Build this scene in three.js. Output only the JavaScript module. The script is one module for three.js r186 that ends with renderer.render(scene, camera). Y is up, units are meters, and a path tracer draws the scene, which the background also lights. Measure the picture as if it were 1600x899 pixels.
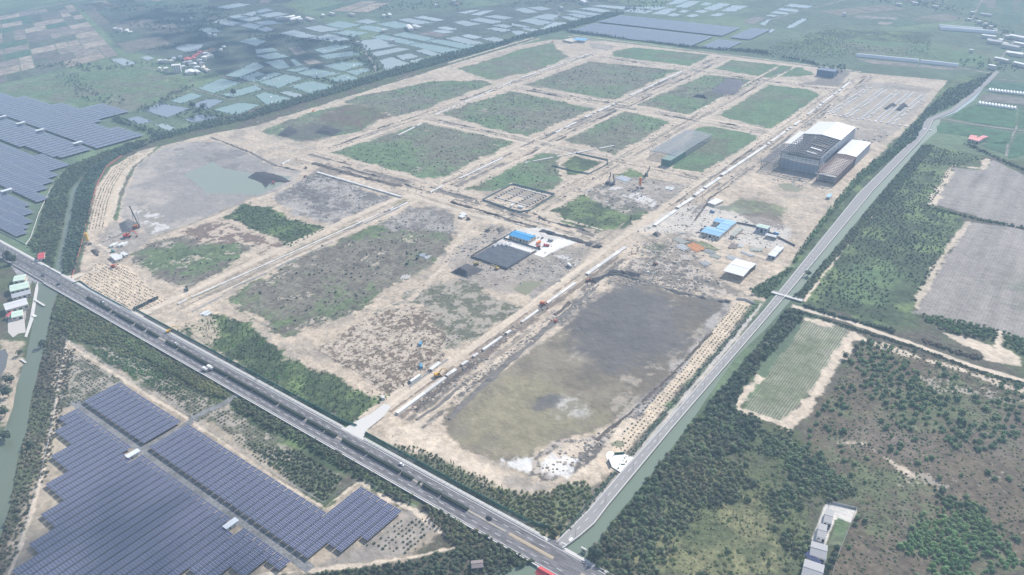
import * as THREE from 'three';
import { mergeGeometries, mergeVertices } from 'three/addons/utils/BufferGeometryUtils.js';

// ---------- camera: a drone 400 m above flat coastal land; x and z follow the site's own road grid ----------
const scene = new THREE.Scene();
const camera = new THREE.PerspectiveCamera(40.67, 1600 / 899, 1, 60000);
camera.position.set(0, 400, 0);
camera.setRotationFromMatrix(new THREE.Matrix4().makeBasis(
  new THREE.Vector3(0.80136, -0.01628, -0.59796), new THREE.Vector3(-0.27915, 0.87392, -0.39791), new THREE.Vector3(0.52905, 0.48579, 0.69578)));
scene.add(camera);
const renderer = new THREE.WebGLRenderer({ antialias: true });
renderer.setSize(1024, 575);
renderer.toneMapping = THREE.LinearToneMapping;
renderer.toneMappingExposure = 1.46;
renderer.shadowMap.enabled = true;

// ---------- sky and sun ----------
{
  const w = 64, h = 64, d = new Float32Array(w * h * 4);
  for (let j = 0; j < h; j++) {
    const el = Math.sin((j + 0.5) / h * Math.PI - Math.PI / 2), k = Math.pow(Math.max(0, el), 0.7);
    const c = el < 0 ? [0.34, 0.36, 0.36] : [1.50 - 1.16 * k, 1.55 - 1.07 * k, 1.60 - 0.82 * k];
    for (let i = 0; i < w; i++) d.set([c[0], c[1], c[2], 1], (j * w + i) * 4);
  }
  const sky = new THREE.DataTexture(d, w, h, THREE.RGBAFormat, THREE.FloatType);
  sky.mapping = THREE.EquirectangularReflectionMapping; sky.magFilter = THREE.LinearFilter; sky.needsUpdate = true;
  scene.background = sky; scene.environment = sky;
  scene.backgroundIntensity = 0.48; scene.environmentIntensity = 0.48;
}
const sun = new THREE.DirectionalLight(0xfff7ee, 5);
sun.position.set(-500 + 90, 860, -800 - 1080); sun.target.position.set(-500, 0, -800);
sun.castShadow = true; sun.shadow.radius = 2; sun.shadow.mapSize.set(4096, 4096);
Object.assign(sun.shadow.camera, { left: -1500, right: 1500, top: 1500, bottom: -1500, near: 10, far: 5000 });
scene.add(sun, sun.target);
scene.fog = new THREE.FogExp2(0xaed2f4, 0.00025);

// ---------- helpers ----------
function rng(seed) { let a = seed >>> 0; return () => { a = a + 0x6D2B79F5 | 0; let t = Math.imul(a ^ a >>> 15, 1 | a); t = t + Math.imul(t ^ t >>> 7, 61 | t) ^ t; return ((t ^ t >>> 14) >>> 0) / 4294967296; }; }
const taken = new Map();
function numbered(name) { const n = taken.get(name) ?? 0; taken.set(name, n + 1); return n ? `${name}_${String(n).padStart(3, '0')}` : name; }
function shade(o) { o.castShadow = o.receiveShadow = true; return o; }
function joined(list) {
  list = [].concat(list);
  if (list.length === 1) return list[0];
  return mergeGeometries(list.map(g => { const q = g.index ? g.toNonIndexed() : g; for (const k of Object.keys(q.attributes)) if (!['position', 'normal', 'uv'].includes(k)) q.deleteAttribute(k); return q; }));
}
function thing(name, label, category, [x, y, z] = [0, 0, 0], turn = 0, group) {
  const o = new THREE.Group(); o.name = numbered(name); o.position.set(x, y, z); o.rotation.y = turn;
  o.userData = { label, category }; if (group) o.userData.group = group; scene.add(o); return o;
}
function part(name, geos, m, parent) { const o = shade(new THREE.Mesh(joined(geos), m)); o.name = name; parent.add(o); return o; }
function stuffPart(name, geos, m, parent) { const o = part(name, geos, m, parent); o.userData.kind = 'stuff'; return o; }
function single(name, geos, m, label, category, group) {
  const o = shade(new THREE.Mesh(joined(geos), m)); o.name = numbered(name); o.userData = { label, category }; if (group) o.userData.group = group; scene.add(o); return o;
}
function struct(name, geos, m, label) { const o = shade(new THREE.Mesh(joined(geos), m)); o.name = numbered(name); o.userData = { kind: 'structure' }; if (label) o.userData.label = label; scene.add(o); return o; }
function copyOf(src, [x, y, z], turn, label, s) {
  const c = src.clone(); c.name = numbered(src.name.replace(/_\d\d\d$/, '')); c.position.set(x, y, z); c.rotation.y = turn; if (label) c.userData = { ...src.userData, label }; if (s) c.scale.set(...s); scene.add(c); return c;
}
function bx(w, h, d, x = 0, y = 0, z = 0, ry = 0, rx = 0, rz = 0) {
  const g = new THREE.BoxGeometry(w, h, d); if (rx) g.rotateX(rx); if (rz) g.rotateZ(rz); if (ry) g.rotateY(ry); g.translate(x, y, z); return g;
}
function cyl(r0, r1, h, x, y, z, n = 10, rx = 0, rz = 0) { const g = new THREE.CylinderGeometry(r1, r0, h, n); if (rx) g.rotateX(rx); if (rz) g.rotateZ(rz); g.translate(x, y, z); return g; }
function bar(a, b, w, w2 = w) {   // square bar between two points
  const A = new THREE.Vector3(...a), B = new THREE.Vector3(...b), L = A.distanceTo(B), g = new THREE.BoxGeometry(w, w2, L);
  const m = new THREE.Matrix4().lookAt(A, B, Math.abs(B.y - A.y) > 0.99 * L ? new THREE.Vector3(1, 0, 0) : new THREE.Vector3(0, 1, 0)); m.setPosition(A.add(B).multiplyScalar(0.5)); g.applyMatrix4(m); return g;
}
// tileable noise table, read with wrap-around
const NT = 1024, noiseTab = new Float32Array(NT * NT);
{
  const r = rng(77);
  for (let o = 0, amp = 0.5; o < 6; o++, amp *= 0.6) {
    const n = 16 << o, g = new Float32Array(n * n).map(() => r() * 2 - 1), s = n / NT;
    for (let j = 0; j < NT; j++) for (let i = 0; i < NT; i++) {
      const x = i * s, y = j * s, x0 = x | 0, y0 = y | 0, fx = x - x0, fy = y - y0, u = fx * fx * (3 - 2 * fx), v = fy * fy * (3 - 2 * fy), x1 = (x0 + 1) % n, y1 = (y0 + 1) % n;
      noiseTab[j * NT + i] += amp * ((g[y0 * n + x0] * (1 - u) + g[y0 * n + x1] * u) * (1 - v) + (g[y1 * n + x0] * (1 - u) + g[y1 * n + x1] * u) * v);
    }
  }
}
// fractal noise about -0.7 .. 0.7; s is the size in metres of its largest blobs
function nz(x, z, s) {
  const k = 64 / s, q = s * 1.7; const u = (x * 0.8 + z * 0.6) * k + q * 31, v = (z * 0.8 - x * 0.6) * k + q * 17; const i = Math.floor(u), j = Math.floor(v), fu = u - i, fv = v - j;
  const a = i & 1023, b = (i + 1) & 1023, c = (j & 1023) << 10, d = ((j + 1) & 1023) << 10;
  return (noiseTab[c + a] * (1 - fu) + noiseTab[c + b] * fu) * (1 - fv) + (noiseTab[d + a] * (1 - fu) + noiseTab[d + b] * fu) * fv;
}
const sst = (a, b, x) => { const t = Math.min(1, Math.max(0, (x - a) / (b - a))); return t * t * (3 - 2 * t); };
const mix3 = (a, b, t) => [a[0] + (b[0] - a[0]) * t, a[1] + (b[1] - a[1]) * t, a[2] + (b[2] - a[2]) * t];
function inside(p, x, z) { let c = false; for (let i = 0, j = p.length - 1; i < p.length; j = i++) if ((p[i][1] > z) !== (p[j][1] > z) && x < (p[j][0] - p[i][0]) * (z - p[i][1]) / (p[j][1] - p[i][1]) + p[i][0]) c = !c; return c; }
function edgeDist(p, x, z) { let m = 1e9; for (let i = 0, j = p.length - 1; i < p.length; j = i++) { const ax = p[j][0], az = p[j][1], dx = p[i][0] - ax, dz = p[i][1] - az, t = Math.min(1, Math.max(0, ((x - ax) * dx + (z - az) * dz) / (dx * dx + dz * dz + 1e-9))), ex = x - ax - t * dx, ez = z - az - t * dz; m = Math.min(m, ex * ex + ez * ez); } return Math.sqrt(m); }
function bounds(p) { let a = 1e9, b = 1e9, c = -1e9, d = -1e9; for (const [x, z] of p) { a = Math.min(a, x); b = Math.min(b, z); c = Math.max(c, x); d = Math.max(d, z); } return [a, b, c, d]; }
function flat(pts, y, uvScale = 0.01) {   // horizontal polygon, uv in metres times uvScale
  const s = new THREE.Shape(pts.map(([x, z]) => new THREE.Vector2(x, -z))), g = new THREE.ShapeGeometry(s); g.rotateX(-Math.PI / 2); g.translate(0, y, 0);
  const p = g.attributes.position, uv = g.attributes.uv; for (let i = 0; i < p.count; i++) uv.setXY(i, p.getX(i) * uvScale, -p.getZ(i) * uvScale); return g;
}
function rough(pts, step = 6, amp = 1.5, seed = 0) {   // the same outline with an uneven edge
  const out = []; for (let i = 0; i < pts.length; i++) { const a = pts[i], b = pts[(i + 1) % pts.length], L = Math.hypot(b[0] - a[0], b[1] - a[1]), n = Math.max(1, Math.round(L / step)); for (let k = 0; k < n; k++) { const x = a[0] + (b[0] - a[0]) * k / n, z = a[1] + (b[1] - a[1]) * k / n; out.push([x + amp * 2 * nz(x + seed, z, step * 6), z + amp * 2 * nz(x - 400, z + seed, step * 6)]); } } return out;
}
function stripPoly(line, w0, w1 = w0) {   // polygon of a band along a polyline: w0 to the left, w1 to the right
  const L = [], R = []; for (let i = 0; i < line.length; i++) { const a = line[Math.max(0, i - 1)], b = line[Math.min(line.length - 1, i + 1)], dx = b[0] - a[0], dz = b[1] - a[1], l = Math.hypot(dx, dz), nx = -dz / l, nzz = dx / l; L.push([line[i][0] - nx * w0, line[i][1] - nzz * w0]); R.push([line[i][0] + nx * w1, line[i][1] + nzz * w1]); } return L.concat(R.reverse());
}
function along(line, step) {   // points every step metres along a polyline, with the heading
  const out = []; let left = 0; for (let i = 0; i + 1 < line.length; i++) { const [ax, az] = line[i], [cx, cz] = line[i + 1], L = Math.hypot(cx - ax, cz - az); let t = left; for (; t <= L; t += step) out.push([ax + (cx - ax) * t / L, az + (cz - az) * t / L, Math.atan2(cx - ax, cz - az)]); left = t - L; } return out;
}
const mats = new Map();
function mat(r, g, b, rough = 0.9, extra) { const k = [r, g, b, rough, JSON.stringify(extra ?? 0)].join(); if (!mats.has(k)) { const m = new THREE.MeshStandardMaterial({ roughness: rough, ...extra }); m.color.setRGB(r, g, b); mats.set(k, m); } return mats.get(k); }


// ---------- the land: five ground sheets, each with its own computed soil and plant-cover map ----------
const regions = [
  { x0: -1230, z0: -760, x1: -150, z1: -306, w: 2048, h: 900 },   // site, near half
  { x0: -1250, z0: -1860, x1: -150, z1: -760, w: 2048, h: 2048 },  // site, far half
  { x0: -1150, z0: -306, x1: -150, z1: 40, w: 2048, h: 720 },      // solar farm south of the highway
  { x0: -150, z0: -1300, x1: 420, z1: 40, w: 900, h: 2048 },       // scrub and fields east of the canal
];
const far = { x0: -3900, z0: -3900, x1: 1300, z1: 40, w: 2048, h: 1560 };
const U = (v) => Math.max(0.012, v);
// soil and cover kinds: linear base colours with grain and patches
const K = {
  tan: (x, z) => { const t = nz(x, z, 40), u = nz(x, z, 7), v = nz(x, z, 2.6); const k = 1 + 0.2 * t + 0.3 * u + 0.34 * v; const c = mix3([0.47, 0.395, 0.31], [0.29, 0.255, 0.215], 0.75 * sst(0.12, 0.5, nz(x + 70, z - 33, 34) + 0.5 * u)); return [c[0] * k, c[1] * k, c[2] * k]; },
  sand: (x, z) => { const k = 1 + 0.16 * nz(x, z, 25) + 0.3 * nz(x, z, 4); return [0.55 * k, 0.47 * k, 0.375 * k]; },
  roadZ: (x, z) => { const k = 1 + 0.30 * nz(x * 2.5, z * 0.08, 10) + 0.12 * nz(x, z, 5); return [0.52 * k, 0.445 * k, 0.355 * k]; },
  roadX: (x, z) => { const k = 1 + 0.30 * nz(x * 0.08, z * 2.5, 10) + 0.12 * nz(x, z, 5); return [0.51 * k, 0.44 * k, 0.355 * k]; },
  grey: (x, z) => { const k = 1 + 0.35 * nz(x, z, 30) + 0.5 * nz(x, z, 6); return [0.275 * k, 0.25 * k, 0.225 * k]; },
  rubble: (x, z) => { const n = nz(x, z, 9) + 0.6 * nz(x, z, 3.5), t = sst(-0.12, 0.32, n); return mix3([0.13, 0.118, 0.105], [0.43, 0.38, 0.33], t); },
  greyLump: (x, z) => { const n = nz(x, z, 22) + 0.8 * nz(x, z, 7), t = sst(-0.45, 0.45, n); return mix3([0.155, 0.142, 0.135], [0.36, 0.335, 0.31], t); },
  dark: (x, z) => { const k = 1 + 0.4 * nz(x, z, 8); return [0.075 * k, 0.07 * k, 0.07 * k]; },
  brown: (x, z) => { const k = 1 + 0.4 * nz(x, z, 14) + 0.3 * nz(x, z, 3); return [0.155 * k, 0.125 * k, 0.105 * k]; },
  brownX: (x, z) => { const k = 1 + 0.5 * nz(x * 0.15, z * 1.5, 10) + 0.25 * nz(x, z, 3); return [0.15 * k, 0.125 * k, 0.105 * k]; },
  white: (x, z) => { const k = 1 + 0.15 * nz(x, z, 6); return [0.72 * k, 0.72 * k, 0.71 * k]; },
  concrete: (x, z) => { const k = 1 + 0.12 * nz(x, z, 12) + 0.1 * nz(x, z, 2); return [0.55 * k, 0.53 * k, 0.50 * k]; },
  greenField: (x, z) => { const t = nz(x, z, 90), u = nz(x, z, 14), v = nz(x, z, 3.2), g = sst(-0.45, 0.4, t + 0.45 * u); let c = mix3([0.15, 0.15, 0.11], [0.105, 0.165, 0.078], g); const k = 1 + 0.35 * u + 0.55 * v; c = [c[0] * k, c[1] * k, c[2] * k]; const s = sst(0.52, 0.66, nz(x + 300, z * 2.6, 34) + 0.3 * v); return mix3(c, [0.36, 0.32, 0.26], s * 0.8); },
  brightField: (x, z) => { const t = nz(x, z, 110), u = nz(x, z, 24), v = nz(x, z, 3.6), k = 1 + 0.3 * u + 0.5 * v, c = mix3([0.135, 0.15, 0.095], [0.095, 0.16, 0.075], sst(-0.45, 0.2, t + 0.4 * u)); return [c[0] * k, c[1] * k, c[2] * k]; },
  lush: (x, z) => { const u = nz(x, z, 26), v = nz(x, z, 4), k = 1 + 0.4 * u + 0.55 * v; return mix3([0.058 * k, 0.085 * k, 0.04 * k], [0.11 * k, 0.155 * k, 0.06 * k], sst(-0.1, 0.45, u)); },
  rough: (x, z) => { const t = nz(x, z, 70), u = nz(x, z, 11), v = nz(x, z, 3), g = sst(-0.3, 0.35, t + 0.6 * u); let c = mix3([0.165, 0.15, 0.12], [0.10, 0.14, 0.065], g); const k = 1 + 0.4 * u + 0.6 * v; c = [c[0] * k, c[1] * k, c[2] * k]; return mix3(c, [0.42, 0.37, 0.30], 0.85 * sst(0.38, 0.52, nz(x + 90, z - 70, 26) + 0.35 * v)); },
  scrubFloor: (x, z) => { const u = nz(x, z, 40), v = nz(x, z, 4), k = 1 + 0.3 * u + 0.45 * v; return mix3([0.105 * k, 0.095 * k, 0.07 * k], [0.075 * k, 0.095 * k, 0.045 * k], sst(-0.3, 0.3, u)); },
  olive: (x, z) => { const u = nz(x, z, 30), w = nz(x, z, 9), v = nz(x, z, 2.8), k = 1 + 0.35 * w + 0.6 * v; return mix3([0.10 * k, 0.118 * k, 0.056 * k], [0.165 * k, 0.165 * k, 0.085 * k], sst(-0.3, 0.35, u + 0.5 * w)); },
  heath: (x, z) => { const t = nz(x, z, 60), u = nz(x, z, 10), v = nz(x, z, 3), g = sst(-0.2, 0.4, t + 0.5 * u), k = 1 + 0.3 * u + 0.5 * v; let c = mix3([0.125, 0.102, 0.072], [0.105, 0.122, 0.065], g); c = [c[0] * k, c[1] * k, c[2] * k]; return mix3(c, [0.36, 0.32, 0.27], 0.8 * sst(0.5, 0.62, nz(x * 0.7 - 50, z + 20, 30) + 0.4 * v)); },
  speck: (x, z) => { const n = nz(x, z, 4) + 0.6 * nz(x + 40, z, 1.8) + 0.6 * nz(x, z, 60); return mix3([0.15, 0.118, 0.09], [0.46, 0.395, 0.32], sst(-0.2, 0.3, n)); },
  redSpeck: (x, z) => { const n = nz(x, z, 10) + 0.5 * nz(x, z, 4); return mix3([0.17, 0.125, 0.1], [0.46, 0.385, 0.31], sst(-0.1, 0.18, n)); },
  paleScrub: (x, z) => { const n = nz(x, z, 9) + 0.5 * nz(x, z, 3.5); return mix3([0.12, 0.125, 0.085], [0.33, 0.3, 0.25], sst(-0.25, 0.2, n)); },
  planted: (x, z) => { const k = 1 + 0.15 * nz(x, z, 20) + 0.2 * nz(x, z, 3); return [0.56 * k, 0.465 * k, 0.355 * k]; },
  mudLilac: (x, z) => { const t = nz(x, z, 80), u = nz(x, z, 15), k = 1 + 0.12 * u + 0.1 * nz(x, z, 4); const c = mix3([0.27, 0.25, 0.235], [0.39, 0.35, 0.31], sst(-0.3, 0.3, t + 0.3 * u)); const d = sst(0.22, 0.45, nz(x + 777, z, 60) + 0.4 * u); return mix3([c[0] * k, c[1] * k, c[2] * k], [0.17, 0.158, 0.155], d * 0.75); },
  mudPond: (x, z) => { const t = nz(x, z, 120), u = nz(x, z, 24), v = nz(x, z, 6); let c = mix3([0.15, 0.13, 0.1], [0.24, 0.21, 0.155], sst(-0.35, 0.4, t + 0.5 * u)); const k = 1 + 0.2 * v; c = [c[0] * k, c[1] * k, c[2] * k]; return mix3(c, [0.35, 0.31, 0.255], 0.8 * sst(0.3, 0.55, nz(x + 60, z * 0.6, 40) + 0.45 * v)); },
  mudDark: (x, z) => { const u = nz(x, z, 30), v = nz(x, z, 8), k = 1 + 0.22 * u + 0.16 * v; return [0.115 * k, 0.11 * k, 0.108 * k]; },
  mudYellow: (x, z) => { const u = nz(x, z, 30), v = nz(x, z, 5), k = 1 + 0.22 * u + 0.3 * v; return [0.245 * k, 0.22 * k, 0.14 * k]; },
  salt: (x, z) => { const n = nz(x, z, 14) + 0.5 * nz(x, z, 5); return mix3([0.27, 0.25, 0.21], [0.62, 0.61, 0.6], sst(-0.05, 0.3, n)); },
  plough: (x, z) => { const f = 0.5 + 0.5 * Math.sin((x + 0.02 * z) * 2.1 + nz(x, z, 30)), k = 1 + 0.14 * (f - 0.5) + 0.15 * nz(x, z, 60) + 0.3 * nz(x * 1.5, z * 0.15, 14) + 0.2 * nz(x, z, 3); const c = mix3([0.27, 0.245, 0.225], [0.2, 0.21, 0.165], sst(0.15, 0.5, nz(x, z, 130))); return [c[0] * k, c[1] * k, c[2] * k]; },
  furrow: (x, z) => { const f = sst(-0.3, 1.2, Math.sin((x + 0.5 * nz(x, z, 60)) * 2.9) + 1.2 * nz(x, z, 30)), k = 1 + 0.3 * nz(x, z, 5); return mix3([0.13 * k, 0.155 * k, 0.085 * k], [0.36 * k, 0.335 * k, 0.285 * k], f); },
  paddy: (x, z) => { const k = 1 + 0.1 * nz(x * 0.2, z, 20) + 0.1 * nz(x, z, 60); return [0.065 * k, 0.145 * k, 0.075 * k]; },
  farGreen: (x, z) => { const t = nz(x, z, 260), u = nz(x, z, 50), k = 1 + 0.3 * u + 0.25 * nz(x, z, 14); return mix3([0.09 * k, 0.13 * k, 0.08 * k], [0.13 * k, 0.19 * k, 0.10 * k], sst(-0.3, 0.3, t)); },
  farDark: (x, z) => { const k = 1 + 0.4 * nz(x, z, 40) + 0.4 * nz(x, z, 12); return [0.075 * k, 0.1 * k, 0.078 * k]; },
};
const coats = [];
function coat(kind, pts, warp = 3, feather = 1.2, strength = 1) { coats.push({ kind, pts, warp, feather, strength }); return pts; }

// - surroundings
const siteOutline = [[-856.3,-322],[-940.7,-375.6],[-1094.4,-469.8],[-1153.7,-523.2],[-1190.7,-589.2],[-1167.7,-714.5],[-1144.2,-781.5],[-1153.8,-1299.7],[-1148.2,-1527.9],[-1116,-1644.4],[-1055.6,-1682.3],[-967.1,-1702.3],[-691.5,-1713.1],[-398.6,-1712],[-233.5,-1738.7],[-225.8,-1473.4],[-226.1,-1122.7],[-212.6,-796.3],[-207.7,-699.2],[-200.5,-577.2],[-199.1,-380.4],[-201.4,-310.4],[-238.6,-308.9],[-396,-313.9],[-586.2,-308.6],[-712.4,-309.4],[-849.6,-306.4]];
coat('olive', [[-167.5,-301.9],[-179.1,-346.1],[-173.9,-411.7],[-151.1,-463],[-85.9,-458.7],[-74,-436.4],[-69.4,-372.9]], 8, 6);
coat('scrubFloor', [[-171,-448.7],[-172.4,-597.1],[-149.1,-522.6],[-95.7,-502.7],[-54.4,-473.4],[-76,-442.5],[-120.6,-450]], 8, 6);
coat('lush', [[-181.9,-717.4],[-183.9,-839.3],[-188,-954],[-189.8,-1304.8],[-100.1,-1294.9],[-125.2,-1197.5],[-128,-1069.1],[-80,-1028.6],[-83,-763.6],[-71.3,-749.7],[-82,-720.7],[-128.1,-716.9]], 6, 3);
coat('brightField', [[-162.3,-747.2],[-157.4,-819.9],[-127.5,-859.4],[-103.2,-839.8],[-100.6,-774.6],[-131.7,-729.4]], 14, 12, 0.7);
const heathField = coat('heath', [[-105.8,-521.6],[-106.8,-682.6],[-80,-688.2],[22.6,-688.2],[42.1,-680.1],[63.1,-468.4],[-46.5,-388.9],[-49.1,-461.9],[-69.1,-462.9],[-102.1,-507.3]], 6, 3);
coat('brown', [[-125.8,-630.2],[-65.1,-625.8],[-74.1,-527.3],[-34.1,-496],[-39.7,-406.3],[-7.8,-417.6],[-13.7,-480],[-29.9,-515.3],[-5.2,-567.5],[37.6,-563.8],[29.6,-630.1],[-14.6,-570],[-64.7,-582.9],[-94.2,-616.5]], 24, 16, 0.6);
coat('sand', [[-66.2,-533],[-39.1,-517],[-27.7,-515.2],[-42.4,-521.5],[-63.7,-527.4],[-81.7,-520]], 4, 2, 0.9);
const plough1 = coat('plough', [[-124.6,-1063.7],[-127.8,-1220.6],[-94.3,-1230.9],[-88.7,-1285.9],[-10.7,-1211.3],[7.4,-1029.3],[-91.9,-1056.1]], 2, 1);
const plough2 = coat('plough', [[-78,-1025.4],[5.4,-1049.4],[33.9,-762.4],[-7.8,-766.2],[-80.6,-760.8]], 2, 1);
coat('sand', stripPoly([[-125,-1058.3],[-131.3,-1230.9],[-95.1,-1236.5],[-94.9,-1288.3]], 4), 4, 2);
coat('sand', stripPoly([[-77.1,-1028.3],[-83.5,-899.7],[-81.4,-769.4]], 3), 3, 1.5, 0.8);
const furrowField = coat('furrow', [[-156.7,-517.1],[-158.8,-559],[-161.8,-682.8],[-139.6,-694.2],[-118,-685.5],[-116.5,-600.6],[-124.9,-517.6]], 1.5, 1);
coat('sand', stripPoly([[-117.7,-688.5],[-116.5,-636.8],[-116.6,-583.4],[-116.1,-546.1],[-122,-513.8]], 5), 3, 1.5);
coat('sand', stripPoly([[-163.1,-516.7],[-164.4,-541.6],[-161.4,-568.6]], 3), 4, 1.5);
coat('sand', stripPoly([[-161.8,-513.5],[-141.1,-516],[-118.5,-518.3]], 2.5), 2, 1);
coat('sand', stripPoly([[-163.4,-687.6],[-138.6,-690.6]], 3), 3, 1.5);
coat('sand', [[-47.1,-735.7],[-25.1,-740.3],[-7.7,-736.8],[-9.1,-768],[-4.9,-768.2],[-2.1,-740.8],[18,-726],[19.4,-714.9],[-9.8,-709.9],[-17,-722.5],[-32.6,-721.8]], 3, 1.5);
coat('roadX', stripPoly([[-182,-704.7],[-125,-705.9],[-71.8,-700.6],[-17.2,-692.5],[40.7,-694.3]], 3), 1.2, 1);
coat('sand', stripPoly([[-119,-684.8],[-77.8,-679.4],[-35.4,-679.6],[4.8,-677.8],[42.3,-678.1]], 3.2), 4, 1.5);
coat('sand', stripPoly([[-176.1,-721.5],[-177.7,-796.6],[-179.8,-878.3],[-176.1,-983.5]], 1.6), 1.5, 1);
coat('concrete', [[-69.4,-452.5],[-49.8,-455.4],[-49.6,-441],[-59.4,-438.2],[-55.7,-382.8],[-61.3,-378.8],[-65.3,-399.5]], 0.5, 0.5);
coat('brightField', [[-57.8,-440.1],[-49.6,-441],[-49.2,-413.8],[-56.6,-413.8]], 0.8, 0.6);
// south of the highway
coat('scrubFloor', [[-724.6,-205.2],[-840.7,-305.5],[-198.5,-304.5],[-187.2,-287.6],[-465.4,-49.5],[-544.5,-97.1]], 4, 2);
coat('tan', [[-726.7,-237],[-725.8,-244.5],[-442.1,-249.6],[-352.7,-239.2],[-352.9,-273.1],[-306.8,-272.3],[-301.6,-279.8],[-271.1,-272.5],[-271.7,-241.6],[-336.4,-179.4],[-446.1,-63.5],[-480.6,-74.4],[-581.1,-154.6]], 4, 2, 0.75);
coat('paleScrub', [[-705.8,-231.5],[-675.4,-240.1],[-614.4,-237],[-613.1,-201.8],[-622.2,-184.7]], 6, 3);
coat('paleScrub', [[-691.7,-254.9],[-669,-271],[-531.5,-271],[-507.3,-266.7],[-510,-244.2],[-594,-249.2]], 5, 3);
coat('paleScrub', [[-508.7,-255.3],[-511.9,-279.5],[-398.7,-276.3],[-364.1,-270.8],[-353.3,-242.6],[-405.7,-245.1]], 5, 3);
coat('lush', [[-828.9,-296.1],[-672.6,-296.2],[-540.7,-287.1],[-522,-282.2],[-517.7,-267.8],[-551.5,-265.7],[-654,-265.7],[-701.1,-253.7],[-735.9,-251.4]], 5, 3); coat('lush', [[-516.4,-279.6],[-421.6,-283],[-364,-283.6],[-303.7,-282.1],[-304.4,-276.3],[-354.9,-274.9],[-409.6,-266.6],[-489,-267.3]], 5, 3); coat('lush', [[-419.9,-250.4],[-407.9,-265.2],[-364.5,-268],[-356.4,-244.2],[-399,-245.7]], 6, 4, 0.8);
coat('grey', [[-308.9,-231.4],[-301.1,-272.7],[-276.9,-279.1],[-273.6,-243.5],[-313.3,-201.9]], 5, 4, 0.8);
coat('sand', stripPoly([[-721.7,-241.9],[-668,-208.2],[-616.1,-178.5],[-552.9,-139.3],[-489.3,-94.1],[-461.2,-70]], 1.8), 1.6, 0.8);
coat('sand', stripPoly([[-721.7,-241.9],[-665.3,-240.9],[-579.2,-240.3],[-524.5,-241.9],[-430,-240.5],[-397.4,-238.5],[-352.8,-239.9],[-351.6,-273.1],[-325.4,-272],[-299.4,-276.1]], 1.6), 1.6, 0.8);
coat('sand', stripPoly([[-299.4,-276.1],[-270,-271.2],[-248.5,-273.7],[-272.8,-242.8],[-295.8,-219],[-318.8,-196],[-343.1,-174.6]], 1.3), 1.6, 0.8);
coat('scrubFloor', [[-839.1,-297.7],[-672.6,-296.2],[-551.4,-291.2],[-534.4,-285.8],[-523.1,-271.5],[-607.3,-269.6],[-708.3,-263.8],[-737.4,-250.3]], 5, 3);
coat('tan', [[-779.7,-206.3],[-753.2,-218.2],[-651.1,-164],[-610.2,-133.7]], 4, 2, 0.8);
// - the site
coat('tan', siteOutline, 2, 1.5);
coat('grey', [[-712.4,-309.4],[-586.2,-308.6],[-396,-313.9],[-392,-338.7],[-642,-347]], 10, 6, 0.35);
const fields = {};
const F = (key, kind, pts, warp = 4, feather = 1.8) => { fields[key] = coat(kind, pts, warp * 1.5, feather * 1.3); };
F('dark_stack', 'greenField', [[-1109.5,-761.8],[-1118.7,-816.2],[-1123,-906.9],[-1101.3,-981.8],[-1001.3,-949.2],[-971.2,-858.6],[-1007.4,-765.8]], 5);
F('strip_mid', 'greenField', [[-1124.2,-966.7],[-1134.5,-1013.2],[-1088.1,-1173.9],[-1013.6,-1237.8],[-975.7,-1231.9],[-964.2,-1009.6],[-977.6,-953.3],[-1032.6,-964.3]]);
coat('heath', [[-1107.6,-878.6],[-1103.6,-959.7],[-1034.1,-965.7],[-986.2,-950],[-984.3,-871],[-1062.1,-853.9]], 8, 5);
F('strip_far', 'greenField', [[-1114.8,-1286.4],[-1106.9,-1466.3],[-1118.9,-1488.6],[-1094.6,-1619.9],[-972.2,-1503.8],[-960.9,-1327.4],[-982.3,-1305.5],[-987.5,-1247]]);
F('block_mid_west', 'greenField', [[-925.8,-757.2],[-910.9,-954.8],[-720.9,-958.6],[-713.5,-790.6],[-728.8,-755.5]]);
F('block_mid', 'greenField', [[-925.9,-1013.4],[-911.2,-1204],[-707.5,-1191.7],[-720.3,-998.2],[-752.7,-992.6]]);
F('block_far_west', 'greenField', [[-914.1,-1257],[-912.3,-1495.9],[-711.9,-1529.3],[-709.7,-1259.3]]);
F('block_far', 'brightField', [[-906.7,-1583.8],[-917.3,-1616.5],[-900.8,-1677.9],[-714.8,-1696.4],[-709.6,-1578.2],[-888.4,-1566.8]], 3);
F('block_far_east', 'brightField', [[-654.9,-1582.8],[-654.4,-1679.1],[-577,-1684.2],[-502.8,-1689.1],[-464.7,-1643.8],[-534.6,-1572]], 3);
F('block_stack', 'greenField', [[-659.8,-1254],[-650.1,-1520.6],[-620.2,-1532.1],[-543.5,-1543.3],[-553,-1349.6],[-554.3,-1251.9]]);
F('block_east', 'brightField', [[-510.9,-1274.9],[-512.3,-1504.6],[-514.1,-1517.9],[-438.2,-1524.8],[-402.7,-1493.9],[-407.4,-1256.7],[-415.4,-1249.2]], 3);
F('block_centre', 'greenField', [[-658.3,-1012.3],[-658.6,-1205],[-557.3,-1194.9],[-556,-1054.5],[-559.7,-1001.1]]);
F('block_frame', 'brightField', [[-457.1,-993.5],[-418.9,-1003.7],[-405.8,-1170.6],[-412.7,-1204.5],[-477.5,-1218.1],[-512.9,-1190.3]], 3);
F('block_office', 'brightField', [[-655.6,-758.6],[-654.2,-862.7],[-652.2,-945.7],[-627.7,-948.1],[-566.5,-866.3],[-552.5,-829.2],[-562,-803.1],[-613.1,-810.8],[-617.8,-773.2]], 4);
F('block_pocket', 'lush', [[-601.2,-913.5],[-602.4,-959.2],[-555.8,-956.7],[-554.6,-897.3],[-567.4,-877.1]], 4);
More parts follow.
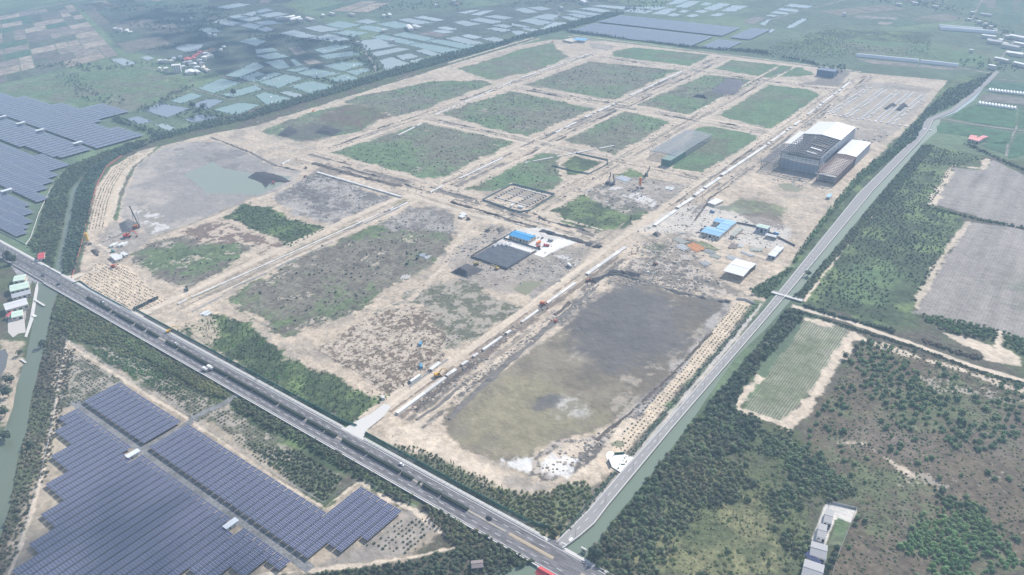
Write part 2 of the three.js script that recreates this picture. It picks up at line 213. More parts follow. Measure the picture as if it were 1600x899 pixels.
F('block_south', 'lush', [[-517.5,-769.1],[-512.9,-831.3],[-428.1,-840.1],[-409.4,-831.1],[-417.3,-795.5],[-414.4,-774.3],[-432.9,-744.5],[-487.8,-746.8]], 4);
F('block_small', 'lush', [[-513.5,-921.5],[-507.4,-957],[-469.7,-939.9],[-443.1,-941.6],[-474.5,-925.4]], 4);
F('block_rough', 'rough', [[-663.5,-378.7],[-678.1,-490.8],[-680.5,-551.8],[-670.7,-618],[-610.7,-659.5],[-581,-656.7],[-551,-591.4],[-542.5,-528.7],[-539,-486],[-538.9,-431.8],[-553,-372.3],[-603,-371.5]], 6);
F('block_tower', 'rough', [[-850.9,-378.4],[-861.5,-417.4],[-845.6,-450.6],[-799.8,-473.4],[-746.2,-478.2],[-727.2,-417.9],[-719.5,-376.4],[-736.8,-365.9],[-826,-371.9]], 4);
coat('redSpeck', [[-861.4,-447.5],[-852.7,-503.7],[-776.6,-500.7],[-743.6,-501.4],[-716.6,-498.8],[-724.1,-467.8],[-753.9,-483.5],[-809.5,-442.2]], 6, 4);
F('block_bushy', 'lush', [[-851.9,-512.2],[-864.8,-549.3],[-825.7,-560.6],[-776.6,-554.4],[-735.4,-559],[-716.3,-565.2],[-709.3,-497.6],[-758.6,-513.1],[-785.9,-510.1]], 5);
coat('greyLump', [[-854.6,-583.1],[-875.8,-670.6],[-872.4,-688.7],[-725.3,-678.7],[-711.8,-671.1],[-718.4,-575.5],[-773.3,-567.7]], 6, 3);
coat('dark', [[-851.4,-613.1],[-839.1,-639.4],[-788.8,-638.6],[-788.1,-615.3],[-821.6,-602.4]], 10, 8, 0.5);
coat('greyLump', [[-671.8,-607.8],[-673.6,-667.9],[-649.4,-684.6],[-610.1,-680.4],[-575.6,-640],[-625.4,-628.2],[-648.2,-600.9]], 8, 4, 0.9);
coat('grey', [[-546.6,-586.5],[-552.8,-690],[-433.7,-695.6],[-421.3,-725.3],[-398.6,-615.3],[-402.8,-562],[-488.9,-552]], 8, 5, 0.7);
coat('grey', [[-452.4,-595.4],[-432.3,-666.2],[-421.7,-683.5],[-396.4,-599.6],[-402.8,-562]], 6, 3, 0.8);
coat('mudYellow', [[-435.2,-572.3],[-434.6,-597.1],[-415.5,-603.4],[-412.9,-564.7]], 4, 2, 0.7);
coat('salt', [[-440.6,-660.4],[-431.9,-672.4],[-407.1,-660.5],[-410.8,-646.6]], 4, 1.5, 0.7);
F('speckled_field', 'speck', [[-514.5,-372.5],[-518.1,-416.8],[-516.1,-454],[-498.4,-482],[-461.5,-489.4],[-422.5,-473],[-412,-453],[-405.4,-425.5],[-405.4,-383.4],[-410.3,-366.3]], 5);
F('pale_field', 'paleScrub', [[-516.1,-454],[-519.7,-504.6],[-500.3,-544],[-483.2,-556],[-404,-539.1],[-403.1,-498.1],[-412,-453],[-419.2,-441.3],[-461.5,-489.4],[-498.4,-482]], 6);
F('nursery', 'lush', [[-657.5,-321.2],[-650.7,-353],[-605.2,-365.5],[-533.3,-347.4],[-484.4,-350.9],[-435.1,-350.9],[-406.5,-362.4],[-401.8,-333.7],[-407.1,-313.8],[-519.3,-308.1]], 4);
coat('tan', [[-671.1,-326.4],[-652.9,-354.5],[-613.4,-338],[-601.3,-319],[-626.3,-314.9]], 5, 3, 0.8);
coat('lush', [[-373.3,-312.9],[-350.2,-324.8],[-313.7,-328.4],[-261.7,-332.1],[-231.7,-345.7],[-233.8,-358.7],[-205.3,-372.7],[-204.2,-320.8],[-202.8,-310.8],[-239.3,-309.8],[-304,-309.9]], 5, 3, 0.85);
coat('sand', [[-387.4,-326.9],[-360.7,-351],[-323.3,-339.4],[-268,-348.3],[-233.5,-348.4],[-241,-335.1],[-276.4,-328.1],[-318.6,-326.6],[-362.4,-316]], 5, 3);
// trench and spoil along the second culvert line
coat('brown', [[-380.7,-357.1],[-387.5,-413.7],[-389.6,-442.9],[-392.8,-515.5],[-389.6,-532.5],[-382.3,-501.4],[-372.9,-436.1],[-372.1,-395.8],[-373.4,-357.1]], 4, 2, 0.9);
coat('brown', [[-387.8,-508.8],[-388,-541.2],[-374.7,-535.6],[-374.8,-506.7]], 3, 2, 0.8);
coat('rubble', [[-353.4,-366.3],[-369,-409.3],[-365.7,-479.2],[-367.4,-568],[-370.6,-634.9],[-365.3,-652.8],[-352.8,-569],[-357.2,-519.2],[-361,-463.2],[-355.7,-401.9],[-343.7,-363.1]], 5, 3);
coat('dark', [[-878.3,-672.8],[-902.7,-734.1],[-882.5,-722.4],[-733.2,-737.5],[-742.5,-705.5],[-828.4,-710.7]], 3, 2, 0.55);
coat('mudDark', [[-642.7,-712],[-544.9,-719.3],[-496.6,-717.3],[-412.1,-721],[-411.2,-708.6],[-504.4,-697.8],[-537.7,-706.4]], 2, 1.5, 0.75);
coat('dark', [[-373.6,-639.8],[-374.9,-683],[-342,-681.7],[-325.9,-666.2],[-332.9,-650.9],[-349.5,-639.3]], 6, 4, 0.5);
// big wet pond by the east road
const bigPond = coat('mudPond', [[-347.7,-358.2],[-354.7,-375.7],[-354.4,-410.7],[-351.4,-460],[-348.9,-542.1],[-349.1,-599.8],[-345.3,-632],[-335.9,-659.2],[-309.5,-663.9],[-283.4,-658.9],[-236.2,-679.1],[-233.5,-638.2],[-231.1,-583.8],[-227.9,-542.8],[-227.4,-519.4],[-229.6,-486.3],[-231.3,-461.8],[-242.8,-420.6],[-255.8,-398.9],[-266.9,-379.9],[-258.4,-361.2],[-269.3,-350],[-293.6,-349.9],[-315.2,-345.2]], 3, 2);
coat('mudDark', [[-343.2,-628.5],[-334.5,-656.7],[-283.3,-655.7],[-258.3,-647.9],[-242.7,-573],[-251.9,-516.1],[-279.1,-484.9],[-329.9,-511.2],[-344.9,-556.6]], 24, 20, 0.9);
coat('mudYellow', [[-351.9,-372.5],[-338.5,-442.7],[-301.2,-457.6],[-249.1,-435.8],[-263.1,-391.9],[-260.4,-362.3],[-294.5,-351],[-317.6,-348.1]], 20, 14, 0.8);
coat('salt', [[-300.9,-437.7],[-283.9,-456.4],[-261.4,-450.8],[-249.1,-435.8],[-270.2,-420.7],[-284,-417.9]], 8, 7, 0.5);
coat('mudDark', [[-304.7,-426.2],[-298.3,-441.7],[-287.9,-442.6],[-286.7,-428.4],[-295.1,-418.2]], 5, 4, 0.9);
coat('white', [[-279.8,-352.8],[-264.1,-367.5],[-250.5,-354.9],[-262,-345]], 6, 2.5, 0.8);
coat('sand', [[-251.3,-357.7],[-261.1,-373.3],[-255,-397.7],[-232.7,-413.6],[-226.5,-427.5],[-219.3,-396.2],[-223.8,-371.7],[-236,-360.4]], 4, 2);
coat('rubble', stripPoly([[-250.5,-354.9],[-261,-369.8],[-259.7,-385.1],[-255,-397.7],[-237.6,-412],[-230.5,-424.6]], 3), 3, 1.5);
coat('rubble', stripPoly([[-246.7,-355.2],[-233.3,-364.8],[-229.3,-380.4],[-230.9,-401.2],[-228.5,-426.1]], 4), 4, 1.5);
coat('white', [[-253,-365.1],[-250.8,-380.7],[-235.8,-384.4],[-232.9,-366],[-242.9,-358.8]], 6, 2.5, 0.75);
coat('grey', [[-274.5,-341.1],[-255.9,-347.8],[-237.6,-356],[-233.9,-345.7],[-246.6,-335],[-263.3,-334.2]], 5, 3, 0.7);
coat('greyLump', stripPoly([[-234.7,-672.3],[-225.8,-584.9],[-224.6,-523.7],[-225.7,-467.9],[-229.6,-433]], 6), 5, 3);
coat('sand', [[-229.6,-433],[-228,-455.9],[-216.9,-451.8],[-218.6,-423.8],[-222.8,-411.5]], 3, 2);
const eastRows = coat('planted', [[-229.9,-680.4],[-215.3,-684.4],[-213.3,-578.2],[-211.7,-486.2],[-208.8,-421.5],[-210.1,-389.9],[-223.2,-393.4],[-220.8,-443.1],[-221.3,-531.9],[-226.9,-608.5]], 2, 1.2);
coat('concrete', [[-221.1,-403.8],[-217.8,-407.9],[-212.9,-406.1],[-201.2,-412.7],[-199.4,-401.8],[-199.2,-391.8],[-214,-396.5]], 1.5, 0.8, 0.9);
coat('rough', stripPoly([[-213,-695.5],[-208.1,-624.6],[-207,-524.7],[-204.6,-429.1],[-203.6,-369.9],[-200.9,-319.7]], 5), 3, 2);
coat('concrete', stripPoly([[-208.9,-692],[-205.4,-618.2],[-203.8,-518],[-200.7,-421.9],[-200.1,-368.5],[-200.3,-330.7]], 1.6), 0.8, 0.6, 0.7);
// left pond and its planted bank
const leftPond = coat('mudLilac', [[-963.2,-430.4],[-1041.5,-482.8],[-1134.5,-556.4],[-1172,-616.7],[-1166.2,-659],[-1121.8,-688.8],[-1039.5,-684],[-944.9,-665.1],[-898.5,-677.3],[-873.5,-644.7],[-866.2,-603],[-872.9,-576],[-867.1,-501.7],[-869.2,-452.5],[-875.1,-425.6],[-927.1,-426.4]], 3, 2);
coat('salt', [[-970.8,-460.6],[-949,-470.5],[-913.3,-464.9],[-879.4,-450],[-881.8,-425.4],[-911.5,-437.2]], 6, 2.5, 0.75);
coat('sand', stripPoly([[-963.1,-418.3],[-1049,-477.7],[-1128.4,-540.4],[-1174.9,-607.3]], 6), 3, 2);
coat('rough', stripPoly([[-957.6,-422.1],[-1045.2,-480.2],[-1124.3,-543.2],[-1183.7,-623.9],[-1178.2,-678.7]], 2.6), 2, 1.2);
coat('planted', [[-955.6,-383.4],[-1075.4,-459.6],[-1153.7,-523.2],[-1184.8,-585.8],[-1170.5,-588.2],[-1119.2,-527],[-1041.4,-468.7],[-952.3,-409]], 2, 1.2);
coat('grey', [[-910.7,-363.8],[-957.6,-422.1],[-912.4,-417.9],[-875.1,-425.6],[-847.7,-376.6],[-855.3,-361.3]], 5, 3, 0.8);
coat('planted', [[-833.7,-310.4],[-859.6,-344.5],[-835.1,-361.6],[-735.4,-344.7],[-713.3,-343.6],[-717.2,-312.2]], 3, 1.5);
coat('roadX', stripPoly([[-849.6,-302.9],[-846.9,-323],[-841.1,-345.9],[-853.8,-364.3],[-889.5,-372.2],[-908.1,-372]], 3), 1.5, 1);
// haul roads, worn pale
coat('roadZ', stripPoly([[-711.8,-316.1],[-710.6,-370.5],[-714.2,-455.8],[-714,-550.8],[-712.2,-659.5],[-704.1,-700.2]], 5), 1.5, 1);
coat('roadZ', stripPoly([[-395.1,-334.4],[-397.8,-375.3],[-397.8,-443.5],[-396.4,-520.3],[-398.1,-578.3],[-401.6,-672],[-403.4,-770.5],[-402.6,-898.9],[-398.9,-1036.3],[-396.9,-1207.3],[-400.1,-1717.5]], 4), 1.2, 1);
coat('roadX', stripPoly([[-704.1,-700.2],[-632.1,-696.5],[-552.2,-702.3],[-473,-700.1],[-400.5,-712.5]], 4), 1.5, 1);
coat('roadZ', stripPoly([[-404,-318],[-404.2,-350.9],[-405.4,-383.4]], 4), 1, 0.8);
coat('roadZ', stripPoly([[-505.6,-489.7],[-525.7,-562.5],[-582.1,-681.6]], 3.2), 1.5, 1);
coat('roadX', stripPoly([[-398.5,-769.5],[-350.9,-793.6],[-295.8,-797.7],[-256.1,-794.9],[-209.4,-787.3]], 3), 1.2, 1);
coat('concrete', [[-398.5,-769.5],[-393.2,-843.5],[-375.6,-880.8],[-329.9,-917.3],[-242.4,-882.1],[-233.5,-824.6],[-263.5,-813.9],[-322.9,-804.4]], 4, 3, 0.6);
coat('tan', [[-361.2,-949.1],[-345.8,-1047.3],[-260.2,-1060.7],[-235.5,-1008.3],[-262.2,-938.8],[-309.6,-931.3]], 6, 4);
coat('lush', [[-345.9,-893.6],[-331.5,-942.4],[-272.3,-944.3],[-264.9,-900.8],[-320.2,-893.9]], 6, 4, 0.7);
coat('brown', [[-317.8,-888.2],[-288.6,-920.6],[-261.7,-903],[-255,-877.8],[-287.1,-873.8]], 4, 3, 0.7);
coat('lush', [[-230.6,-712.5],[-211,-791.7],[-208.7,-775],[-206.5,-703.2],[-220.1,-703.4]], 4, 2);
coat('rubble', [[-376.4,-685.7],[-360.7,-716.1],[-319.4,-729.3],[-281.9,-714.7],[-220.1,-703.4],[-233,-684.6],[-290.5,-670.5],[-345.5,-673.8]], 7, 4, 0.8);
coat('lush', [[-366,-737.5],[-360.4,-754.4],[-337.3,-757.5],[-334.3,-739.4],[-341,-724.9]], 4, 2);
coat('lush', [[-346.2,-783.9],[-316.9,-791.4],[-295.1,-781.7],[-304.8,-764.9],[-330.1,-767.7]], 4, 2, 0.8);
coat('rubble', [[-388.6,-767.5],[-341.6,-808.9],[-292.9,-773.2],[-303.9,-745.9],[-259.2,-713],[-298,-685.8],[-345.6,-688.4]], 10, 6, 0.6);

// tracks, ditches and half-dug trenches run the length of every road corridor, broken here and there
{
  const r = rng(404);
  const run = (kind, fixed, w, a, b, alongZ, fill, strength = 1) => { let t = a; while (t < b) { const L = 14 + 60 * r(), e = Math.min(b, t + L); if (r() < fill) { const o = (r() - 0.5) * 1.4, p = alongZ ? [[fixed + o - w / 2, t], [fixed + o + w / 2, t], [fixed + o + w / 2, e], [fixed + o - w / 2, e]] : [[t, fixed + o - w / 2], [e, fixed + o - w / 2], [e, fixed + o + w / 2], [t, fixed + o + w / 2]]; coat(kind, p, Math.min(1.6, w * 0.35), 0.6, strength); } t = e + 2; } };
  const set = (list, a, b, alongZ) => { for (const [kind, f, w, fill, s] of list) run(kind, f, w, a, b, alongZ, fill, s); };
  set([['roadZ', -955, 6, 0.97], ['mudDark', -946, 3.5, 0.6, 0.8], ['brown', -950, 1, 0.7, 0.7], ['rubble', -940, 4, 0.5, 0.7], ['roadZ', -932, 6, 0.97]], -1560, -770, true);
  set([['roadZ', -704, 6, 0.97], ['dark', -698, 1.2, 0.6, 0.6], ['mudDark', -691, 4.5, 0.55, 0.85], ['rubble', -683, 5, 0.7, 0.7], ['mudDark', -675, 5, 0.5, 0.8], ['brown', -669, 2, 0.6, 0.6], ['roadZ', -662, 6, 0.97]], -1690, -760, true);
  set([['roadZ', -551, 5, 0.97], ['brown', -545, 1.5, 0.7, 0.8], ['lush', -540, 3, 0.4, 0.6], ['dark', -533, 1, 0.8, 0.6], ['rubble', -528, 3, 0.6, 0.7], ['roadZ', -520, 5.5, 0.97]], -1690, -690, true);
  set([['dark', -412, 1, 0.7, 0.6], ['roadZ', -404, 6, 1], ['brown', -397, 2, 0.7, 0.7], ['rubble', -390, 4, 0.6, 0.7], ['brown', -378, 4, 0.6, 0.8], ['mudDark', -371, 3, 0.5, 0.7], ['rubble', -364, 6, 0.7, 0.8]], -1690, -860, true);
  set([['dark', -1176, 1, 0.8, 0.5], ['roadZ', -1168, 7, 1], ['brown', -1160, 2, 0.8, 0.8], ['mudDark', -1155, 2, 0.5, 0.7], ['roadZ', -1148, 5, 0.97]], -1640, -780, true);
  for (const [z0, z1, x0, x1] of [[-993, -960, -930, -405], [-1250, -1205, -925, -405], [-1567, -1530, -915, -400], [-1725, -1697, -1100, -390]]) { const d = z1 - z0; set([['roadX', z0 + d * 0.12, 5, 0.97], ['dark', z0 + d * 0.3, 1.2, 0.8, 0.7], ['rubble', z0 + d * 0.45, 4, 0.6, 0.7], ['brown', z0 + d * 0.62, 2, 0.8, 0.8], ['roadX', z0 + d * 0.84, 6, 0.97]], x0, x1, false); }
  set([['roadX', -752, 5, 0.97], ['dark', -744, 1, 0.7, 0.6], ['mudDark', -734, 9, 0.75, 0.8], ['rubble', -724, 4, 0.7, 0.8], ['roadX', -714, 6, 1], ['brown', -706, 1.4, 0.8, 0.8]], -950, -430, false);
  set([['roadZ', -712, 6, 1], ['brown', -704, 1.2, 0.8, 0.7], ['olive', -697, 5, 0.6, 0.6], ['dark', -688, 1.2, 0.7, 0.7], ['sand', -682, 4, 0.8, 0.8]], -690, -340, true);
  set([['roadZ', -399, 6, 1], ['brown', -392, 2.5, 0.8, 0.8], ['brown', -380, 5, 0.8, 0.8], ['rubble', -372, 5, 0.8, 0.8], ['sand', -364, 5, 0.8, 0.8], ['rubble', -357, 4, 0.8, 0.9]], -700, -345, true);
}
// concrete yards round the two offices
coat('concrete', [[-521.9,-688.5],[-495,-718.4],[-442.1,-708.7],[-453.3,-655.5],[-471.8,-658.8],[-486.3,-628.5],[-516.9,-644]], 1, 0.8);
coat('white', [[-462.1,-655.3],[-456.5,-702.9],[-439,-706.6],[-450.2,-653.7]], 1, 0.8, 0.8);
// drilling yard
coat('grey', [[-504.4,-850.9],[-505.6,-907.9],[-480.8,-936.9],[-406.5,-946.2],[-408.5,-837.9],[-461.5,-832]], 5, 3, 0.8);
coat('rubble', [[-524.4,-837.2],[-514.1,-887.2],[-406.6,-851.8],[-411.8,-835.6],[-430.3,-810.5]], 5, 3, 0.8);
coat('salt', [[-505.9,-866.8],[-495.7,-891],[-450.9,-882.1],[-418.8,-871.8],[-416.3,-852.8],[-450.6,-855.2]], 5, 2, 0.75);
// foundations lot and spoil behind the hall
coat('grey', [[-359,-1412.9],[-361.2,-1620.5],[-315.2,-1673.8],[-249.7,-1648.1],[-232.8,-1505.9],[-239.5,-1336.5],[-305.8,-1341.2]], 5, 3, 0.7);
coat('tan', [[-352.2,-1426.9],[-355.9,-1601.1],[-247.6,-1616.9],[-246.3,-1364.3],[-316.3,-1359.8]], 9, 5, 0.45); coat('grey', [[-353.5,-1067.2],[-260.2,-1060.7],[-246.1,-1230.7],[-301.8,-1327.2],[-338.3,-1345.2],[-364.5,-1161.6]], 8, 5, 0.75); coat('grey', [[-332.9,-1327.4],[-239.5,-1336.5],[-242.1,-1288.3],[-267.8,-1241.3]], 6, 4, 0.7);
coat('mudDark', [[-448.8,-1604.8],[-450.1,-1711.4],[-410.9,-1710.5],[-397.7,-1579.5],[-463.5,-1553.8]], 6, 4, 0.7);
coat('dark', [[-583.6,-1375.1],[-601.3,-1536.4],[-555.7,-1517.3],[-537.5,-1416],[-554.8,-1367.8]], 5, 3, 0.55);
coat('dark', [[-1052.5,-763.2],[-1077.4,-852.7],[-989.3,-846.5],[-981.3,-810.9],[-998.7,-771.7]], 8, 4, 0.55);
coat('grey', [[-1019.7,-1669.2],[-938.8,-1668.6],[-929.8,-1608.6],[-975.4,-1612.1]], 4, 2, 0.8);
// east verge of the site
coat('lush', [[-233.5,-1738.7],[-167.1,-1880.8],[-185.9,-1585.4],[-219.7,-1468.4],[-205.1,-1332.2],[-209.7,-798.3],[-214,-784.1],[-231.6,-1080.3],[-225.8,-1473.4]], 3, 2);
coat('scrubFloor', [[-1094.4,-469.8],[-1153.7,-523.2],[-1190.7,-589.2],[-1167.7,-714.5],[-1144.2,-781.5],[-1153.8,-1299.7],[-1202.9,-1356.6],[-1256.5,-756.2],[-1268.9,-617.8],[-1179.8,-495.5],[-1009.6,-374.1],[-861.7,-308.9],[-856.3,-322]], 4, 2);

const farCoats = [];
function farCoat(kind, pts, warp = 12, feather = 8, strength = 1) { farCoats.push({ kind, pts, warp, feather, strength }); }
farCoat('farDark', [[-2643.1,-1295.7],[-2235.4,-1684.5],[-1539.9,-1397.2],[-1311.1,-1142.7],[-1408.6,-949.9],[-1708.8,-995.2],[-1974.7,-988.3]]);
farCoat('farDark', [[-1676.2,-1625.5],[-1458,-2296.6],[-1159.7,-2185.5],[-1161.7,-1308.9],[-1287.4,-1158]]);
farCoat('greenField', [[-1802.7,-644.2],[-1798.3,-773.7],[-1733.7,-884.1],[-1523.5,-906.4],[-1431.9,-846],[-1420.4,-730],[-1403.1,-682.3],[-1580.7,-665.7],[-1791.6,-639.4]], 8, 5);
farCoat('lush', [[-646.4,-1788.4],[-580.6,-2139],[-357.7,-2228.9],[-323.5,-1993.3],[-427.3,-1815.4],[-446.7,-1700.4],[-563.7,-1764.6]], 10, 6);
farCoat('brightField', [[-544.4,-2020.6],[-301.8,-2087.1],[-189.9,-2040],[-182.2,-1903.8],[-439.4,-1858.7],[-503.5,-1840.4]], 10, 6);
farCoat('sand', [[-628.2,-1800],[-567.1,-1815.3],[-522.8,-1820.6],[-510.6,-1740.8],[-546.4,-1805.6]], 6, 3);
farCoat('sand', stripPoly([[-298.6,-1757.6],[-286.9,-1816.6],[-239.6,-1758.8]], 12), 10, 5, 0.7);

function clipHalf(p, axis, v, keepLess) {
  const out = []; for (let i = 0; i < p.length; i++) { const a = p[i], b = p[(i + 1) % p.length], ia = keepLess ? a[axis] <= v : a[axis] >= v, ib = keepLess ? b[axis] <= v : b[axis] >= v; if (ia) out.push(a); if (ia !== ib) { const t = (v - a[axis]) / (b[axis] - a[axis]); out.push([a[0] + (b[0] - a[0]) * t, a[1] + (b[1] - a[1]) * t]); } } return out;
}
const clipTo = (p, R) => clipHalf(clipHalf(clipHalf(clipHalf(p, 0, R.x0, false), 0, R.x1, true), 1, R.z0, false), 1, R.z1, true);
function render(R, list, baseKind) {
  const { w, h } = R, sx = (R.x1 - R.x0) / w, sz = (R.z1 - R.z0) / h, buf = new Float32Array(w * h * 3);
  const covered = list.find(c => c.solid);
  for (let j = 0; j < h; j++) for (let i = 0; i < w; i++) { const c = K[baseKind](R.x0 + (i + 0.5) * sx, R.z0 + (j + 0.5) * sz); buf.set(c, (j * w + i) * 3); }
  for (const c of list) {
    let [a, b, cc, d] = bounds(c.pts); const pad = c.warp + c.feather; a -= pad; b -= pad; cc += pad; d += pad;
    const i0 = Math.max(0, Math.floor((a - R.x0) / sx)), i1 = Math.min(w - 1, Math.ceil((cc - R.x0) / sx)), j0 = Math.max(0, Math.floor((b - R.z0) / sz)), j1 = Math.min(h - 1, Math.ceil((d - R.z0) / sz));
    const fn = K[c.kind];
    for (let j = j0; j <= j1; j++) for (let i = i0; i <= i1; i++) {
      const x = R.x0 + (i + 0.5) * sx, z = R.z0 + (j + 0.5) * sz, ws = 8 + c.warp * 3, n = c.warp * (1.6 * nz(x + 31, z - 57, ws) + 0.9 * nz(x - 11, z + 23, 5));
      const e = edgeDist(c.pts, x, z), s = (inside(c.pts, x, z) ? e : -e) + n;
      if (s < -c.feather) continue;
      const t = c.strength * sst(-c.feather, c.feather, s), q = fn(x, z), o = (j * w + i) * 3;
      buf[o] += (q[0] - buf[o]) * t; buf[o + 1] += (q[1] - buf[o + 1]) * t; buf[o + 2] += (q[2] - buf[o + 2]) * t;
    }
  }
  const px = new Uint8Array(w * h * 4);
  for (let j = 0; j < h; j++) for (let i = 0; i < w; i++) { const o = (j * w + i) * 3, q = ((h - 1 - j) * w + i) * 4; for (let k = 0; k < 3; k++) { const v = U(buf[o + k]); px[q + k] = 255 * Math.min(1, v <= 0.0031308 ? v * 12.92 : 1.055 * Math.pow(v, 1 / 2.4) - 0.055); } px[q + 3] = 255; }
  const t = new THREE.DataTexture(px, w, h, THREE.RGBAFormat); t.colorSpace = THREE.SRGBColorSpace; t.magFilter = THREE.LinearFilter; t.minFilter = THREE.LinearMipmapLinearFilter; t.generateMipmaps = true; t.needsUpdate = true; return t;
}
// one fine relief map for all bare and grassy ground
const bumpTex = (() => { const n = 1024, d = new Uint8Array(n * n * 4); for (let j = 0; j < n; j++) for (let i = 0; i < n; i++) { const v = 128 + 150 * noiseTab[j * NT + i]; d.set([v, v, v, 255], (j * n + i) * 4); } const t = new THREE.DataTexture(d, n, n, THREE.RGBAFormat); t.wrapS = t.wrapT = THREE.RepeatWrapping; t.magFilter = THREE.LinearFilter; t.needsUpdate = true; return t; })();
function landMaterial(R, list, base, bump) {
  const m = new THREE.MeshStandardMaterial({ roughness: 1 }); m.map = render(R, list, base);
  const b = bumpTex.clone(); b.repeat.set((R.x1 - R.x0) / 150, (R.z1 - R.z0) / 150); b.needsUpdate = true; m.bumpMap = b; m.bumpScale = bump; return m;
}
function landSheet(R, pts, y) {
  const g = flat(pts, y), p = g.attributes.position, uv = g.attributes.uv;
  for (let i = 0; i < p.count; i++) uv.setXY(i, (p.getX(i) - R.x0) / (R.x1 - R.x0), 1 - (p.getZ(i) - R.z0) / (R.z1 - R.z0)); return g;
}
const box4 = R => [[R.x0, R.z0], [R.x1, R.z0], [R.x1, R.z1], [R.x0, R.z1]];
regions.forEach((R, i) => { R.m = landMaterial(R, coats, ['farGreen', 'farGreen', 'scrubFloor', 'scrubFloor'][i], 1.1); struct('ground', landSheet(R, box4(R), 0), R.m); });
far.m = landMaterial(far, farCoats.concat(coats.slice(0, 6)), 'farGreen', 2); struct('ground', landSheet(far, box4(far), -0.3), far.m, 'farmland and fish ponds fading into haze');
struct('ground', flat([[-30000, -30000], [30000, -30000], [30000, 30000], [-30000, 30000]], -0.8), mat(0.09, 0.12, 0.075, 1));
let layer = 0;
function landPatch(name, pts, y, label) { for (const R of regions) { const q = clipTo(pts, R); if (q.length > 2) struct(name, landSheet(R, q, y), R.m, label); } }
{
  const words = { dark_stack: 'grassy plot with dark stacks beside the perimeter track', strip_mid: 'green strip plot along the tree belt', strip_far: 'far green plot at the bend of the perimeter track', block_mid_west: 'large green plot north of the grey pond', block_mid: 'green plot in the middle row of plots', block_far_west: 'largest green plot in the far row', block_far: 'narrow bright green plot below the far solar farm', block_far_east: 'bright green plot at the far tree line', block_stack: 'green plot holding the purple stacks', block_east: 'bright green plot behind the steel frame', block_centre: 'green plot left of the steel frame', block_frame: 'green strip right of the steel frame', block_office: 'green plot behind the fenced foundation pit', block_pocket: 'small fenced green plot', block_south: 'green plot beside the drilling yard', block_small: 'sliver of grass behind the orange silo', block_rough: 'broad rough brown and green plot below the haul road', block_tower: 'rough plot beside the container camp', block_bushy: 'bushy green plot below the grey pond', speckled_field: 'pale plot speckled with brown scrub', pale_field: 'pale scrubby plot next to the speckled one', nursery: 'green plot planted with young trees along the highway' };
  let lift = 0.04; for (const [k, p] of Object.entries(fields)) landPatch('field', rough(p, 10, 1.5), lift += 0.01, words[k]);
  landPatch('pond', rough(bigPond, 8, 1), 0.045, 'drying brown pond beside the east road'); landPatch('pond', rough(leftPond, 8, 1), 0.06, 'grey drained pond beside the tree belt');
  landPatch('field', plough1, 0.06, 'ploughed grey field with a notched corner'); landPatch('field', plough2, 0.06, 'ploughed grey field at the right edge'); landPatch('field', furrowField, 0.06, 'small field of pale furrows beside the mangrove belt'); landPatch('field', heathField, 0.06, 'brown heath dotted with green bushes');
}


// ---------- water ----------
function waterTex() { const n = 256, d = new Uint8Array(n * n * 4); for (let j = 0; j < n; j++) for (let i = 0; i < n; i++) { const v = 128 + 90 * noiseTab[(j * 4) * NT + i * 4]; d.set([v, v, v, 255], (j * n + i) * 4); } const t = new THREE.DataTexture(d, n, n, THREE.RGBAFormat); t.wrapS = t.wrapT = THREE.RepeatWrapping; t.magFilter = THREE.LinearFilter; t.needsUpdate = true; return t; }
const ripple = waterTex();
function water(r, g, b, rough = 0.12) { return mat(r, g, b, rough, { bumpMap: ripple, bumpScale: 0.02 }); }
const W = { canal: water(0.15, 0.195, 0.145, 0.3), river: water(0.13, 0.16, 0.115, 0.3), teal: water(0.20, 0.31, 0.29, 0.15), blue: water(0.19, 0.24, 0.29, 0.1), grey: water(0.30, 0.36, 0.36, 0.15), pale: water(0.38, 0.46, 0.47, 0.15), green: water(0.24, 0.275, 0.225, 0.3), dark: water(0.13, 0.13, 0.13, 0.2), olive: water(0.22, 0.22, 0.14, 0.3) };
struct('river', flat(rough([[-912.2,-290.5],[-858.3,-305.8],[-833.6,-289.4],[-806.9,-269.7],[-791.9,-261.2],[-740.9,-231.1],[-710.6,-212.6],[-680,-193.7],[-654.2,-178],[-613.9,-154.9],[-579.9,-132.8],[-540.1,-110.3],[-508.7,-90.3],[-465.4,-49.5],[-521.3,-44.8],[-587.9,-97.4],[-602.4,-121.1],[-628.9,-144.2],[-656.1,-163.6],[-688.6,-181.7],[-727.9,-206.7],[-778.5,-235.8],[-855,-277.8],[-876,-280.8]], 6, 0.6), 0.12), W.river, 'green river passing under the highway');
struct('canal', flat(rough([[-871.3,-302.2],[-936.2,-339.7],[-993.4,-373.4],[-1043,-400.6],[-1117.8,-445],[-1147.9,-469.5],[-1160.9,-485.7],[-1161.4,-491.8],[-1144.9,-474.6],[-1102.8,-446.5],[-1054.9,-418.5],[-1001.9,-386.6],[-960.5,-361.9],[-918.8,-337.2],[-856.8,-305]], 5, 0.8), 0.1), W.river, 'narrow green canal between two tree belts');
struct('canal', flat(rough([[-195,-308.3],[-191.9,-321.4],[-189.8,-336.9],[-190.5,-357.7],[-191.5,-405],[-192.3,-456.8],[-193.3,-666.5],[-193.6,-741.8],[-197.9,-1061],[-193.1,-1298.9],[-195.1,-1374.2],[-199.4,-1437.8],[-200.7,-1454.3],[-192.1,-1455.6],[-183.4,-1382.1],[-188.2,-1305.9],[-188.2,-1032.9],[-186.6,-746.8],[-187.3,-650.5],[-191.6,-583.5],[-183.3,-463.2],[-182,-400.1],[-181.5,-350.1],[-180.1,-313.1],[-186.5,-305.2]], 8, 0.4), 0.1), W.canal, 'straight green canal beside the east road');
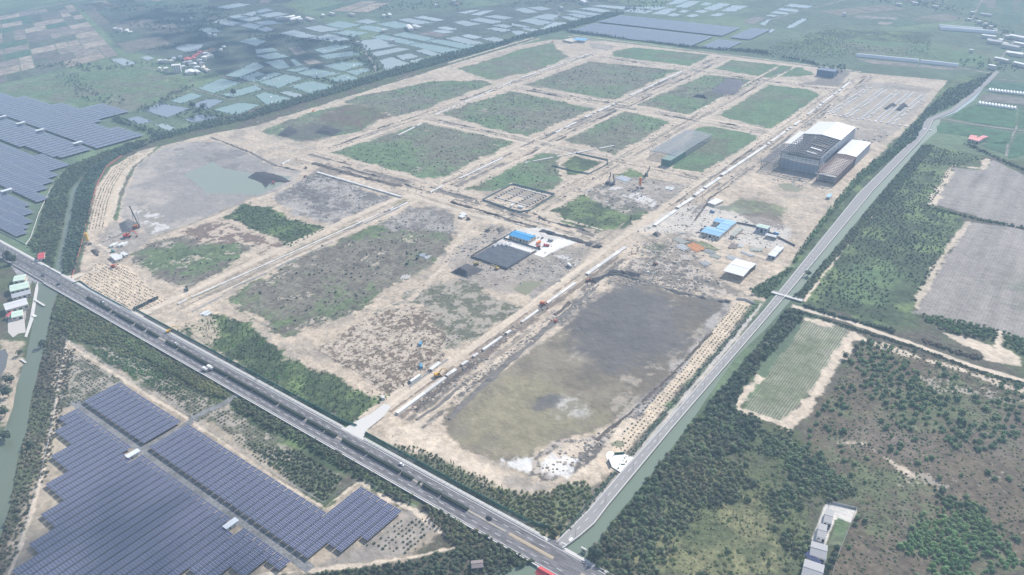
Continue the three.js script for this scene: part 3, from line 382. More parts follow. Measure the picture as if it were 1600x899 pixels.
struct('canal', flat([[-198.4,-1462.4],[-185.3,-1525.6],[-177.7,-1628.8],[-174.5,-1768.3],[-167.7,-1772.7],[-167.7,-1616.2],[-177.8,-1519],[-194.3,-1460.7]], 0.1), W.pale, 'far reach of the canal curving to the right');
struct('pond', flat(rough([[-223.5,-261.3],[-213.6,-275.4],[-202.6,-288.4],[-187.2,-287.6],[-181.9,-272.7],[-220.4,-244.7]], 4, 0.8), 0.1), W.canal, 'green ditch pool at the bottom edge');
struct('pond', flat(rough([[-758.2,-197.1],[-757.7,-201.5],[-744.1,-197.9],[-723.8,-186.8],[-711.7,-177.2],[-730.7,-163.6],[-775.9,-181.9]], 4, 0.5), 0.1), W.dark, 'dark pond at the left edge');
struct('pond', flat(rough([[-1034.1,-570.5],[-1042.3,-597.3],[-1046.7,-627.9],[-1008,-620.6],[-947.4,-629.6],[-893.3,-658.7],[-880.8,-614.5],[-873.2,-584.1],[-901,-570.7],[-941.9,-545.4],[-975.7,-555.5]], 8, 3), 0.1), W.green, 'pale green water left in the drained pond');
struct('pond', flat(rough([[-223.5,-416.5],[-221.3,-423.7],[-214.6,-424.8],[-214.8,-417.3]], 3, 0.4), 0.12), W.olive, 'small square olive pool on the planted bank');
struct('pond', flat(rough([[-311.9,-1018.1],[-300.4,-1029.6],[-277.4,-1020.4],[-278.9,-1005.5],[-296.6,-1000.3]], 3, 1), 0.1), W.olive, 'muddy puddle in front of the steel hall');
struct('pond', flat(rough([[-432.4,-570.9],[-431.3,-592.4],[-414.5,-597.2],[-413.4,-567.6]], 3, 1), 0.1), W.olive, 'yellowish puddle beside the haul road');


// ---------- fish ponds beyond the tree belt ----------
const fishPonds = [];
const dike = mat(0.085, 0.1, 0.07, 1), aeratorMat = mat(0.85, 0.86, 0.86, 0.5), rp = rng(5);
function fishPond(pts, w, aerators = 0) {
  { const cx = pts.reduce((s, p) => s + p[0], 0) / pts.length, cz = pts.reduce((s, p) => s + p[1], 0) / pts.length; pts = pts.map(([x, z]) => [cx + (x - cx) * 1.12, cz + (z - cz) * 1.12]); }
  struct('fish_pond', flat(rough(pts, 12, 0.6), 0.16), w); fishPonds.push(pts);
  const [a, b, c, d] = bounds(pts); let n = 0, guard = 0;
  while (n < aerators && guard++ < 200) { const x = a + (c - a) * rp(), z = b + (d - b) * rp(); if (!inside(pts, x, z) || edgeDist(pts, x, z) < 7) continue; n++; aerator(x, z); }
}
let aeratorSource = null, aeratorCount = 0;
function aerator(x, z) {
  aeratorCount++;
  if (!aeratorSource) {
    aeratorSource = thing('paddle_aerator', 'small white floating paddle aerator on a fish pond', 'aerator', [x, 0.16, z], 0.4, 'white aerators floating on the fish ponds');
    part('float', [bx(4.4, 0.5, 0.9, 0, 0.3, -1), bx(4.4, 0.5, 0.9, 0, 0.3, 1)], aeratorMat, aeratorSource); part('paddle_wheel', [cyl(0.9, 0.9, 0.5, -1.7, 0.8, 0, 8, Math.PI / 2), cyl(0.9, 0.9, 0.5, 1.7, 0.8, 0, 8, Math.PI / 2), bx(3.6, 0.25, 0.25, 0, 0.8, 0)], aeratorMat, aeratorSource);
  } else copyOf(aeratorSource, [x, 0.16, z], rp() * 3);
}
const T = W.teal, B = W.blue, Gp = W.grey, Pp = W.pale;
[[[[-1413.8,-788.9],[-1429.2,-840.6],[-1394.4,-842.5],[-1380.2,-791.3]], T, 0], [[[-1394.7,-724.4],[-1411.6,-764],[-1338.3,-774.2],[-1324.2,-722.9]], B, 0], [[[-1349.9,-791.9],[-1363.3,-835.6],[-1329.7,-844.4],[-1307.8,-794.4]], B, 0], [[[-1369.4,-675.4],[-1368.7,-693.4],[-1319.1,-691.6],[-1325,-670.8]], B, 0], [[[-1281.4,-733.9],[-1285.9,-766.2],[-1241.4,-772.1],[-1254.5,-729]], B, 0], [[[-1296.6,-684.1],[-1286.6,-696.4],[-1251.2,-692.6],[-1248.1,-678.5]], Gp, 0],
 [[[-1451.1,-876.9],[-1477.3,-944.4],[-1417.1,-944.4],[-1393.7,-871]], T, 4], [[[-1495.5,-973.1],[-1542.7,-1079.1],[-1491.1,-1061.5],[-1460,-979.7]], T, 5], [[[-1288.1,-801.3],[-1286.7,-852.9],[-1244.8,-861.3],[-1226.5,-802]], T, 0], [[[-1451.8,-973.7],[-1460.9,-1025.6],[-1424.8,-1018.9],[-1399.7,-971.1]], T, 3], [[[-1369.8,-872.6],[-1372.5,-950.6],[-1335.3,-937.9],[-1332.9,-871.9]], T, 4],
 [[[-1520.8,-1093.1],[-1511.6,-1130.8],[-1443.2,-1095.9],[-1448.4,-1071.5]], T, 2], [[[-1429.4,-999.6],[-1427.6,-1042.1],[-1404.1,-1040.6],[-1389,-975]], T, 3], [[[-1382.9,-974.4],[-1389.7,-1041.7],[-1335.8,-1044.2],[-1318.4,-968.1]], T, 5], [[[-1303.4,-988.3],[-1300.5,-1035.7],[-1231.7,-1035.1],[-1221.8,-976.7]], T, 4], [[[-1303.5,-902.2],[-1307,-927.8],[-1226.7,-925.5],[-1238.4,-878.4]], T, 4], [[[-1377.9,-1070.8],[-1385,-1112.3],[-1301.3,-1115.4],[-1316,-1061.9]], T, 4], [[[-1285,-1074],[-1284.3,-1118.1],[-1238.6,-1107.3],[-1243.9,-1063.3]], T, 4], [[[-1300.5,-1137.7],[-1288.7,-1183.1],[-1268.2,-1170.4],[-1258.8,-1126.4]], T, 3], [[[-1381.8,-1146.1],[-1377,-1189],[-1321.9,-1215.1],[-1314.8,-1136.9]], T, 4], [[[-1528.7,-1245.1],[-1530.1,-1312.7],[-1482.8,-1316.5],[-1481.7,-1234]], T, 4], [[[-1470.3,-1209.3],[-1439.3,-1281.2],[-1400.8,-1265.4],[-1431.3,-1199.3]], T, 4], [[[-1421.4,-1071.6],[-1409.5,-1110.5],[-1386.5,-1111.3],[-1391.8,-1073.6]], T, 0], [[[-1282.8,-943.7],[-1276.3,-962.1],[-1231.2,-956.6],[-1227.9,-938.2]], Gp, 0], [[[-1495.7,-1141],[-1490.1,-1150.2],[-1434.5,-1124.7],[-1436.7,-1110.7]], T, 0], [[[-1593.8,-1126.7],[-1586.1,-1171.6],[-1525.4,-1160.5],[-1543.7,-1119.8]], T, 3], [[[-1655.6,-1169],[-1636.8,-1202],[-1600.1,-1187.4],[-1615.2,-1143]], T, 2], [[[-1770,-1206.5],[-1780.4,-1258.5],[-1713.4,-1242.1],[-1694.2,-1198.2]], T, 1],
 [[[-1507.2,-1371.7],[-1490.4,-1416.5],[-1398,-1385.1],[-1419.4,-1314.4]], Gp, 0], [[[-1387.5,-1293.8],[-1375.4,-1367.4],[-1339.9,-1369],[-1352.6,-1280.4]], Gp, 1], [[[-1313.5,-1251.9],[-1312.4,-1286.7],[-1225.9,-1258.7],[-1234.2,-1192.3]], Gp, 0], [[[-1314.5,-1304.7],[-1306.6,-1339.2],[-1267.8,-1324.8],[-1273.5,-1283.1]], Gp, 1], [[[-1253.5,-1282.9],[-1250.4,-1316.7],[-1221.9,-1306.9],[-1222.1,-1270.2]], Gp, 0], [[[-1311.5,-1366.4],[-1303.9,-1391.7],[-1219.9,-1365],[-1230,-1343.1]], Gp, 0], [[[-1364.5,-1406.3],[-1363.5,-1439.7],[-1208.3,-1431.8],[-1229.9,-1382.1]], T, 1], [[[-1359.4,-1464.5],[-1361.8,-1497.1],[-1203.7,-1486.5],[-1214,-1444.6]], T, 1], [[[-1515.5,-1424.2],[-1512.8,-1461.7],[-1376.8,-1442.4],[-1386.2,-1412.2]], T, 1], [[[-1491.3,-1475.1],[-1484.7,-1515.9],[-1367.9,-1497.9],[-1374.9,-1463.8]], T, 0], [[[-1345,-1514.6],[-1336.3,-1548.1],[-1234.6,-1525.2],[-1252.9,-1491.8]], Gp, 0], [[[-1335.8,-1560.2],[-1331.4,-1586.9],[-1281.6,-1577.6],[-1285.1,-1549.8]], Pp, 0], [[[-1267.9,-1560.6],[-1257.3,-1592.7],[-1192.5,-1580.6],[-1214.7,-1551]], Gp, 0],
 [[[-1765.3,-1328.8],[-1767.1,-1378.3],[-1659.6,-1358],[-1663.8,-1324.3]], Gp, 0], [[[-1642.7,-1332.8],[-1646.8,-1390.2],[-1550.1,-1379.2],[-1566.2,-1334.6]], Gp, 1], [[[-1648.6,-1413.9],[-1640,-1457.1],[-1575.4,-1459.4],[-1568.6,-1407.6]], T, 1], [[[-1753.9,-1479.3],[-1759.5,-1531.5],[-1672.9,-1529.1],[-1675.1,-1466.4]], T, 1], [[[-1767.5,-1417.1],[-1760.2,-1461.7],[-1667,-1453.2],[-1690,-1400.6]], Gp, 0], [[[-1646.3,-1492.1],[-1645.2,-1532.7],[-1563.3,-1530.4],[-1557.7,-1482.9]], T, 2], [[[-1639.2,-1563.5],[-1622.4,-1615.6],[-1542.7,-1595.9],[-1547.9,-1545.2]], T, 0], [[[-1631.8,-1638.2],[-1625.6,-1670.9],[-1525.2,-1661.3],[-1540.3,-1619]], Gp, 0], [[[-1720.1,-1555.6],[-1719.9,-1598.7],[-1665.3,-1589.3],[-1662.3,-1549.3]], Gp, 0], [[[-1956.1,-1396.6],[-1944.8,-1437.9],[-1882.4,-1427.8],[-1903.9,-1378.6]], B, 0], [[[-2049.1,-1472.9],[-2043.8,-1539.1],[-1980.5,-1530.1],[-1991.2,-1468.5]], Gp, 0], [[[-1876.6,-1336.4],[-1890.1,-1368],[-1825.3,-1355.1],[-1816.6,-1322]], B, 0], [[[-2111.4,-1514.3],[-2121.4,-1557.8],[-2075.7,-1552.2],[-2074.6,-1498.1]], B, 0],
 [[[-2280.2,-1496.2],[-2287.2,-1572.8],[-2234.5,-1582.9],[-2222.9,-1496.6]], Gp, 0], [[[-2101.8,-1410.2],[-2107.1,-1453.2],[-2054.3,-1448.2],[-2051.8,-1401.7]], Gp, 0], [[[-2005.1,-1243.6],[-2008.5,-1276],[-1927.8,-1265.6],[-1936.7,-1227]], Gp, 0], [[[-2064.5,-1330],[-2075.8,-1375.2],[-1967.3,-1361.6],[-1974.2,-1324.3]], Gp, 0], [[[-1972.8,-1344.3],[-1961.7,-1379],[-1876.5,-1368.3],[-1867.1,-1329.2]], B, 0], [[[-2095.5,-1444.7],[-2115.8,-1511.7],[-2076.2,-1487.6],[-2043.4,-1445.8]], Gp, 0], [[[-2051.8,-1401.7],[-2026.8,-1455.9],[-1990.2,-1439.3],[-1982.5,-1394.6]], Gp, 0], [[[-1856,-910.5],[-1849.2,-934.3],[-1772.9,-925.9],[-1769.5,-896.8]], Gp, 0], [[[-1817.7,-964.1],[-1820.6,-982.1],[-1783.6,-976.2],[-1776.4,-955.7]], Gp, 0], [[[-1845.9,-1069.8],[-1859.3,-1109.6],[-1820.7,-1129.5],[-1777.7,-1091.6],[-1777.2,-1060.5]], Gp, 0],
 [[[-1475.4,-1691.9],[-1464.1,-1726.7],[-1395.9,-1713.3],[-1408.3,-1673.4]], Gp, 0], [[[-1459.7,-1607.5],[-1456.1,-1636],[-1401.7,-1625.4],[-1412.2,-1598.5]], Pp, 0], [[[-1441.3,-1567.8],[-1429.6,-1592.7],[-1383.7,-1591.1],[-1394.1,-1564.9]], Pp, 0], [[[-1558.1,-1817.4],[-1559.7,-1863.7],[-1536,-1887.6],[-1529.2,-1819.5]], Pp, 0], [[[-1512.8,-1814.2],[-1514,-1875.4],[-1493.8,-1903.5],[-1480.5,-1818.6]], Pp, 0], [[[-1456.4,-1745.6],[-1453.4,-1784.9],[-1364.8,-1773.6],[-1372.5,-1733.2]], Gp, 0], [[[-1452.6,-1805.8],[-1440.8,-1842.8],[-1379.2,-1836],[-1379.9,-1800.9]], Gp, 0], [[[-1338.8,-1669.5],[-1327.8,-1696.9],[-1271,-1691.1],[-1276.4,-1657.8]], Gp, 0], [[[-1351.7,-1713.7],[-1340.6,-1742],[-1301.3,-1731.6],[-1301.8,-1705.2]], Gp, 0], [[[-1614.5,-1692.4],[-1612,-1723.6],[-1518.4,-1707.6],[-1530.4,-1680.5]], Pp, 0],
 [[[-1332,-1807.7],[-1320.8,-1857.1],[-1241.1,-1835.8],[-1247.3,-1783.4]], Gp, 0], [[[-1327.9,-1768.7],[-1263.8,-1754.7],[-1237.3,-1732.3],[-1307.3,-1741.1]], Gp, 0], [[[-1328,-1867.2],[-1324.7,-1934.4],[-1287.1,-1936.2],[-1261,-1865.2]], Gp, 0], [[[-1215.7,-1745.7],[-1237.3,-1838.1],[-1197.4,-1849],[-1188.1,-1750.1]], Pp, 0], [[[-1259,-1718.9],[-1251.1,-1744.3],[-1199.8,-1730.2],[-1205.4,-1701.9]], Gp, 0], [[[-1269.2,-1917.6],[-1248.8,-1935.9],[-1196.8,-1913],[-1205.4,-1885.3]], Gp, 0], [[[-1277.4,-1963.1],[-1258,-1984],[-1192.1,-1964.6],[-1209.8,-1933.5]], Gp, 0], [[[-1307.4,-2000.3],[-1285.1,-2026.3],[-1195.1,-2013.1],[-1201.3,-1979.5]], Gp, 0], [[[-1448.8,-1946.7],[-1440.5,-1984.1],[-1368.1,-1948],[-1385.4,-1915.9]], Gp, 0], [[[-1435.5,-1993.6],[-1412.1,-2027.5],[-1366.6,-2012.3],[-1373.9,-1972.7]], Gp, 0], [[[-1289.1,-2058.9],[-1270.8,-2092.6],[-1194.3,-2074.9],[-1207.3,-2042.2]], Pp, 0], [[[-1285.6,-2116.6],[-1265.6,-2148.7],[-1181.4,-2156.1],[-1183.9,-2112.7]], Pp, 0], [[[-1261.4,-1679.5],[-1247.3,-1695.8],[-1200.5,-1680.6],[-1222.3,-1647.7]], Gp, 0],
 [[[-1160,-2089.4],[-1155.8,-2139.2],[-1091.5,-2137],[-1091.3,-2088.1]], Pp, 0], [[[-1169.2,-2153.7],[-1119.1,-2209.9],[-1080.4,-2216.8],[-1091,-2156.1]], Pp, 0], [[[-1103.6,-2252.3],[-1122.7,-2344.6],[-1084.8,-2367.1],[-1077,-2295.2]], Pp, 0], [[[-1068,-2234],[-1078.5,-2342.6],[-1042.7,-2357],[-1032.6,-2235.8]], Pp, 0], [[[-1070.7,-2097.6],[-1075.9,-2187.3],[-1048.1,-2204.1],[-1034,-2104.9]], Pp, 0], [[[-980.8,-2244.6],[-985.2,-2356.8],[-947.5,-2352.4],[-942.2,-2236.5]], Pp, 0], [[[-923.5,-2238.5],[-931.6,-2338.7],[-890.4,-2347.1],[-888.5,-2247.4]], Pp, 0], [[[-1024.5,-2095.9],[-1024,-2135],[-993.5,-2123.6],[-1000.3,-2087.3]], Pp, 0], [[[-973.4,-2112.4],[-971.2,-2149],[-946.6,-2143.3],[-949.8,-2103.7]], Pp, 0], [[[-1020.5,-2158.4],[-1023.9,-2196.5],[-1001.3,-2191.5],[-999.3,-2156]], Pp, 0], [[[-985.1,-2189],[-976.8,-2225],[-952.4,-2214.9],[-954.8,-2176.9]], Pp, 0], [[[-918.9,-2151.4],[-920.3,-2197.8],[-895.1,-2195.2],[-894.1,-2149.1]], Pp, 0], [[[-1018,-2303.5],[-1024,-2350.8],[-1001.5,-2347.1],[-995.9,-2300.2]], Pp, 0],
 [[[-797.5,-2409.3],[-794.1,-2454.1],[-730.7,-2449.3],[-734,-2402.7]], Pp, 0], [[[-794.3,-2335],[-793.9,-2372.9],[-744.4,-2365.1],[-740.7,-2327.7]], Pp, 0], [[[-791.2,-2276.1],[-790.8,-2312.6],[-749.7,-2301.2],[-750.3,-2277.2]], Pp, 0], [[[-789.9,-2224.1],[-782.2,-2252],[-754.7,-2245.5],[-762.5,-2223.6]], Pp, 0], [[[-758,-2106],[-765.2,-2182.6],[-753.7,-2175.8],[-739.3,-2091.4]], Pp, 0], [[[-685.7,-2093.9],[-690.7,-2233.7],[-675.3,-2232],[-668.4,-2094.6]], Pp, 0], [[[-701.9,-2015],[-708.5,-2054.8],[-694.4,-2048.7],[-692.7,-2001.6]], Pp, 0]].forEach(a => fishPond(...a));

// ---------- the highway ----------
const grain = (() => { const n = 512, d = new Uint8Array(n * n * 4); for (let j = 0; j < n; j++) for (let i = 0; i < n; i++) { const v = 205 + 60 * noiseTab[j * 2 * NT + i * 2] + 40 * noiseTab[((j * 11) & 1023) * NT + ((i * 11) & 1023)]; d.set([v, v, v, 255], (j * n + i) * 4); } const t = new THREE.DataTexture(d, n, n, THREE.RGBAFormat); t.colorSpace = THREE.SRGBColorSpace; t.wrapS = t.wrapT = THREE.RepeatWrapping; t.magFilter = THREE.LinearFilter; t.needsUpdate = true; return t; })();
const grainOf = (rx, ry) => { const t = grain.clone(); t.repeat.set(rx, ry); t.needsUpdate = true; return t; };
const asphalt = mat(0.25, 0.245, 0.26, 0.95); asphalt.map = grainOf(1, 6);
const asphaltPale = mat(0.46, 0.45, 0.45, 0.95); asphaltPale.map = grainOf(4, 2);
const paint = mat(0.78, 0.78, 0.76, 0.7), yellow = mat(0.62, 0.40, 0.13, 0.7), conc = mat(0.56, 0.55, 0.53, 0.9), concWhite = mat(0.66, 0.655, 0.64, 0.8), darkMetal = mat(0.12, 0.125, 0.13, 0.6), steel = mat(0.42, 0.44, 0.46, 0.5);
const RY = 1.0;   // road level above the fields
const rect = (x0, x1, z0, z1) => [[x0, z0], [x1, z0], [x1, z1], [x0, z1]];
{
  const X0 = -1300, X1 = 260;
  struct('highway', [bx(X1 - X0, 1.3, 20.4, (X0 + X1) / 2, RY - 0.66, -296), flat(rect(X0, X1, -306.2, -285.8), RY)], asphalt, 'four-lane asphalt highway with hedged median');
  struct('road', flat([[-968.4,-300.7],[-927.6,-301],[-859.3,-285.3],[-876,-280.8],[-866.1,-273.5],[-836.2,-257.2],[-796.6,-237.9],[-798.1,-229.3],[-833.3,-243.1],[-870.7,-270.3],[-936.9,-284.7]], 0.2), asphaltPale, 'grey side road running past the riverside sheds');
  const solid = [], dash = [];
  for (const z of [-287.3, -305.4]) solid.push(flat(rect(X0, X1, z - 0.14, z + 0.14), RY + 0.02));
  for (let x = X0; x < X1; x += 10) for (const z of [-291.3, -301.2]) if (!(x > -205 && x < -172 && z < -296)) dash.push(flat(rect(x, x + 4.4, z - 0.11, z + 0.11), RY + 0.02));
  struct('lane_marking', solid, paint); struct('lane_marking', dash, paint);
  struct('lane_marking', [flat(rect(-232, -196, -297.9, -297.6), RY + 0.03), flat(rect(-232, -196, -295.9, -295.6), RY + 0.03), flat(rect(-175, -158, -297.6, -297.3), RY + 0.03), flat(rect(-175, -158, -295.9, -295.6), RY + 0.03)], yellow, 'orange lines round the median nose');
  struct('median_strip', [bx(590, 0.16, 1.5, -530, RY + 0.08, -296.8), bx(36, 0.1, 1.6, -214, RY + 0.05, -296.8), bx(17, 0.1, 1.6, -166.5, RY + 0.05, -296.6)], mat(0.36, 0.33, 0.28, 0.95), 'low kerbed median between the carriageways');
  struct('shoulder', flat(rect(X0, X1, -308.9, -306.2), RY - 0.15), conc);
  // guard rails and parapets, each run a thing
  const rail = (x0, x1, z, label) => { const t = thing('guard_rail', label, 'guard rail', [x0, RY - 0.2, z]); part('beam', bx(x1 - x0, 0.45, 0.32, (x1 - x0) / 2, 0.75, 0), concWhite, t); const p = []; for (let x = 0; x < x1 - x0; x += 4) p.push(bx(0.2, 0.6, 0.2, x, 0.3, 0)); stuffPart('posts', p, steel, t); };
  rail(-740, -575, -307.3, 'inner white guard rail beside the young tree plot, left stretch'); rail(-572, -408, -307.3, 'inner white guard rail beside the young tree plot, right stretch'); rail(-383, -209, -307.3, 'inner white guard rail along the brown pond side');
  rail(-740, -408, -308.7, 'outer white guard rail beside the young tree plot'); rail(-383, -215, -308.7, 'outer white guard rail along the brown pond side'); rail(-170, 120, -307.3, 'white guard rail beyond the junction at the bottom edge');
  const par = (x0, x1, z, label, h = 0.8) => { const t = thing('parapet', label, 'parapet', [x0, RY - 0.4, z]); part('kerb_wall', bx(x1 - x0, h, 0.45, (x1 - x0) / 2, h / 2, 0), concWhite, t); part('coping', bx(x1 - x0, 0.14, 0.62, (x1 - x0) / 2, h + 0.07, 0), concWhite, t); };
  par(-860, -392, -285.5, 'long white roadside parapet above the solar farm scrub'); par(-384, -246, -285.5, 'white roadside parapet near the track entrance'); par(-243, -130, -285.5, 'white roadside parapet above the ditch pool'); par(-905, -862, -306.4, 'white bridge parapet over the narrow canal', 1.0); par(-1250, -985, -285.5, 'white roadside parapet at the left edge');
  const dec = thing('median_fence', 'thin dark fence on the highway median over the bridge', 'fence', [-1180, RY, -296.6]); part('rail', [bx(430, 0.12, 0.1, 215, 0.9, 0), bx(430, 0.12, 0.1, 215, 0.5, 0)], darkMetal, dec); { const p = []; for (let x = 0; x < 430; x += 5) p.push(bx(0.12, 1, 0.12, x, 0.5, 0)); stuffPart('posts', p, darkMetal, dec); }
}
// east road: a polyline slab with edge walls
const eastRoad = [[-199.2,-308.6],[-197.4,-316.7],[-196.7,-329.1],[-196,-353],[-196.8,-395.2],[-196.8,-453.5],[-198.3,-544.8],[-197.8,-676.7],[-199.1,-738],[-206.1,-1033.8],[-200.3,-1297.8],[-202.5,-1373.3],[-207,-1441.3],[-187.5,-1526.5],[-178.1,-1631.1],[-169.4,-1780.4],[-165.4,-1869]];
const eastL = [[-202.8,-309.4],[-201.6,-326.3],[-200.5,-347.5],[-201.1,-390.5],[-200.5,-450.9],[-201.2,-538],[-201.8,-678.5],[-203.4,-735],[-212,-1040.5],[-205.9,-1294],[-209.2,-1368.8],[-212.2,-1442.3],[-190.1,-1529.5],[-182.6,-1633.2],[-174.3,-1783.2],[-169.5,-1872.8]];
const eastR = [[-195.7,-307.1],[-192.5,-322.4],[-190.4,-337.9],[-191.5,-358.5],[-192.2,-406.2],[-193.1,-456.2],[-193.7,-667.7],[-194.2,-741.4],[-198.6,-1060.5],[-194.6,-1301.6],[-195.9,-1373.7],[-201,-1441],[-183.4,-1515.2],[-173.7,-1623.7],[-164.8,-1771.7],[-162.5,-1864.5]];
{
  const poly = eastL.concat(eastR.slice().reverse());
  const g = new THREE.ExtrudeGeometry(new THREE.Shape(poly.map(([x, z]) => new THREE.Vector2(x, -z))), { depth: RY - 0.05, bevelEnabled: false }); g.rotateX(-Math.PI / 2);
  struct('road', g, asphaltPale, 'pale two-lane road beside the straight canal');
  const dashes = []; const mid = eastRoad; for (const [x, z, a] of along(mid, 10)) { if (z < -900) break; dashes.push(bx(0.22, 0.02, 4, x, RY - 0.02, z, a)); }
  struct('lane_marking', dashes, paint);
  const band = (L, w, h, y, m) => { const out = []; for (let i = 0; i + 1 < L.length; i++) out.push(bar([L[i][0], y, L[i][1]], [L[i + 1][0], y, L[i + 1][1]], w, h)); return out; };
  const edge = thing('parapet', 'low white wall between the east road and its canal', 'parapet'); part('kerb_wall', band(eastR.slice(0, 12), 0.5, 0.7, RY + 0.3), concWhite, edge); part('quay_wall', band(eastR.slice(0, 12).map(([x, z]) => [x + 0.4, z]), 0.5, 1.2, 0.35), mat(0.16, 0.16, 0.15, 0.95), edge);
  struct('lane_marking', band(eastL.slice(0, 11).map(([x, z]) => [x + 0.7, z]), 0.3, 0.04, RY - 0.02), paint);
  struct('lane_marking', [bx(4.2, 0.02, 0.5, -197.5, RY + 0.0, -311.2, 0.1), bx(1.6, 0.02, 3.4, -195.6, RY + 0.0, -317, -0.15)], paint);
}
// junctions and ramps
struct('road', flat([[-384.7,-306.6],[-405.9,-305.8],[-404.8,-319.4],[-401.8,-333.7],[-403,-349.7],[-395.3,-350.9],[-390.8,-337.5],[-389.7,-318.4],[-385.7,-309.7]], RY - 0.1), conc, 'pale concrete ramp from the highway onto the haul road');
struct('road', flat([[-209.7,-304.4],[-193.1,-307],[-199.2,-308.6],[-202.1,-311.3],[-204.4,-310.3]], RY - 0.01), asphalt, 'junction mouth of the east road');
struct('path', flat([[-719,-306.3],[-719,-312.6],[-716.1,-319.3],[-702.4,-319.6],[-702.8,-308.6]], RY - 0.2), mat(0.56, 0.49, 0.4, 1), 'sandy ramp from the highway to the pipe road');
struct('path', flat([[-858.6,-303.8],[-851,-316.4],[-849.6,-323],[-842.4,-320.6],[-839.5,-306.3]], RY - 0.2), mat(0.56, 0.5, 0.41, 1), 'sandy ramp from the bridge to the container camp');
struct('bridge', [bx(32, 0.6, 5.6, -192.5, 0.9, -719), bx(32, 0.5, 0.4, -192.5, 1.4, -716.4), bx(32, 0.5, 0.4, -192.5, 1.4, -721.6)], conc, 'small concrete bridge over the straight canal');
landPatch('road', stripPoly([[-256.1,-794.9],[-234.3,-796.4],[-210.5,-790.2],[-202.9,-784.5]], 2.4), 0.1, 'pale lane joining the east road');
const accessLane = stripPoly([[-518.2,-241.3],[-517.3,-256.4],[-514.2,-270.3],[-514.9,-278.5],[-514.9,-286.2]], 2.8);
{ const lane = mat(0.31, 0.315, 0.32, 0.95); lane.map = grainOf(3, 3);
  struct('road', flat(rect(-622, -318, -201.6, -194.6), 0.1), lane, 'grey concrete service lane through the solar farm'); struct('road', flat(rect(-518.8, -512.4, -242, -201.6), 0.1), lane, 'grey cross lane between two solar blocks');
  struct('road', flat(accessLane, 0.16), lane, 'grey access lane from the highway into the solar farm'); }
// far lanes
for (const [L, w, label] of [[[[-2695.8,-1026.4],[-2786.2,-1181.7],[-2820.9,-1368.2]], 12, 'broad pale road in the far left haze'], [[[-1808.2,-646.5],[-1806.7,-696.9],[-1798.8,-760.1],[-1802.9,-818.5],[-1750.5,-909],[-1637.6,-918.3],[-1538.2,-916.1]], 3.5, 'pale lane along the far farmland edge'], [[[-756.7,-2160.3],[-739.7,-2298.4],[-716.8,-2435.2],[-684.3,-2604.6]], 6, 'far road running up to the haze'], [[[-199,-1465.4],[-139.1,-1456.7],[-71.2,-1461.2]], 6, 'reddish lane between the paddies'], [[[-86.9,-1590.8],[-82.7,-1484],[-82.2,-1378.2],[-75.3,-1311.6]], 3, 'thin lane crossing the paddies'], [[[-174.8,-1797.8],[-113.3,-1808.1]], 4, 'pale lane along the top paddies'], [[[-306.8,-2462.9],[-244.5,-2323],[-185.5,-2245.3],[-166.3,-2246.4]], 7, 'far road through the hazy village'], [[[-178.1,-1957.4],[-179.9,-2103.8],[-182.4,-2247.3]], 4, 'far village lane'], [[[-326,-2333.7],[-314.4,-2485.6],[-342,-2807.7]], 4, 'far lane to the haze'], [[[-441,-1852.1],[-313.8,-1870.5],[-225.5,-1859.4],[-167.8,-1845.4]], 7, 'long pale lane by the greenhouses'], [[[-1528,-1358.6],[-1482.4,-1342.8],[-1371.7,-1268.2],[-1290,-1208.6],[-1244.5,-1168.8]], 5, 'curving lane between the fish ponds'], [[[-1375.1,-956.5],[-1324.4,-945.1],[-1322.8,-975.6],[-1332.9,-1046.1],[-1306.6,-1120.3]], 3.5, 'sandy dike lane among the fish ponds'], [[[-1495.2,-956.9],[-1375.1,-956.5]], 3.5, 'sandy dike lane left of the fish ponds'], [[[-1459.4,-864.1],[-1331.6,-856.5],[-1300.9,-863.3]], 3, 'dike lane beside the near fish ponds'], [[[-1375.1,-1991.1],[-1304.7,-1970.9],[-1263.2,-1892.3],[-1235.5,-1812.1]], 5, 'far dike lane']])
  struct('path', flat(stripPoly(L, w / 2), 0.12), mat(0.38, 0.36, 0.33, 1), label);


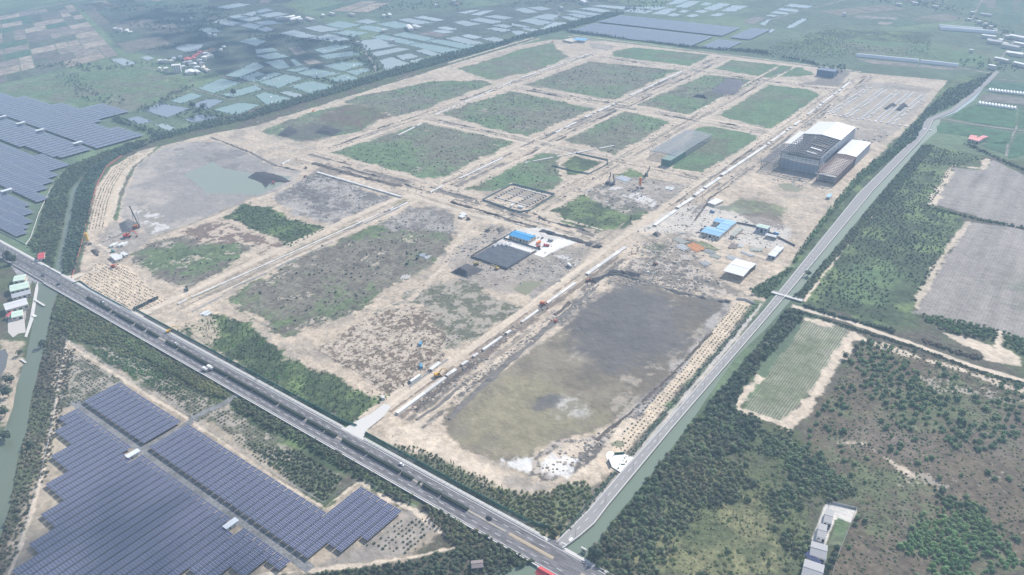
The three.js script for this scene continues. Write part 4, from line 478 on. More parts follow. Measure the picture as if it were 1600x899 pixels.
// ---------- solar farms: every row of tables is a thing ----------
const pv = (r, g, b, q) => { const m = new THREE.MeshPhysicalMaterial({ roughness: q, ior: 1.85, clearcoat: 1, clearcoatRoughness: 0.06 }); m.color.setRGB(r, g, b); return m; };
const glassBlue = pv(0.026, 0.032, 0.1, 0.1), glassBlue2 = pv(0.034, 0.038, 0.092, 0.14), glassBlue3 = pv(0.021, 0.03, 0.108, 0.08), frameGrey = mat(0.45, 0.46, 0.5, 0.6), postGrey = mat(0.30, 0.31, 0.32, 0.6);
const rs = rng(11);
function solarRow(x, z0, z1, w, label, group, fine) {
  const L = z1 - z0, t = thing('solar_panel_row', label, 'solar panels', [x, 0, (z0 + z1) / 2], 0, group);
  const tilt = 0.03, Y = 2.3;
  if (fine) {
    part('frame', bx(w, 0.08, L, 0, Y, 0, 0, 0, tilt), frameGrey, t);
    const pos = [], nw = 4, mw = w / nw, nl = Math.max(1, Math.round(L / 2.05)), ml = L / nl, q = [];
    const unit = (a, b) => { const g = new THREE.BoxGeometry(mw - 0.26, 0.05, ml - 0.22); g.translate(-w / 2 + (a + 0.5) * mw, 0.08, -L / 2 + (b + 0.5) * ml); g.rotateZ(tilt); g.translate(0, Y, 0); return g; };
    const gs = [[], [], []]; for (let b = 0; b < nl; b++) for (let a = 0; a < nw; a++) gs[rs() < 0.12 ? 1 : rs() < 0.12 ? 2 : 0].push(unit(a, b));
    gs.forEach((g, i) => g.length && stuffPart('modules', g, [glassBlue, glassBlue2, glassBlue3][i], t));
  } else {
    part('frame', bx(w, 0.08, L, 0, Y, 0, 0, 0, tilt), frameGrey, t);
    const n = Math.max(1, Math.round(L / 16.6)), g = []; for (let i = 0; i < n; i++) for (let a = 0; a < 4; a++) g.push(bx(w / 4 - 0.22, 0.06, L / n - 0.5, -w / 2 + (a + 0.5) * w / 4, Y + 0.07 + ((a + 0.5) / 4 - 0.5) * w * tilt, -L / 2 + (i + 0.5) * L / n, 0, 0, tilt));
    part('modules', g, [glassBlue, glassBlue2, glassBlue3][rs() * 3 | 0], t);
  }
  const p = []; for (let k = 0; k <= Math.round(L / 5); k++) { const z = -L / 2 + 0.6 + k * (L - 1.2) / Math.round(L / 5); for (const s of [-1, 1]) p.push(bx(0.16, Y, 0.16, s * w * 0.32, Y / 2, z)); }
  stuffPart('support_posts', p, postGrey, t);
}
function solarBlock(x0, x1, pitch, range, label, group, fine) { const n = Math.round((x1 - x0) / pitch), q = (x1 - x0) / n; for (let i = 0; i < n; i++) { const x = x0 + (i + 0.5) * q, r = range(x); if (r && r[1] - r[0] > 4) solarRow(x, r[0], r[1], q - (fine ? 0.55 : 0.5), typeof label === 'string' ? label : label(i, n), group, fine); } }
const ord = ['first', 'second', 'third', 'fourth', 'fifth', 'sixth', 'seventh', 'eighth', 'ninth', 'tenth'];
const nth = i => i < 10 ? ord[i] : `${i + 1}${i % 10 === 0 && i !== 10 ? 'st' : i % 10 === 1 && i !== 11 ? 'nd' : i % 10 === 2 && i !== 12 ? 'rd' : 'th'}`;
solarBlock(-613, -519, 7, () => [-235, -202], i => `${nth(i)} row from the left in the small near solar block`, 'solar rows of the small near block', true);
solarBlock(-512, -304, 7, x => [x > -346.5 ? -268.6 : -236.4, x > -311 ? -235.5 : x > -325 ? -218.4 : -202], i => `${nth(i)} row from the left in the solar block right of the service lane`, 'solar rows right of the service lane', true);
solarBlock(-607, -332, 7.05, x => [x > -519 && x < -507 ? -186 : x > -396 && x < -384 ? -186 : -194, x < -593 ? -178 : x < -565 ? -168 : x < -537 ? -151.4 : x < -505.6 ? -134 : x < -485.2 ? -117.4 : x < -470 ? -99.8 : x < -450 ? -82.6 : x < -437 ? -72 : x < -410 ? -100 : x < -396 ? -118 : x < -382 ? -134.5 : x < -360 ? -151 : x < -346 ? -168 : -184.8], i => `${nth(i)} row from the left in the big stepped solar block`, 'solar rows of the big stepped block', true);
const farSolar = 'row of the hazy blue solar farm left of the narrow canal', farSolarGroup = 'rows of the solar farm left of the canal';
const stepTop = (x) => x < -1686 ? -626 : x < -1580 ? -641 : x < -1508 ? -657.5 : x < -1410 ? -700 : x < -1392 ? -640 : x < -1340 ? -624 : -637;
solarBlock(-1757, -1251, 14, x => [stepTop(x), -555.5 + (x < -1594 ? 20 : 0)], farSolar, farSolarGroup);
solarBlock(-1583, -1254, 14, x => [-549, x > -1272 ? -500 : x > -1357 ? -494.5 : -487.5], farSolar, farSolarGroup);
solarBlock(-1420, -1100, 10, x => [x < -1205 ? -480 - (x < -1300 ? 0 : 12) : x < -1176 ? -460 : x < -1161 ? -444 : x < -1141 ? -426 : -408, -391.5], farSolar, farSolarGroup);
solarBlock(-1330, -1008, 7.5, x => [x < -1096 ? -382.5 : x < -1066 ? -373 : x < -1037 ? -358 : x < -1022 ? -346 : -338, -323.5], farSolar, farSolarGroup);
const top = 'pale row of the distant solar field at the top of the site', topG = 'rows of the distant solar field';
solarBlock(-1131, -775, 14, () => [-2020, -1900], top, topG); solarBlock(-1131, -789, 14, () => [-1880, -1745], top, topG); solarBlock(-752, -702, 12.5, () => [-2035, -1893], top, topG); solarBlock(-766, -705, 12.5, () => [-1858, -1755], top, topG);
// inverter cabins
{
  const roof = mat(0.62, 0.66, 0.70, 0.5), wall = mat(0.55, 0.58, 0.6, 0.8);
  const cabin = (x, z, label, s = 1) => { const t = thing('inverter_cabin', label, 'cabin', [x, 0, z], 0, 'inverter cabins in the solar farms'); t.scale.setScalar(s); part('wall', bx(9, 2.6, 3, 0, 1.3, 0), wall, t); const r = part('roof', [bx(10.4, 0.18, 4.6, 0, 3.5, 0, 0, 0.06)], roof, t); part('gutter', bx(10.4, 0.2, 0.16, 0, 3.3, 2.35), steel, r); for (const a of [-1, 1]) for (const b of [-1, 1]) part('post', bx(0.18, 3.4, 0.18, a * 4.9, 1.7, b * 2), steel, t); part('door', bx(1.1, 2, 0.08, -2, 1, 1.55), darkMetal, t); part('cabinet', [bx(1.2, 1.8, 0.7, 2.5, 0.9, 1.9)], concWhite, t); t.rotation.y = Math.PI / 2; };
  cabin(-514, -190, 'white-roofed inverter cabin at the crossing of the service lanes'); cabin(-391, -190.5, 'white-roofed inverter cabin halfway down the service lane');
  [[-1564.5,-546.6],[-1494.6,-547.5],[-1423.6,-547.2],[-1300.1,-549.4],[-1175.7,-385.1]].forEach(([x, z]) => cabin(x, z, 'pale inverter cabin in the hazy left solar farm', 1.4));
}

// ---------- farmland patchwork ----------
const soilTex = grainOf(0.6, 0.6);
const crop = c => { const m = mat(...c, 1); if (!m.map) m.map = soilTex; return m; };
const cropSets = { dry: [[0.47, 0.40, 0.32], [0.38, 0.33, 0.28], [0.22, 0.2, 0.18], [0.55, 0.47, 0.38], [0.13, 0.16, 0.115], [0.09, 0.19, 0.11], [0.33, 0.28, 0.25], [0.17, 0.2, 0.15]], dark: [[0.095, 0.12, 0.09], [0.14, 0.16, 0.12], [0.08, 0.105, 0.085], [0.24, 0.22, 0.18], [0.1, 0.16, 0.1]], green: [[0.11, 0.2, 0.11], [0.15, 0.22, 0.12], [0.12, 0.21, 0.115], [0.18, 0.22, 0.14], [0.28, 0.26, 0.2]] };
function parcels([a, b, c, d], nu, nv, set, seed) {
  const r = rng(seed), at = (u, v) => [0, 1].map(k => (a[k] * (1 - u) + b[k] * u) * (1 - v) + (d[k] * (1 - u) + c[k] * u) * v), pal = cropSets[set];
  for (let j = 0; j < nv; j++) { let i = 0; while (i < nu) { const w = Math.min(nu - i, r() < 0.3 ? 2 : r() < 0.15 ? 3 : 1), e = 0.04, u0 = (i + e) / nu, u1 = (i + w - e) / nu, v0 = (j + e * 0.8) / nv, v1 = (j + 1 - e * 0.8) / nv; struct('field', flat([at(u0, v0), at(u1, v0), at(u1, v1), at(u0, v1)], 0.1), crop(pal[r() * pal.length | 0])); i += w; } }
}
parcels([[-2728.1,-1012.9],[-2752.3,-1273.2],[-1888.9,-948.6],[-1836.9,-640]], 9, 12, 'dry', 3);
parcels([[-2738,-1281.8],[-2698.8,-1448.3],[-1885.9,-1168.6],[-1889,-968.9]], 5, 6, 'dark', 4);
parcels([[-2764.4,-1295.3],[-2659.5,-1531],[-2458.9,-1441.5],[-2576.3,-1260.1]], 6, 2, 'dry', 14);
parcels([[-1978.9,-1620.5],[-2003.9,-1767],[-1884.8,-1892.5],[-1796.6,-1679.2]], 4, 3, 'dry', 6);
parcels([[-2526.4,-1629.5],[-2289.6,-1850.6],[-2145.9,-1664.4],[-2376.1,-1527]], 8, 2, 'dark', 8);
parcels([[-695.8,-2370],[-521.3,-2650.2],[-320.7,-2454.4],[-451.3,-2243.9]], 5, 3, 'green', 9);
parcels([[-310.9,-2487.8],[-356.1,-2869.4],[-232.8,-2942.1],[-158.2,-2295.7]], 6, 6, 'green', 10);
parcels([[-677.7,-2716.4],[-370.8,-2933.9],[-329.3,-2504.5],[-516.9,-2669.8]], 6, 3, 'green', 12);
for (const [p, c] of [[[[-180.8,-1474.1],[-176.3,-1531.6],[-159.9,-1584.1],[-96.6,-1584.4],[-84.6,-1472.4],[-145.8,-1468.1]], [0.075, 0.2, 0.09]], [[[-189.7,-1412.5],[-185.8,-1436.1],[-142.6,-1449.1],[-84.1,-1442.6],[-80.2,-1379.5],[-102.1,-1364.8],[-141.1,-1384.8],[-181.5,-1377.3]], [0.08, 0.2, 0.095]], [[[-163.1,-1775.7],[-110.8,-1788],[-89.4,-1699.7],[-156.5,-1695.4],[-166.2,-1723.5]], [0.065, 0.18, 0.105]], [[[-165.3,-1649.8],[-153.8,-1677.1],[-86.7,-1675.8],[-81.4,-1629.9],[-155.1,-1618.2]], [0.26, 0.25, 0.21]], [[[-160.8,-1589.6],[-154.2,-1612.5],[-80.7,-1624.4],[-77.6,-1597]], [0.09, 0.15, 0.09]], [[[-93.2,-1586.6],[-76.9,-1591.6],[-64.7,-1485.7],[-81.5,-1474.5]], [0.08, 0.2, 0.095]], [[[-76.8,-1437.7],[-59.9,-1444.1],[-48.7,-1346.7],[-72.4,-1305.2],[-75.9,-1363.4]], [0.075, 0.2, 0.095]], [[[-113.2,-1351.8],[-84.4,-1394.3],[-79.4,-1325.9],[-100.3,-1338]], [0.08, 0.2, 0.095]], [[[-438,-1835.6],[-312.6,-1850.4],[-310.9,-1821],[-391.1,-1803.5]], [0.35, 0.31, 0.27]], [[[-307.5,-1848.6],[-230.9,-1856],[-244.3,-1831],[-308.2,-1822.8]], [0.34, 0.3, 0.27]], [[[-580.4,-2366],[-476,-2381.5],[-475.7,-2346],[-578.8,-2330]], [0.38, 0.36, 0.33]], [[[-504.9,-2301.2],[-470.8,-2308.9],[-474.6,-2259.8],[-501.4,-2263.9]], [0.4, 0.36, 0.32]], [[[-814.5,-2124.9],[-807.7,-2198.9],[-772.8,-2200.3],[-771.5,-2084.6]], [0.3, 0.27, 0.25]], [[[-1603,-1223.4],[-1594,-1250.6],[-1523.6,-1211.3],[-1516,-1176.3]], [0.42, 0.37, 0.31]], [[[-1464.1,-1151.8],[-1464.3,-1180.1],[-1405,-1161.8],[-1420.7,-1133.6]], [0.45, 0.4, 0.34]], [[[-1445,-1516.1],[-1448.6,-1563.3],[-1373.8,-1560.5],[-1368.1,-1516.4]], [0.28, 0.25, 0.24]], [[[-2129.7,-1348.1],[-2151.3,-1395.3],[-2117.5,-1385.5],[-2098.8,-1337.7]], [0.5, 0.44, 0.38]]])
  struct('field', flat(p, 0.14), crop(c));

// ---------- far buildings ----------
const roofC = { white: mat(0.78, 0.79, 0.78, 0.6), red: mat(0.50, 0.10, 0.10, 0.7), grey: mat(0.42, 0.44, 0.46, 0.7), orange: mat(0.5, 0.26, 0.16, 0.7), cream: mat(0.66, 0.62, 0.54, 0.7), blue: mat(0.16, 0.36, 0.62, 0.5), green: mat(0.50, 0.64, 0.52, 0.6), dark: mat(0.2, 0.22, 0.24, 0.7) }, wallC = mat(0.6, 0.58, 0.54, 0.9);
function gable(w, d, h, rise, over = 0.5) {   // roof prism along z
  const s = new THREE.Shape([[-w / 2 - over, 0], [w / 2 + over, 0], [w / 2 + over, 0.25], [0, rise + 0.25], [-w / 2 - over, 0.25]].map(p => new THREE.Vector2(...p))), g = new THREE.ExtrudeGeometry(s, { depth: d + over * 2, bevelEnabled: false }); g.translate(0, h, -d / 2 - over); return g;
}
function house([x, z], w, d, h, c, turn, label, group, name = 'house', detail = true, cat = 'house') {
  const t = thing(name, label, cat, [x, 0, z], turn, group); part('wall', bx(w, h, d, 0, h / 2, 0), wallC, t); part('roof', gable(w, d, h, Math.min(w * 0.16, 2.4)), roofC[c], t);
  if (detail) { const dk = mat(0.06, 0.07, 0.08, 0.4); part('door', bx(0.1, 2.2, 1.4, w / 2 + 0.02, 1.1, 0), dk, t); for (const s of [-1, 1]) { part('window', bx(0.1, 1.2, 1.4, w / 2 + 0.02, 1.7, s * d * 0.3), dk, t); part('window', bx(1.4, 1.2, 0.1, s * w * 0.25, 1.7, d / 2 + 0.02), dk, t); } }
  return t;
}
{
  const r = rng(21), vg = 'houses of the far village among the fish ponds', say = { white: 'white-roofed house in the hazy village beside the fish ponds', red: 'red-roofed house in the hazy village beside the fish ponds', grey: 'grey-roofed house in the hazy village beside the fish ponds', orange: 'orange-roofed house in the hazy village beside the fish ponds', cream: 'cream-roofed house in the hazy village beside the fish ponds' };
  const list = [[[-1686.3,-1002], 'r', 25,14], [[-1686.4,-1017.1], 'r', 16,12], [[-1705.7,-1043.5], 'r', 14,10], [[-1720,-1058.2], 'r', 14,10], [[-1700.3,-1031.3], 'r', 12,10], [[-1722.5,-1080.9], 'o', 12,18], [[-1725.6,-1095.3], 'o', 10,14], [[-1708.1,-1065.8], 'w', 16,12], [[-1673,-1048.8], 'w', 20,12], [[-1664.5,-1031.1], 'w', 14,10], [[-1650.6,-1009.9], 'g', 12,10], [[-1627.1,-981.2], 'w', 14,10], [[-1600.5,-969.9], 'w', 12,12], [[-1626.6,-974.3], 'g', 12,10], [[-1652.6,-986.5], 'g', 14,10], [[-1725.1,-992.4], 'w', 18,8], [[-1724.2,-1008.3], 'w', 14,8], [[-1713.4,-962.2], 'g', 14,12], [[-1728.2,-960.2], 'w', 12,10], [[-1700.6,-970.4], 'c', 14,8], [[-1631.7,-956.8], 'w', 12,8], [[-1637.6,-918.3], 'w', 12,8], [[-1655.3,-913.8], 'w', 8,6], [[-1583,-974.3], 'c', 22,7], [[-1560.1,-968.4], 'c', 24,6], [[-1563.9,-945.5], 'w', 30,8], [[-1577.1,-937], 'w', 26,18], [[-1673.7,-1056.1], 'c', 26,6], [[-1714.3,-1110.8], 'w', 16,7], [[-1732.7,-1132.8], 'g', 20,8], [[-1617.7,-994.4], 'g', 10,8], [[-1661.4,-980.9], 'g', 10,10], [[-2199.4,-1115.3], 'w', 16,9], [[-2162,-1107.2], 'g', 20,9], [[-2146.6,-1116.8], 'w', 22,9], [[-2118.7,-1113.7], 'w', 14,7], [[-2144.4,-1315.6], 'w', 14,7], [[-2159.8,-1294.5], 'w', 12,7], [[-2105,-1205.7], 'w', 10,6], [[-1894.5,-1204], 'w', 20,9], [[-1875.3,-1206.3], 'w', 16,8], [[-1924.8,-1461.8], 'w', 16,30], [[-1913.6,-1480.3], 'c', 14,20], [[-1852.5,-1471.5], 'w', 30,10], [[-1844.3,-1499.4], 'c', 50,10], [[-1859.9,-1560.6], 'w', 24,7], [[-1851.5,-1590], 'w', 30,7], [[-1792.6,-1613.7], 'c', 30,8], [[-1698,-1647.3], 'w', 16,8], [[-1690.9,-1663.6], 'w', 30,8], [[-1508.9,-1553.8], 'w', 60,12], [[-1497.3,-1571.3], 'w', 40,12], [[-1543.1,-1492], 'c', 16,10], [[-1683.2,-1858], 'w', 10,8], [[-1690,-1950.5], 'w', 14,8], [[-1649.9,-1918.7], 'o', 14,10], [[-1327,-2139.1], 'w', 40,14], [[-1329.6,-2018.5], 'w', 16,8], [[-1428,-1403.5], 'g', 16,9], [[-1482.4,-1342.8], 'g', 12,8], [[-235.1,-2214.3], 'w', 30,9], [[-213.5,-2159.4], 'g', 30,16], [[-224.3,-2169.4], 'w', 14,10], [[-204.7,-2190.1], 'w', 10,12], [[-188.9,-2142], 'c', 14,10], [[-175.5,-2118.4], 'g', 40,14], [[-177.3,-2233.1], 'w', 40,12], [[-161.5,-2159.3], 'w', 30,10], [[-160.5,-2051.3], 'w', 30,16], [[-134.6,-1941.1], 'w', 30,10], [[-167.5,-1967.7], 'w', 20,8], [[-181.3,-1979.9], 'w', 14,8], [[-179.5,-1885.8], 'w', 14,8], [[-486.9,-2614.8], 'w', 16,8], [[-522.8,-2580.4], 'w', 20,6], [[-428.8,-2598.7], 'c', 20,8], [[-288.9,-2529.1], 'g', 30,9], [[-323.8,-2542.1], 'w', 12,6], [[-314,-2437], 'w', 10,6], [[-285.6,-2401.8], 'w', 8,6], [[-266.4,-2373], 'w', 8,6], [[-250.4,-2343.5], 'w', 8,6], [[-234.8,-2314.8], 'w', 8,6], [[-197.9,-2237.6], 'w', 10,8], [[-606.1,-2336], 'w', 8,6], [[-241.5,-2029.9], 'w', 8,5], [[-153,-2041.3], 'w', 24,14]];
  const full = { w: 'white', r: 'red', o: 'orange', g: 'grey', c: 'cream' };
  for (const [p, c, w, d] of list) {
    const k = full[c], near = p[0] > -1750 && p[0] < -1150 && p[1] < -900 && p[1] > -1500;
    house(p, d * 1.0, w * 1.0, 4 + r() * 4, k, 0.9 + r() * 0.5, near ? say[k] : `small ${k}-roofed building scattered in the far haze`, near ? vg : 'far scattered buildings', 'house', false);
  }
  const blk = thing('apartment_block', 'tall white block with grey window bands at the village edge', 'building', [...[-1611.7,-928.2], 0].slice(0, 1).concat(0, [-1611.7,-928.2][1]), 0.9); part('wall', bx(18, 16, 14, 0, 8, 0), mat(0.7, 0.7, 0.68, 0.8), blk); part('roof', bx(18.6, 0.6, 14.6, 0, 16.3, 0), roofC.white, blk); for (let i = 0; i < 4; i++) for (let k = 0; k < 4; k++) part('window', bx(2, 2, 0.2, -6.6 + i * 4.4, 2.6 + k * 3.7, 7.05), mat(0.16, 0.18, 0.2, 0.4), blk);
}

// greenhouses
{
  const film = mat(0.80, 0.82, 0.83, 0.45);
  const tunnel = (a, b, w, label, group) => { const L = Math.hypot(b[0] - a[0], b[1] - a[1]), t = thing('greenhouse', label, 'greenhouse', [(a[0] + b[0]) / 2, 0, (a[1] + b[1]) / 2], Math.atan2(b[0] - a[0], b[1] - a[1]), group); const g = new THREE.CylinderGeometry(w / 2, w / 2, L, 10, 1, false, 0, Math.PI); g.rotateX(Math.PI / 2); g.rotateZ(Math.PI / 2 * 0); g.scale(1, 0.6, 1); g.rotateZ(Math.PI / 2); g.scale(1, 1, 1); part('cover', g, film, t); part('base_rail', [bx(0.3, 0.5, L, -w / 2, 0.25, 0), bx(0.3, 0.5, L, w / 2, 0.25, 0)], steel, t); };
  tunnel([-441.7,-1857.2], [-316.6,-1868.7], 14, 'long white greenhouse tunnel beside the hazy lane, left one'); tunnel([-312.6,-1867.7], [-239.4,-1870.3], 14, 'long white greenhouse tunnel beside the hazy lane, right one');
  tunnel([-360.7,-2299.8], [-263.3,-2306.6], 14, 'far white greenhouse tunnel, upper one'); tunnel([-352.6,-2268], [-227.9,-2281.7], 16, 'far white greenhouse tunnel, lower one'); tunnel([-1926.7,-1457.6], [-1931.7,-1513.8], 12, 'white greenhouse strip far behind the ponds, left'); tunnel([-1896.4,-1467.5], [-1902.8,-1510.5], 12, 'white greenhouse strip far behind the ponds, right');
  const a = [-154.5,-1699.5], b = [-90,-1704.5], c = [-158.4,-1593.7], d = [-98.3,-1592.6];
  for (let i = 0; i < 13; i++) { const q = (i + 0.5) / 13, x = a[0] + (b[0] - a[0]) * q, z = a[1] + (b[1] - a[1]) * q; tunnel([x - 4, z - 6], [x - 4, z + 6], 8, 'small white greenhouse in the upper row by the paddies', 'upper row of small greenhouses'); }
  for (let i = 0; i < 12; i++) { const q = (i + 0.5) / 12, x = c[0] + (d[0] - c[0]) * q, z = c[1] + (d[1] - c[1]) * q; tunnel([x, z - 6], [x, z + 6], 8, 'small white greenhouse in the lower row by the paddies', 'lower row of small greenhouses'); }
}


// ---------- builders for buildings and machines ----------
const sheet = { white: mat(0.64, 0.645, 0.65, 0.5), blue: mat(0.07, 0.34, 0.66, 0.4), paleBlue: mat(0.24, 0.46, 0.68, 0.45), mint: mat(0.55, 0.68, 0.58, 0.55), grey: mat(0.42, 0.44, 0.47, 0.5), red: mat(0.52, 0.09, 0.11, 0.6), silver: mat(0.62, 0.65, 0.68, 0.4), dark: mat(0.10, 0.11, 0.13, 0.6), wall: mat(0.34, 0.37, 0.42, 0.6), cream: mat(0.62, 0.58, 0.5, 0.8), green: mat(0.045, 0.16, 0.12, 0.8), olive: mat(0.36, 0.38, 0.34, 0.8) };
const glassDark = mat(0.03, 0.04, 0.05, 0.15), tyre = mat(0.03, 0.03, 0.03, 0.9);
function frameOf(c) { const [a, b, d] = c, w = Math.hypot(b[0] - a[0], b[1] - a[1]), l = Math.hypot(d[0] - b[0], d[1] - b[1]); return { x: (a[0] + d[0]) / 2, z: (a[1] + d[1]) / 2, w, l, turn: Math.atan2(-(b[1] - a[1]), b[0] - a[0]) }; }
// a shed with wall panels, ribbed roof sheets and openings; corners run front-left, front-right, back-right
function shed(name, label, c, h, roof, { rise = 1, wall = sheet.cream, open = false, cat = 'shed', bays = 4, group } = {}) {
  const f = frameOf(c), t = thing(name, label, cat, [f.x, 0, f.z], f.turn, group), { w, l } = f;
  if (open) { for (const a of [-1, 0, 1]) for (const b of [-1, 1]) part('post', bx(0.25, h, 0.25, a * (w / 2 - 0.3), h / 2, b * (l / 2 - 0.3)), steel, t); part('back_wall', bx(w, h * 0.9, 0.15, 0, h * 0.45, -l / 2 + 0.2), wall, t); }
  else { part('wall', bx(w, h, l, 0, h / 2, 0), wall, t); const n = Math.max(2, Math.round(w / 5)), m = Math.max(2, Math.round(l / 5)); for (let i = 0; i < n; i++) part(i === (n >> 1) ? 'door' : 'window', bx(w / n * 0.5, i === (n >> 1) ? h * 0.7 : h * 0.28, 0.12, -w / 2 + (i + 0.5) * w / n, i === (n >> 1) ? h * 0.35 : h * 0.58, l / 2 + 0.05), glassDark, t); for (let i = 0; i < m; i++) part('window', bx(0.12, h * 0.28, l / m * 0.5, w / 2 + 0.05, h * 0.58, -l / 2 + (i + 0.5) * l / m), glassDark, t); }
  // roof: two slopes, each a run of overlapping sheets with ribs
  const sl = Math.atan2(rise, l / 2), L = Math.hypot(rise, l / 2) + 0.5, nb = Math.max(2, Math.round(w / 6));
  for (const s of [-1, 1]) for (let i = 0; i < nb; i++) { const q = part('roof_sheet', bx(w / nb - 0.06, 0.14, L, -w / 2 + (i + 0.5) * w / nb, h + 0.12 + rise / 2, s * (l / 4 + 0.2), 0, s * sl), roof, t); const ribs = []; for (let k = 1; k < 4; k++) ribs.push(bx(0.14, 0.1, L - 0.2, -w / 2 + (i + k / 4) * w / nb, h + 0.22 + rise / 2, s * (l / 4 + 0.2), 0, s * sl)); part('rib', ribs, roof, q); }
  part('ridge_cap', bx(w + 0.2, 0.16, 0.8, 0, h + 0.28 + rise, 0), roof, t);
  return t;
}
function flatShed(name, label, c, h, roof, wall = sheet.cream, cat = 'cabin', group) {
  const f = frameOf(c), t = thing(name, label, cat, [f.x, 0, f.z], f.turn, group); part('wall', bx(f.w - 0.3, h, f.l - 0.3, 0, h / 2, 0), wall, t); part('roof', bx(f.w, 0.2, f.l, 0, h + 0.1, 0), roof, t); part('door', bx(1, 2, 0.1, 0, 1, f.l / 2 - 0.1), glassDark, t); part('window', bx(0.1, 0.9, 1.4, f.w / 2 - 0.1, 1.6, 0), glassDark, t); part('window', bx(1.4, 0.9, 0.1, f.w * 0.28, 1.6, f.l / 2 - 0.1), glassDark, t); return t;
}
const at3 = ([x, z], y = 0) => [x, y, z];
function excavator(p, turn, c, label, s = 1) {
  const t = thing('excavator', label, 'excavator', at3(p), turn); t.scale.setScalar(s); const m = mat(...c, 0.6);
  for (const a of [-1, 1]) { const k = part('track', [bx(0.7, 0.9, 4.2, a * 1.25, 0.45, 0), cyl(0.45, 0.45, 0.7, a * 1.25, 0.45, 2.1, 10, 0, Math.PI / 2), cyl(0.45, 0.45, 0.7, a * 1.25, 0.45, -2.1, 10, 0, Math.PI / 2)], tyre, t); part('roller_cover', bx(0.1, 0.3, 3, a * 1.62, 0.5, 0), steel, k); }
  part('body', [bx(2.8, 1.3, 3.6, 0, 1.75, -0.7), bx(2.6, 0.5, 1.2, 0, 2.5, -1.8)], m, t); const cab = part('cab', bx(1.1, 1.6, 1.7, -0.85, 2.9, 0.6), m, t); part('cab_window', [bx(0.9, 1, 0.06, -0.85, 3.0, 1.47), bx(0.06, 0.9, 1.3, -1.42, 3.0, 0.6)], glassDark, cab);
  part('boom', [bar([0.4, 2.2, 0.8], [0.4, 5.4, 3.8], 0.55), bar([0.4, 5.4, 3.8], [0.4, 4.9, 6.2], 0.5)], m, t); part('stick', bar([0.4, 4.9, 6.2], [0.4, 1.6, 7.6], 0.4), m, t); part('bucket', [bx(1.2, 0.9, 0.9, 0.4, 0.7, 7.3, 0, 0.4), bx(1.2, 0.3, 0.9, 0.4, 0.35, 6.9)], darkMetal, t); return t;
}
function truck(p, turn, cab, bed, label, len = 7, cat = 'truck', group, box = false) {
  const t = thing('truck', label, cat, at3(p), turn, group), c = mat(...cab, 0.35), b = mat(...bed, 0.6);
  part('chassis', bx(1.2, 0.4, len, 0, 0.8, 0), darkMetal, t); const k = part('cab', [bx(2.3, 1.7, 1.8, 0, 1.75, len / 2 - 0.9), bx(2.2, 0.6, 1.4, 0, 2.7, len / 2 - 1.0)], c, t); part('windscreen', bx(2.0, 0.8, 0.06, 0, 2.2, len / 2 + 0.02), glassDark, k);
  if (box) part('cargo_box', bx(2.4, 2.4, len - 2.2, 0, 2.2, -1), b, t); else part('cargo_bed', [bx(2.4, 0.2, len - 2.2, 0, 1.1, -1), bx(0.12, 1.1, len - 2.2, -1.15, 1.6, -1), bx(0.12, 1.1, len - 2.2, 1.15, 1.6, -1), bx(2.4, 1.1, 0.12, 0, 1.6, -len / 2 + 0.15)], b, t);
  for (const s of [-1, 1]) for (const z of [len / 2 - 1.1, -len / 2 + 1.2, -len / 2 + 2.5]) part('wheel', cyl(0.5, 0.5, 0.35, s * 1.0, 0.5, z, 10, 0, Math.PI / 2), tyre, t); return t;
}
function car(p, turn, c, label, y = 0, group) {
  const t = thing('car', label, 'car', at3(p, y), turn, group), m = mat(...c, 0.25);
  const s = new THREE.Shape([[-2.2, 0.35], [2.2, 0.35], [2.25, 0.8], [1.2, 0.95], [0.6, 1.45], [-1.3, 1.48], [-2.0, 1.0], [-2.25, 0.9]].map(q => new THREE.Vector2(...q))), g = new THREE.ExtrudeGeometry(s, { depth: 1.6, bevelEnabled: true, bevelSize: 0.08, bevelThickness: 0.08, bevelSegments: 1 }); g.translate(0, 0, -0.8); g.rotateY(-Math.PI / 2); part('body', g, m, t);
  part('windscreen', bx(1.5, 0.06, 0.75, 0, 1.27, 0.98, 0, 0.72), glassDark, t); part('rear_window', bx(1.45, 0.06, 0.7, 0, 1.3, -1.72, 0, -0.62), glassDark, t); for (const a of [-1, 1]) part('side_window', bx(0.05, 0.38, 2.0, a * 0.89, 1.18, -0.3), glassDark, t);
  for (const a of [-1, 1]) for (const z of [1.4, -1.4]) part('wheel', cyl(0.33, 0.33, 0.24, a * 0.82, 0.33, z, 10, 0, Math.PI / 2), tyre, t); return t;
}
function container(p, turn, c, label, len = 6, y = 0, group) { const t = thing('container', label, 'container', at3(p, y), turn, group), m = mat(...c, 0.6); part('body', bx(2.4, 2.5, len, 0, 1.3, 0), m, t); const r = []; for (let z = -len / 2 + 0.4; z < len / 2; z += 0.6) r.push(bx(2.5, 2.3, 0.16, 0, 1.3, z)); part('ribs', r, m, t); part('door', bx(2.1, 2.2, 0.06, 0, 1.3, len / 2 + 0.04), mat(c[0] * 0.8, c[1] * 0.8, c[2] * 0.8, 0.6), t); return t; }
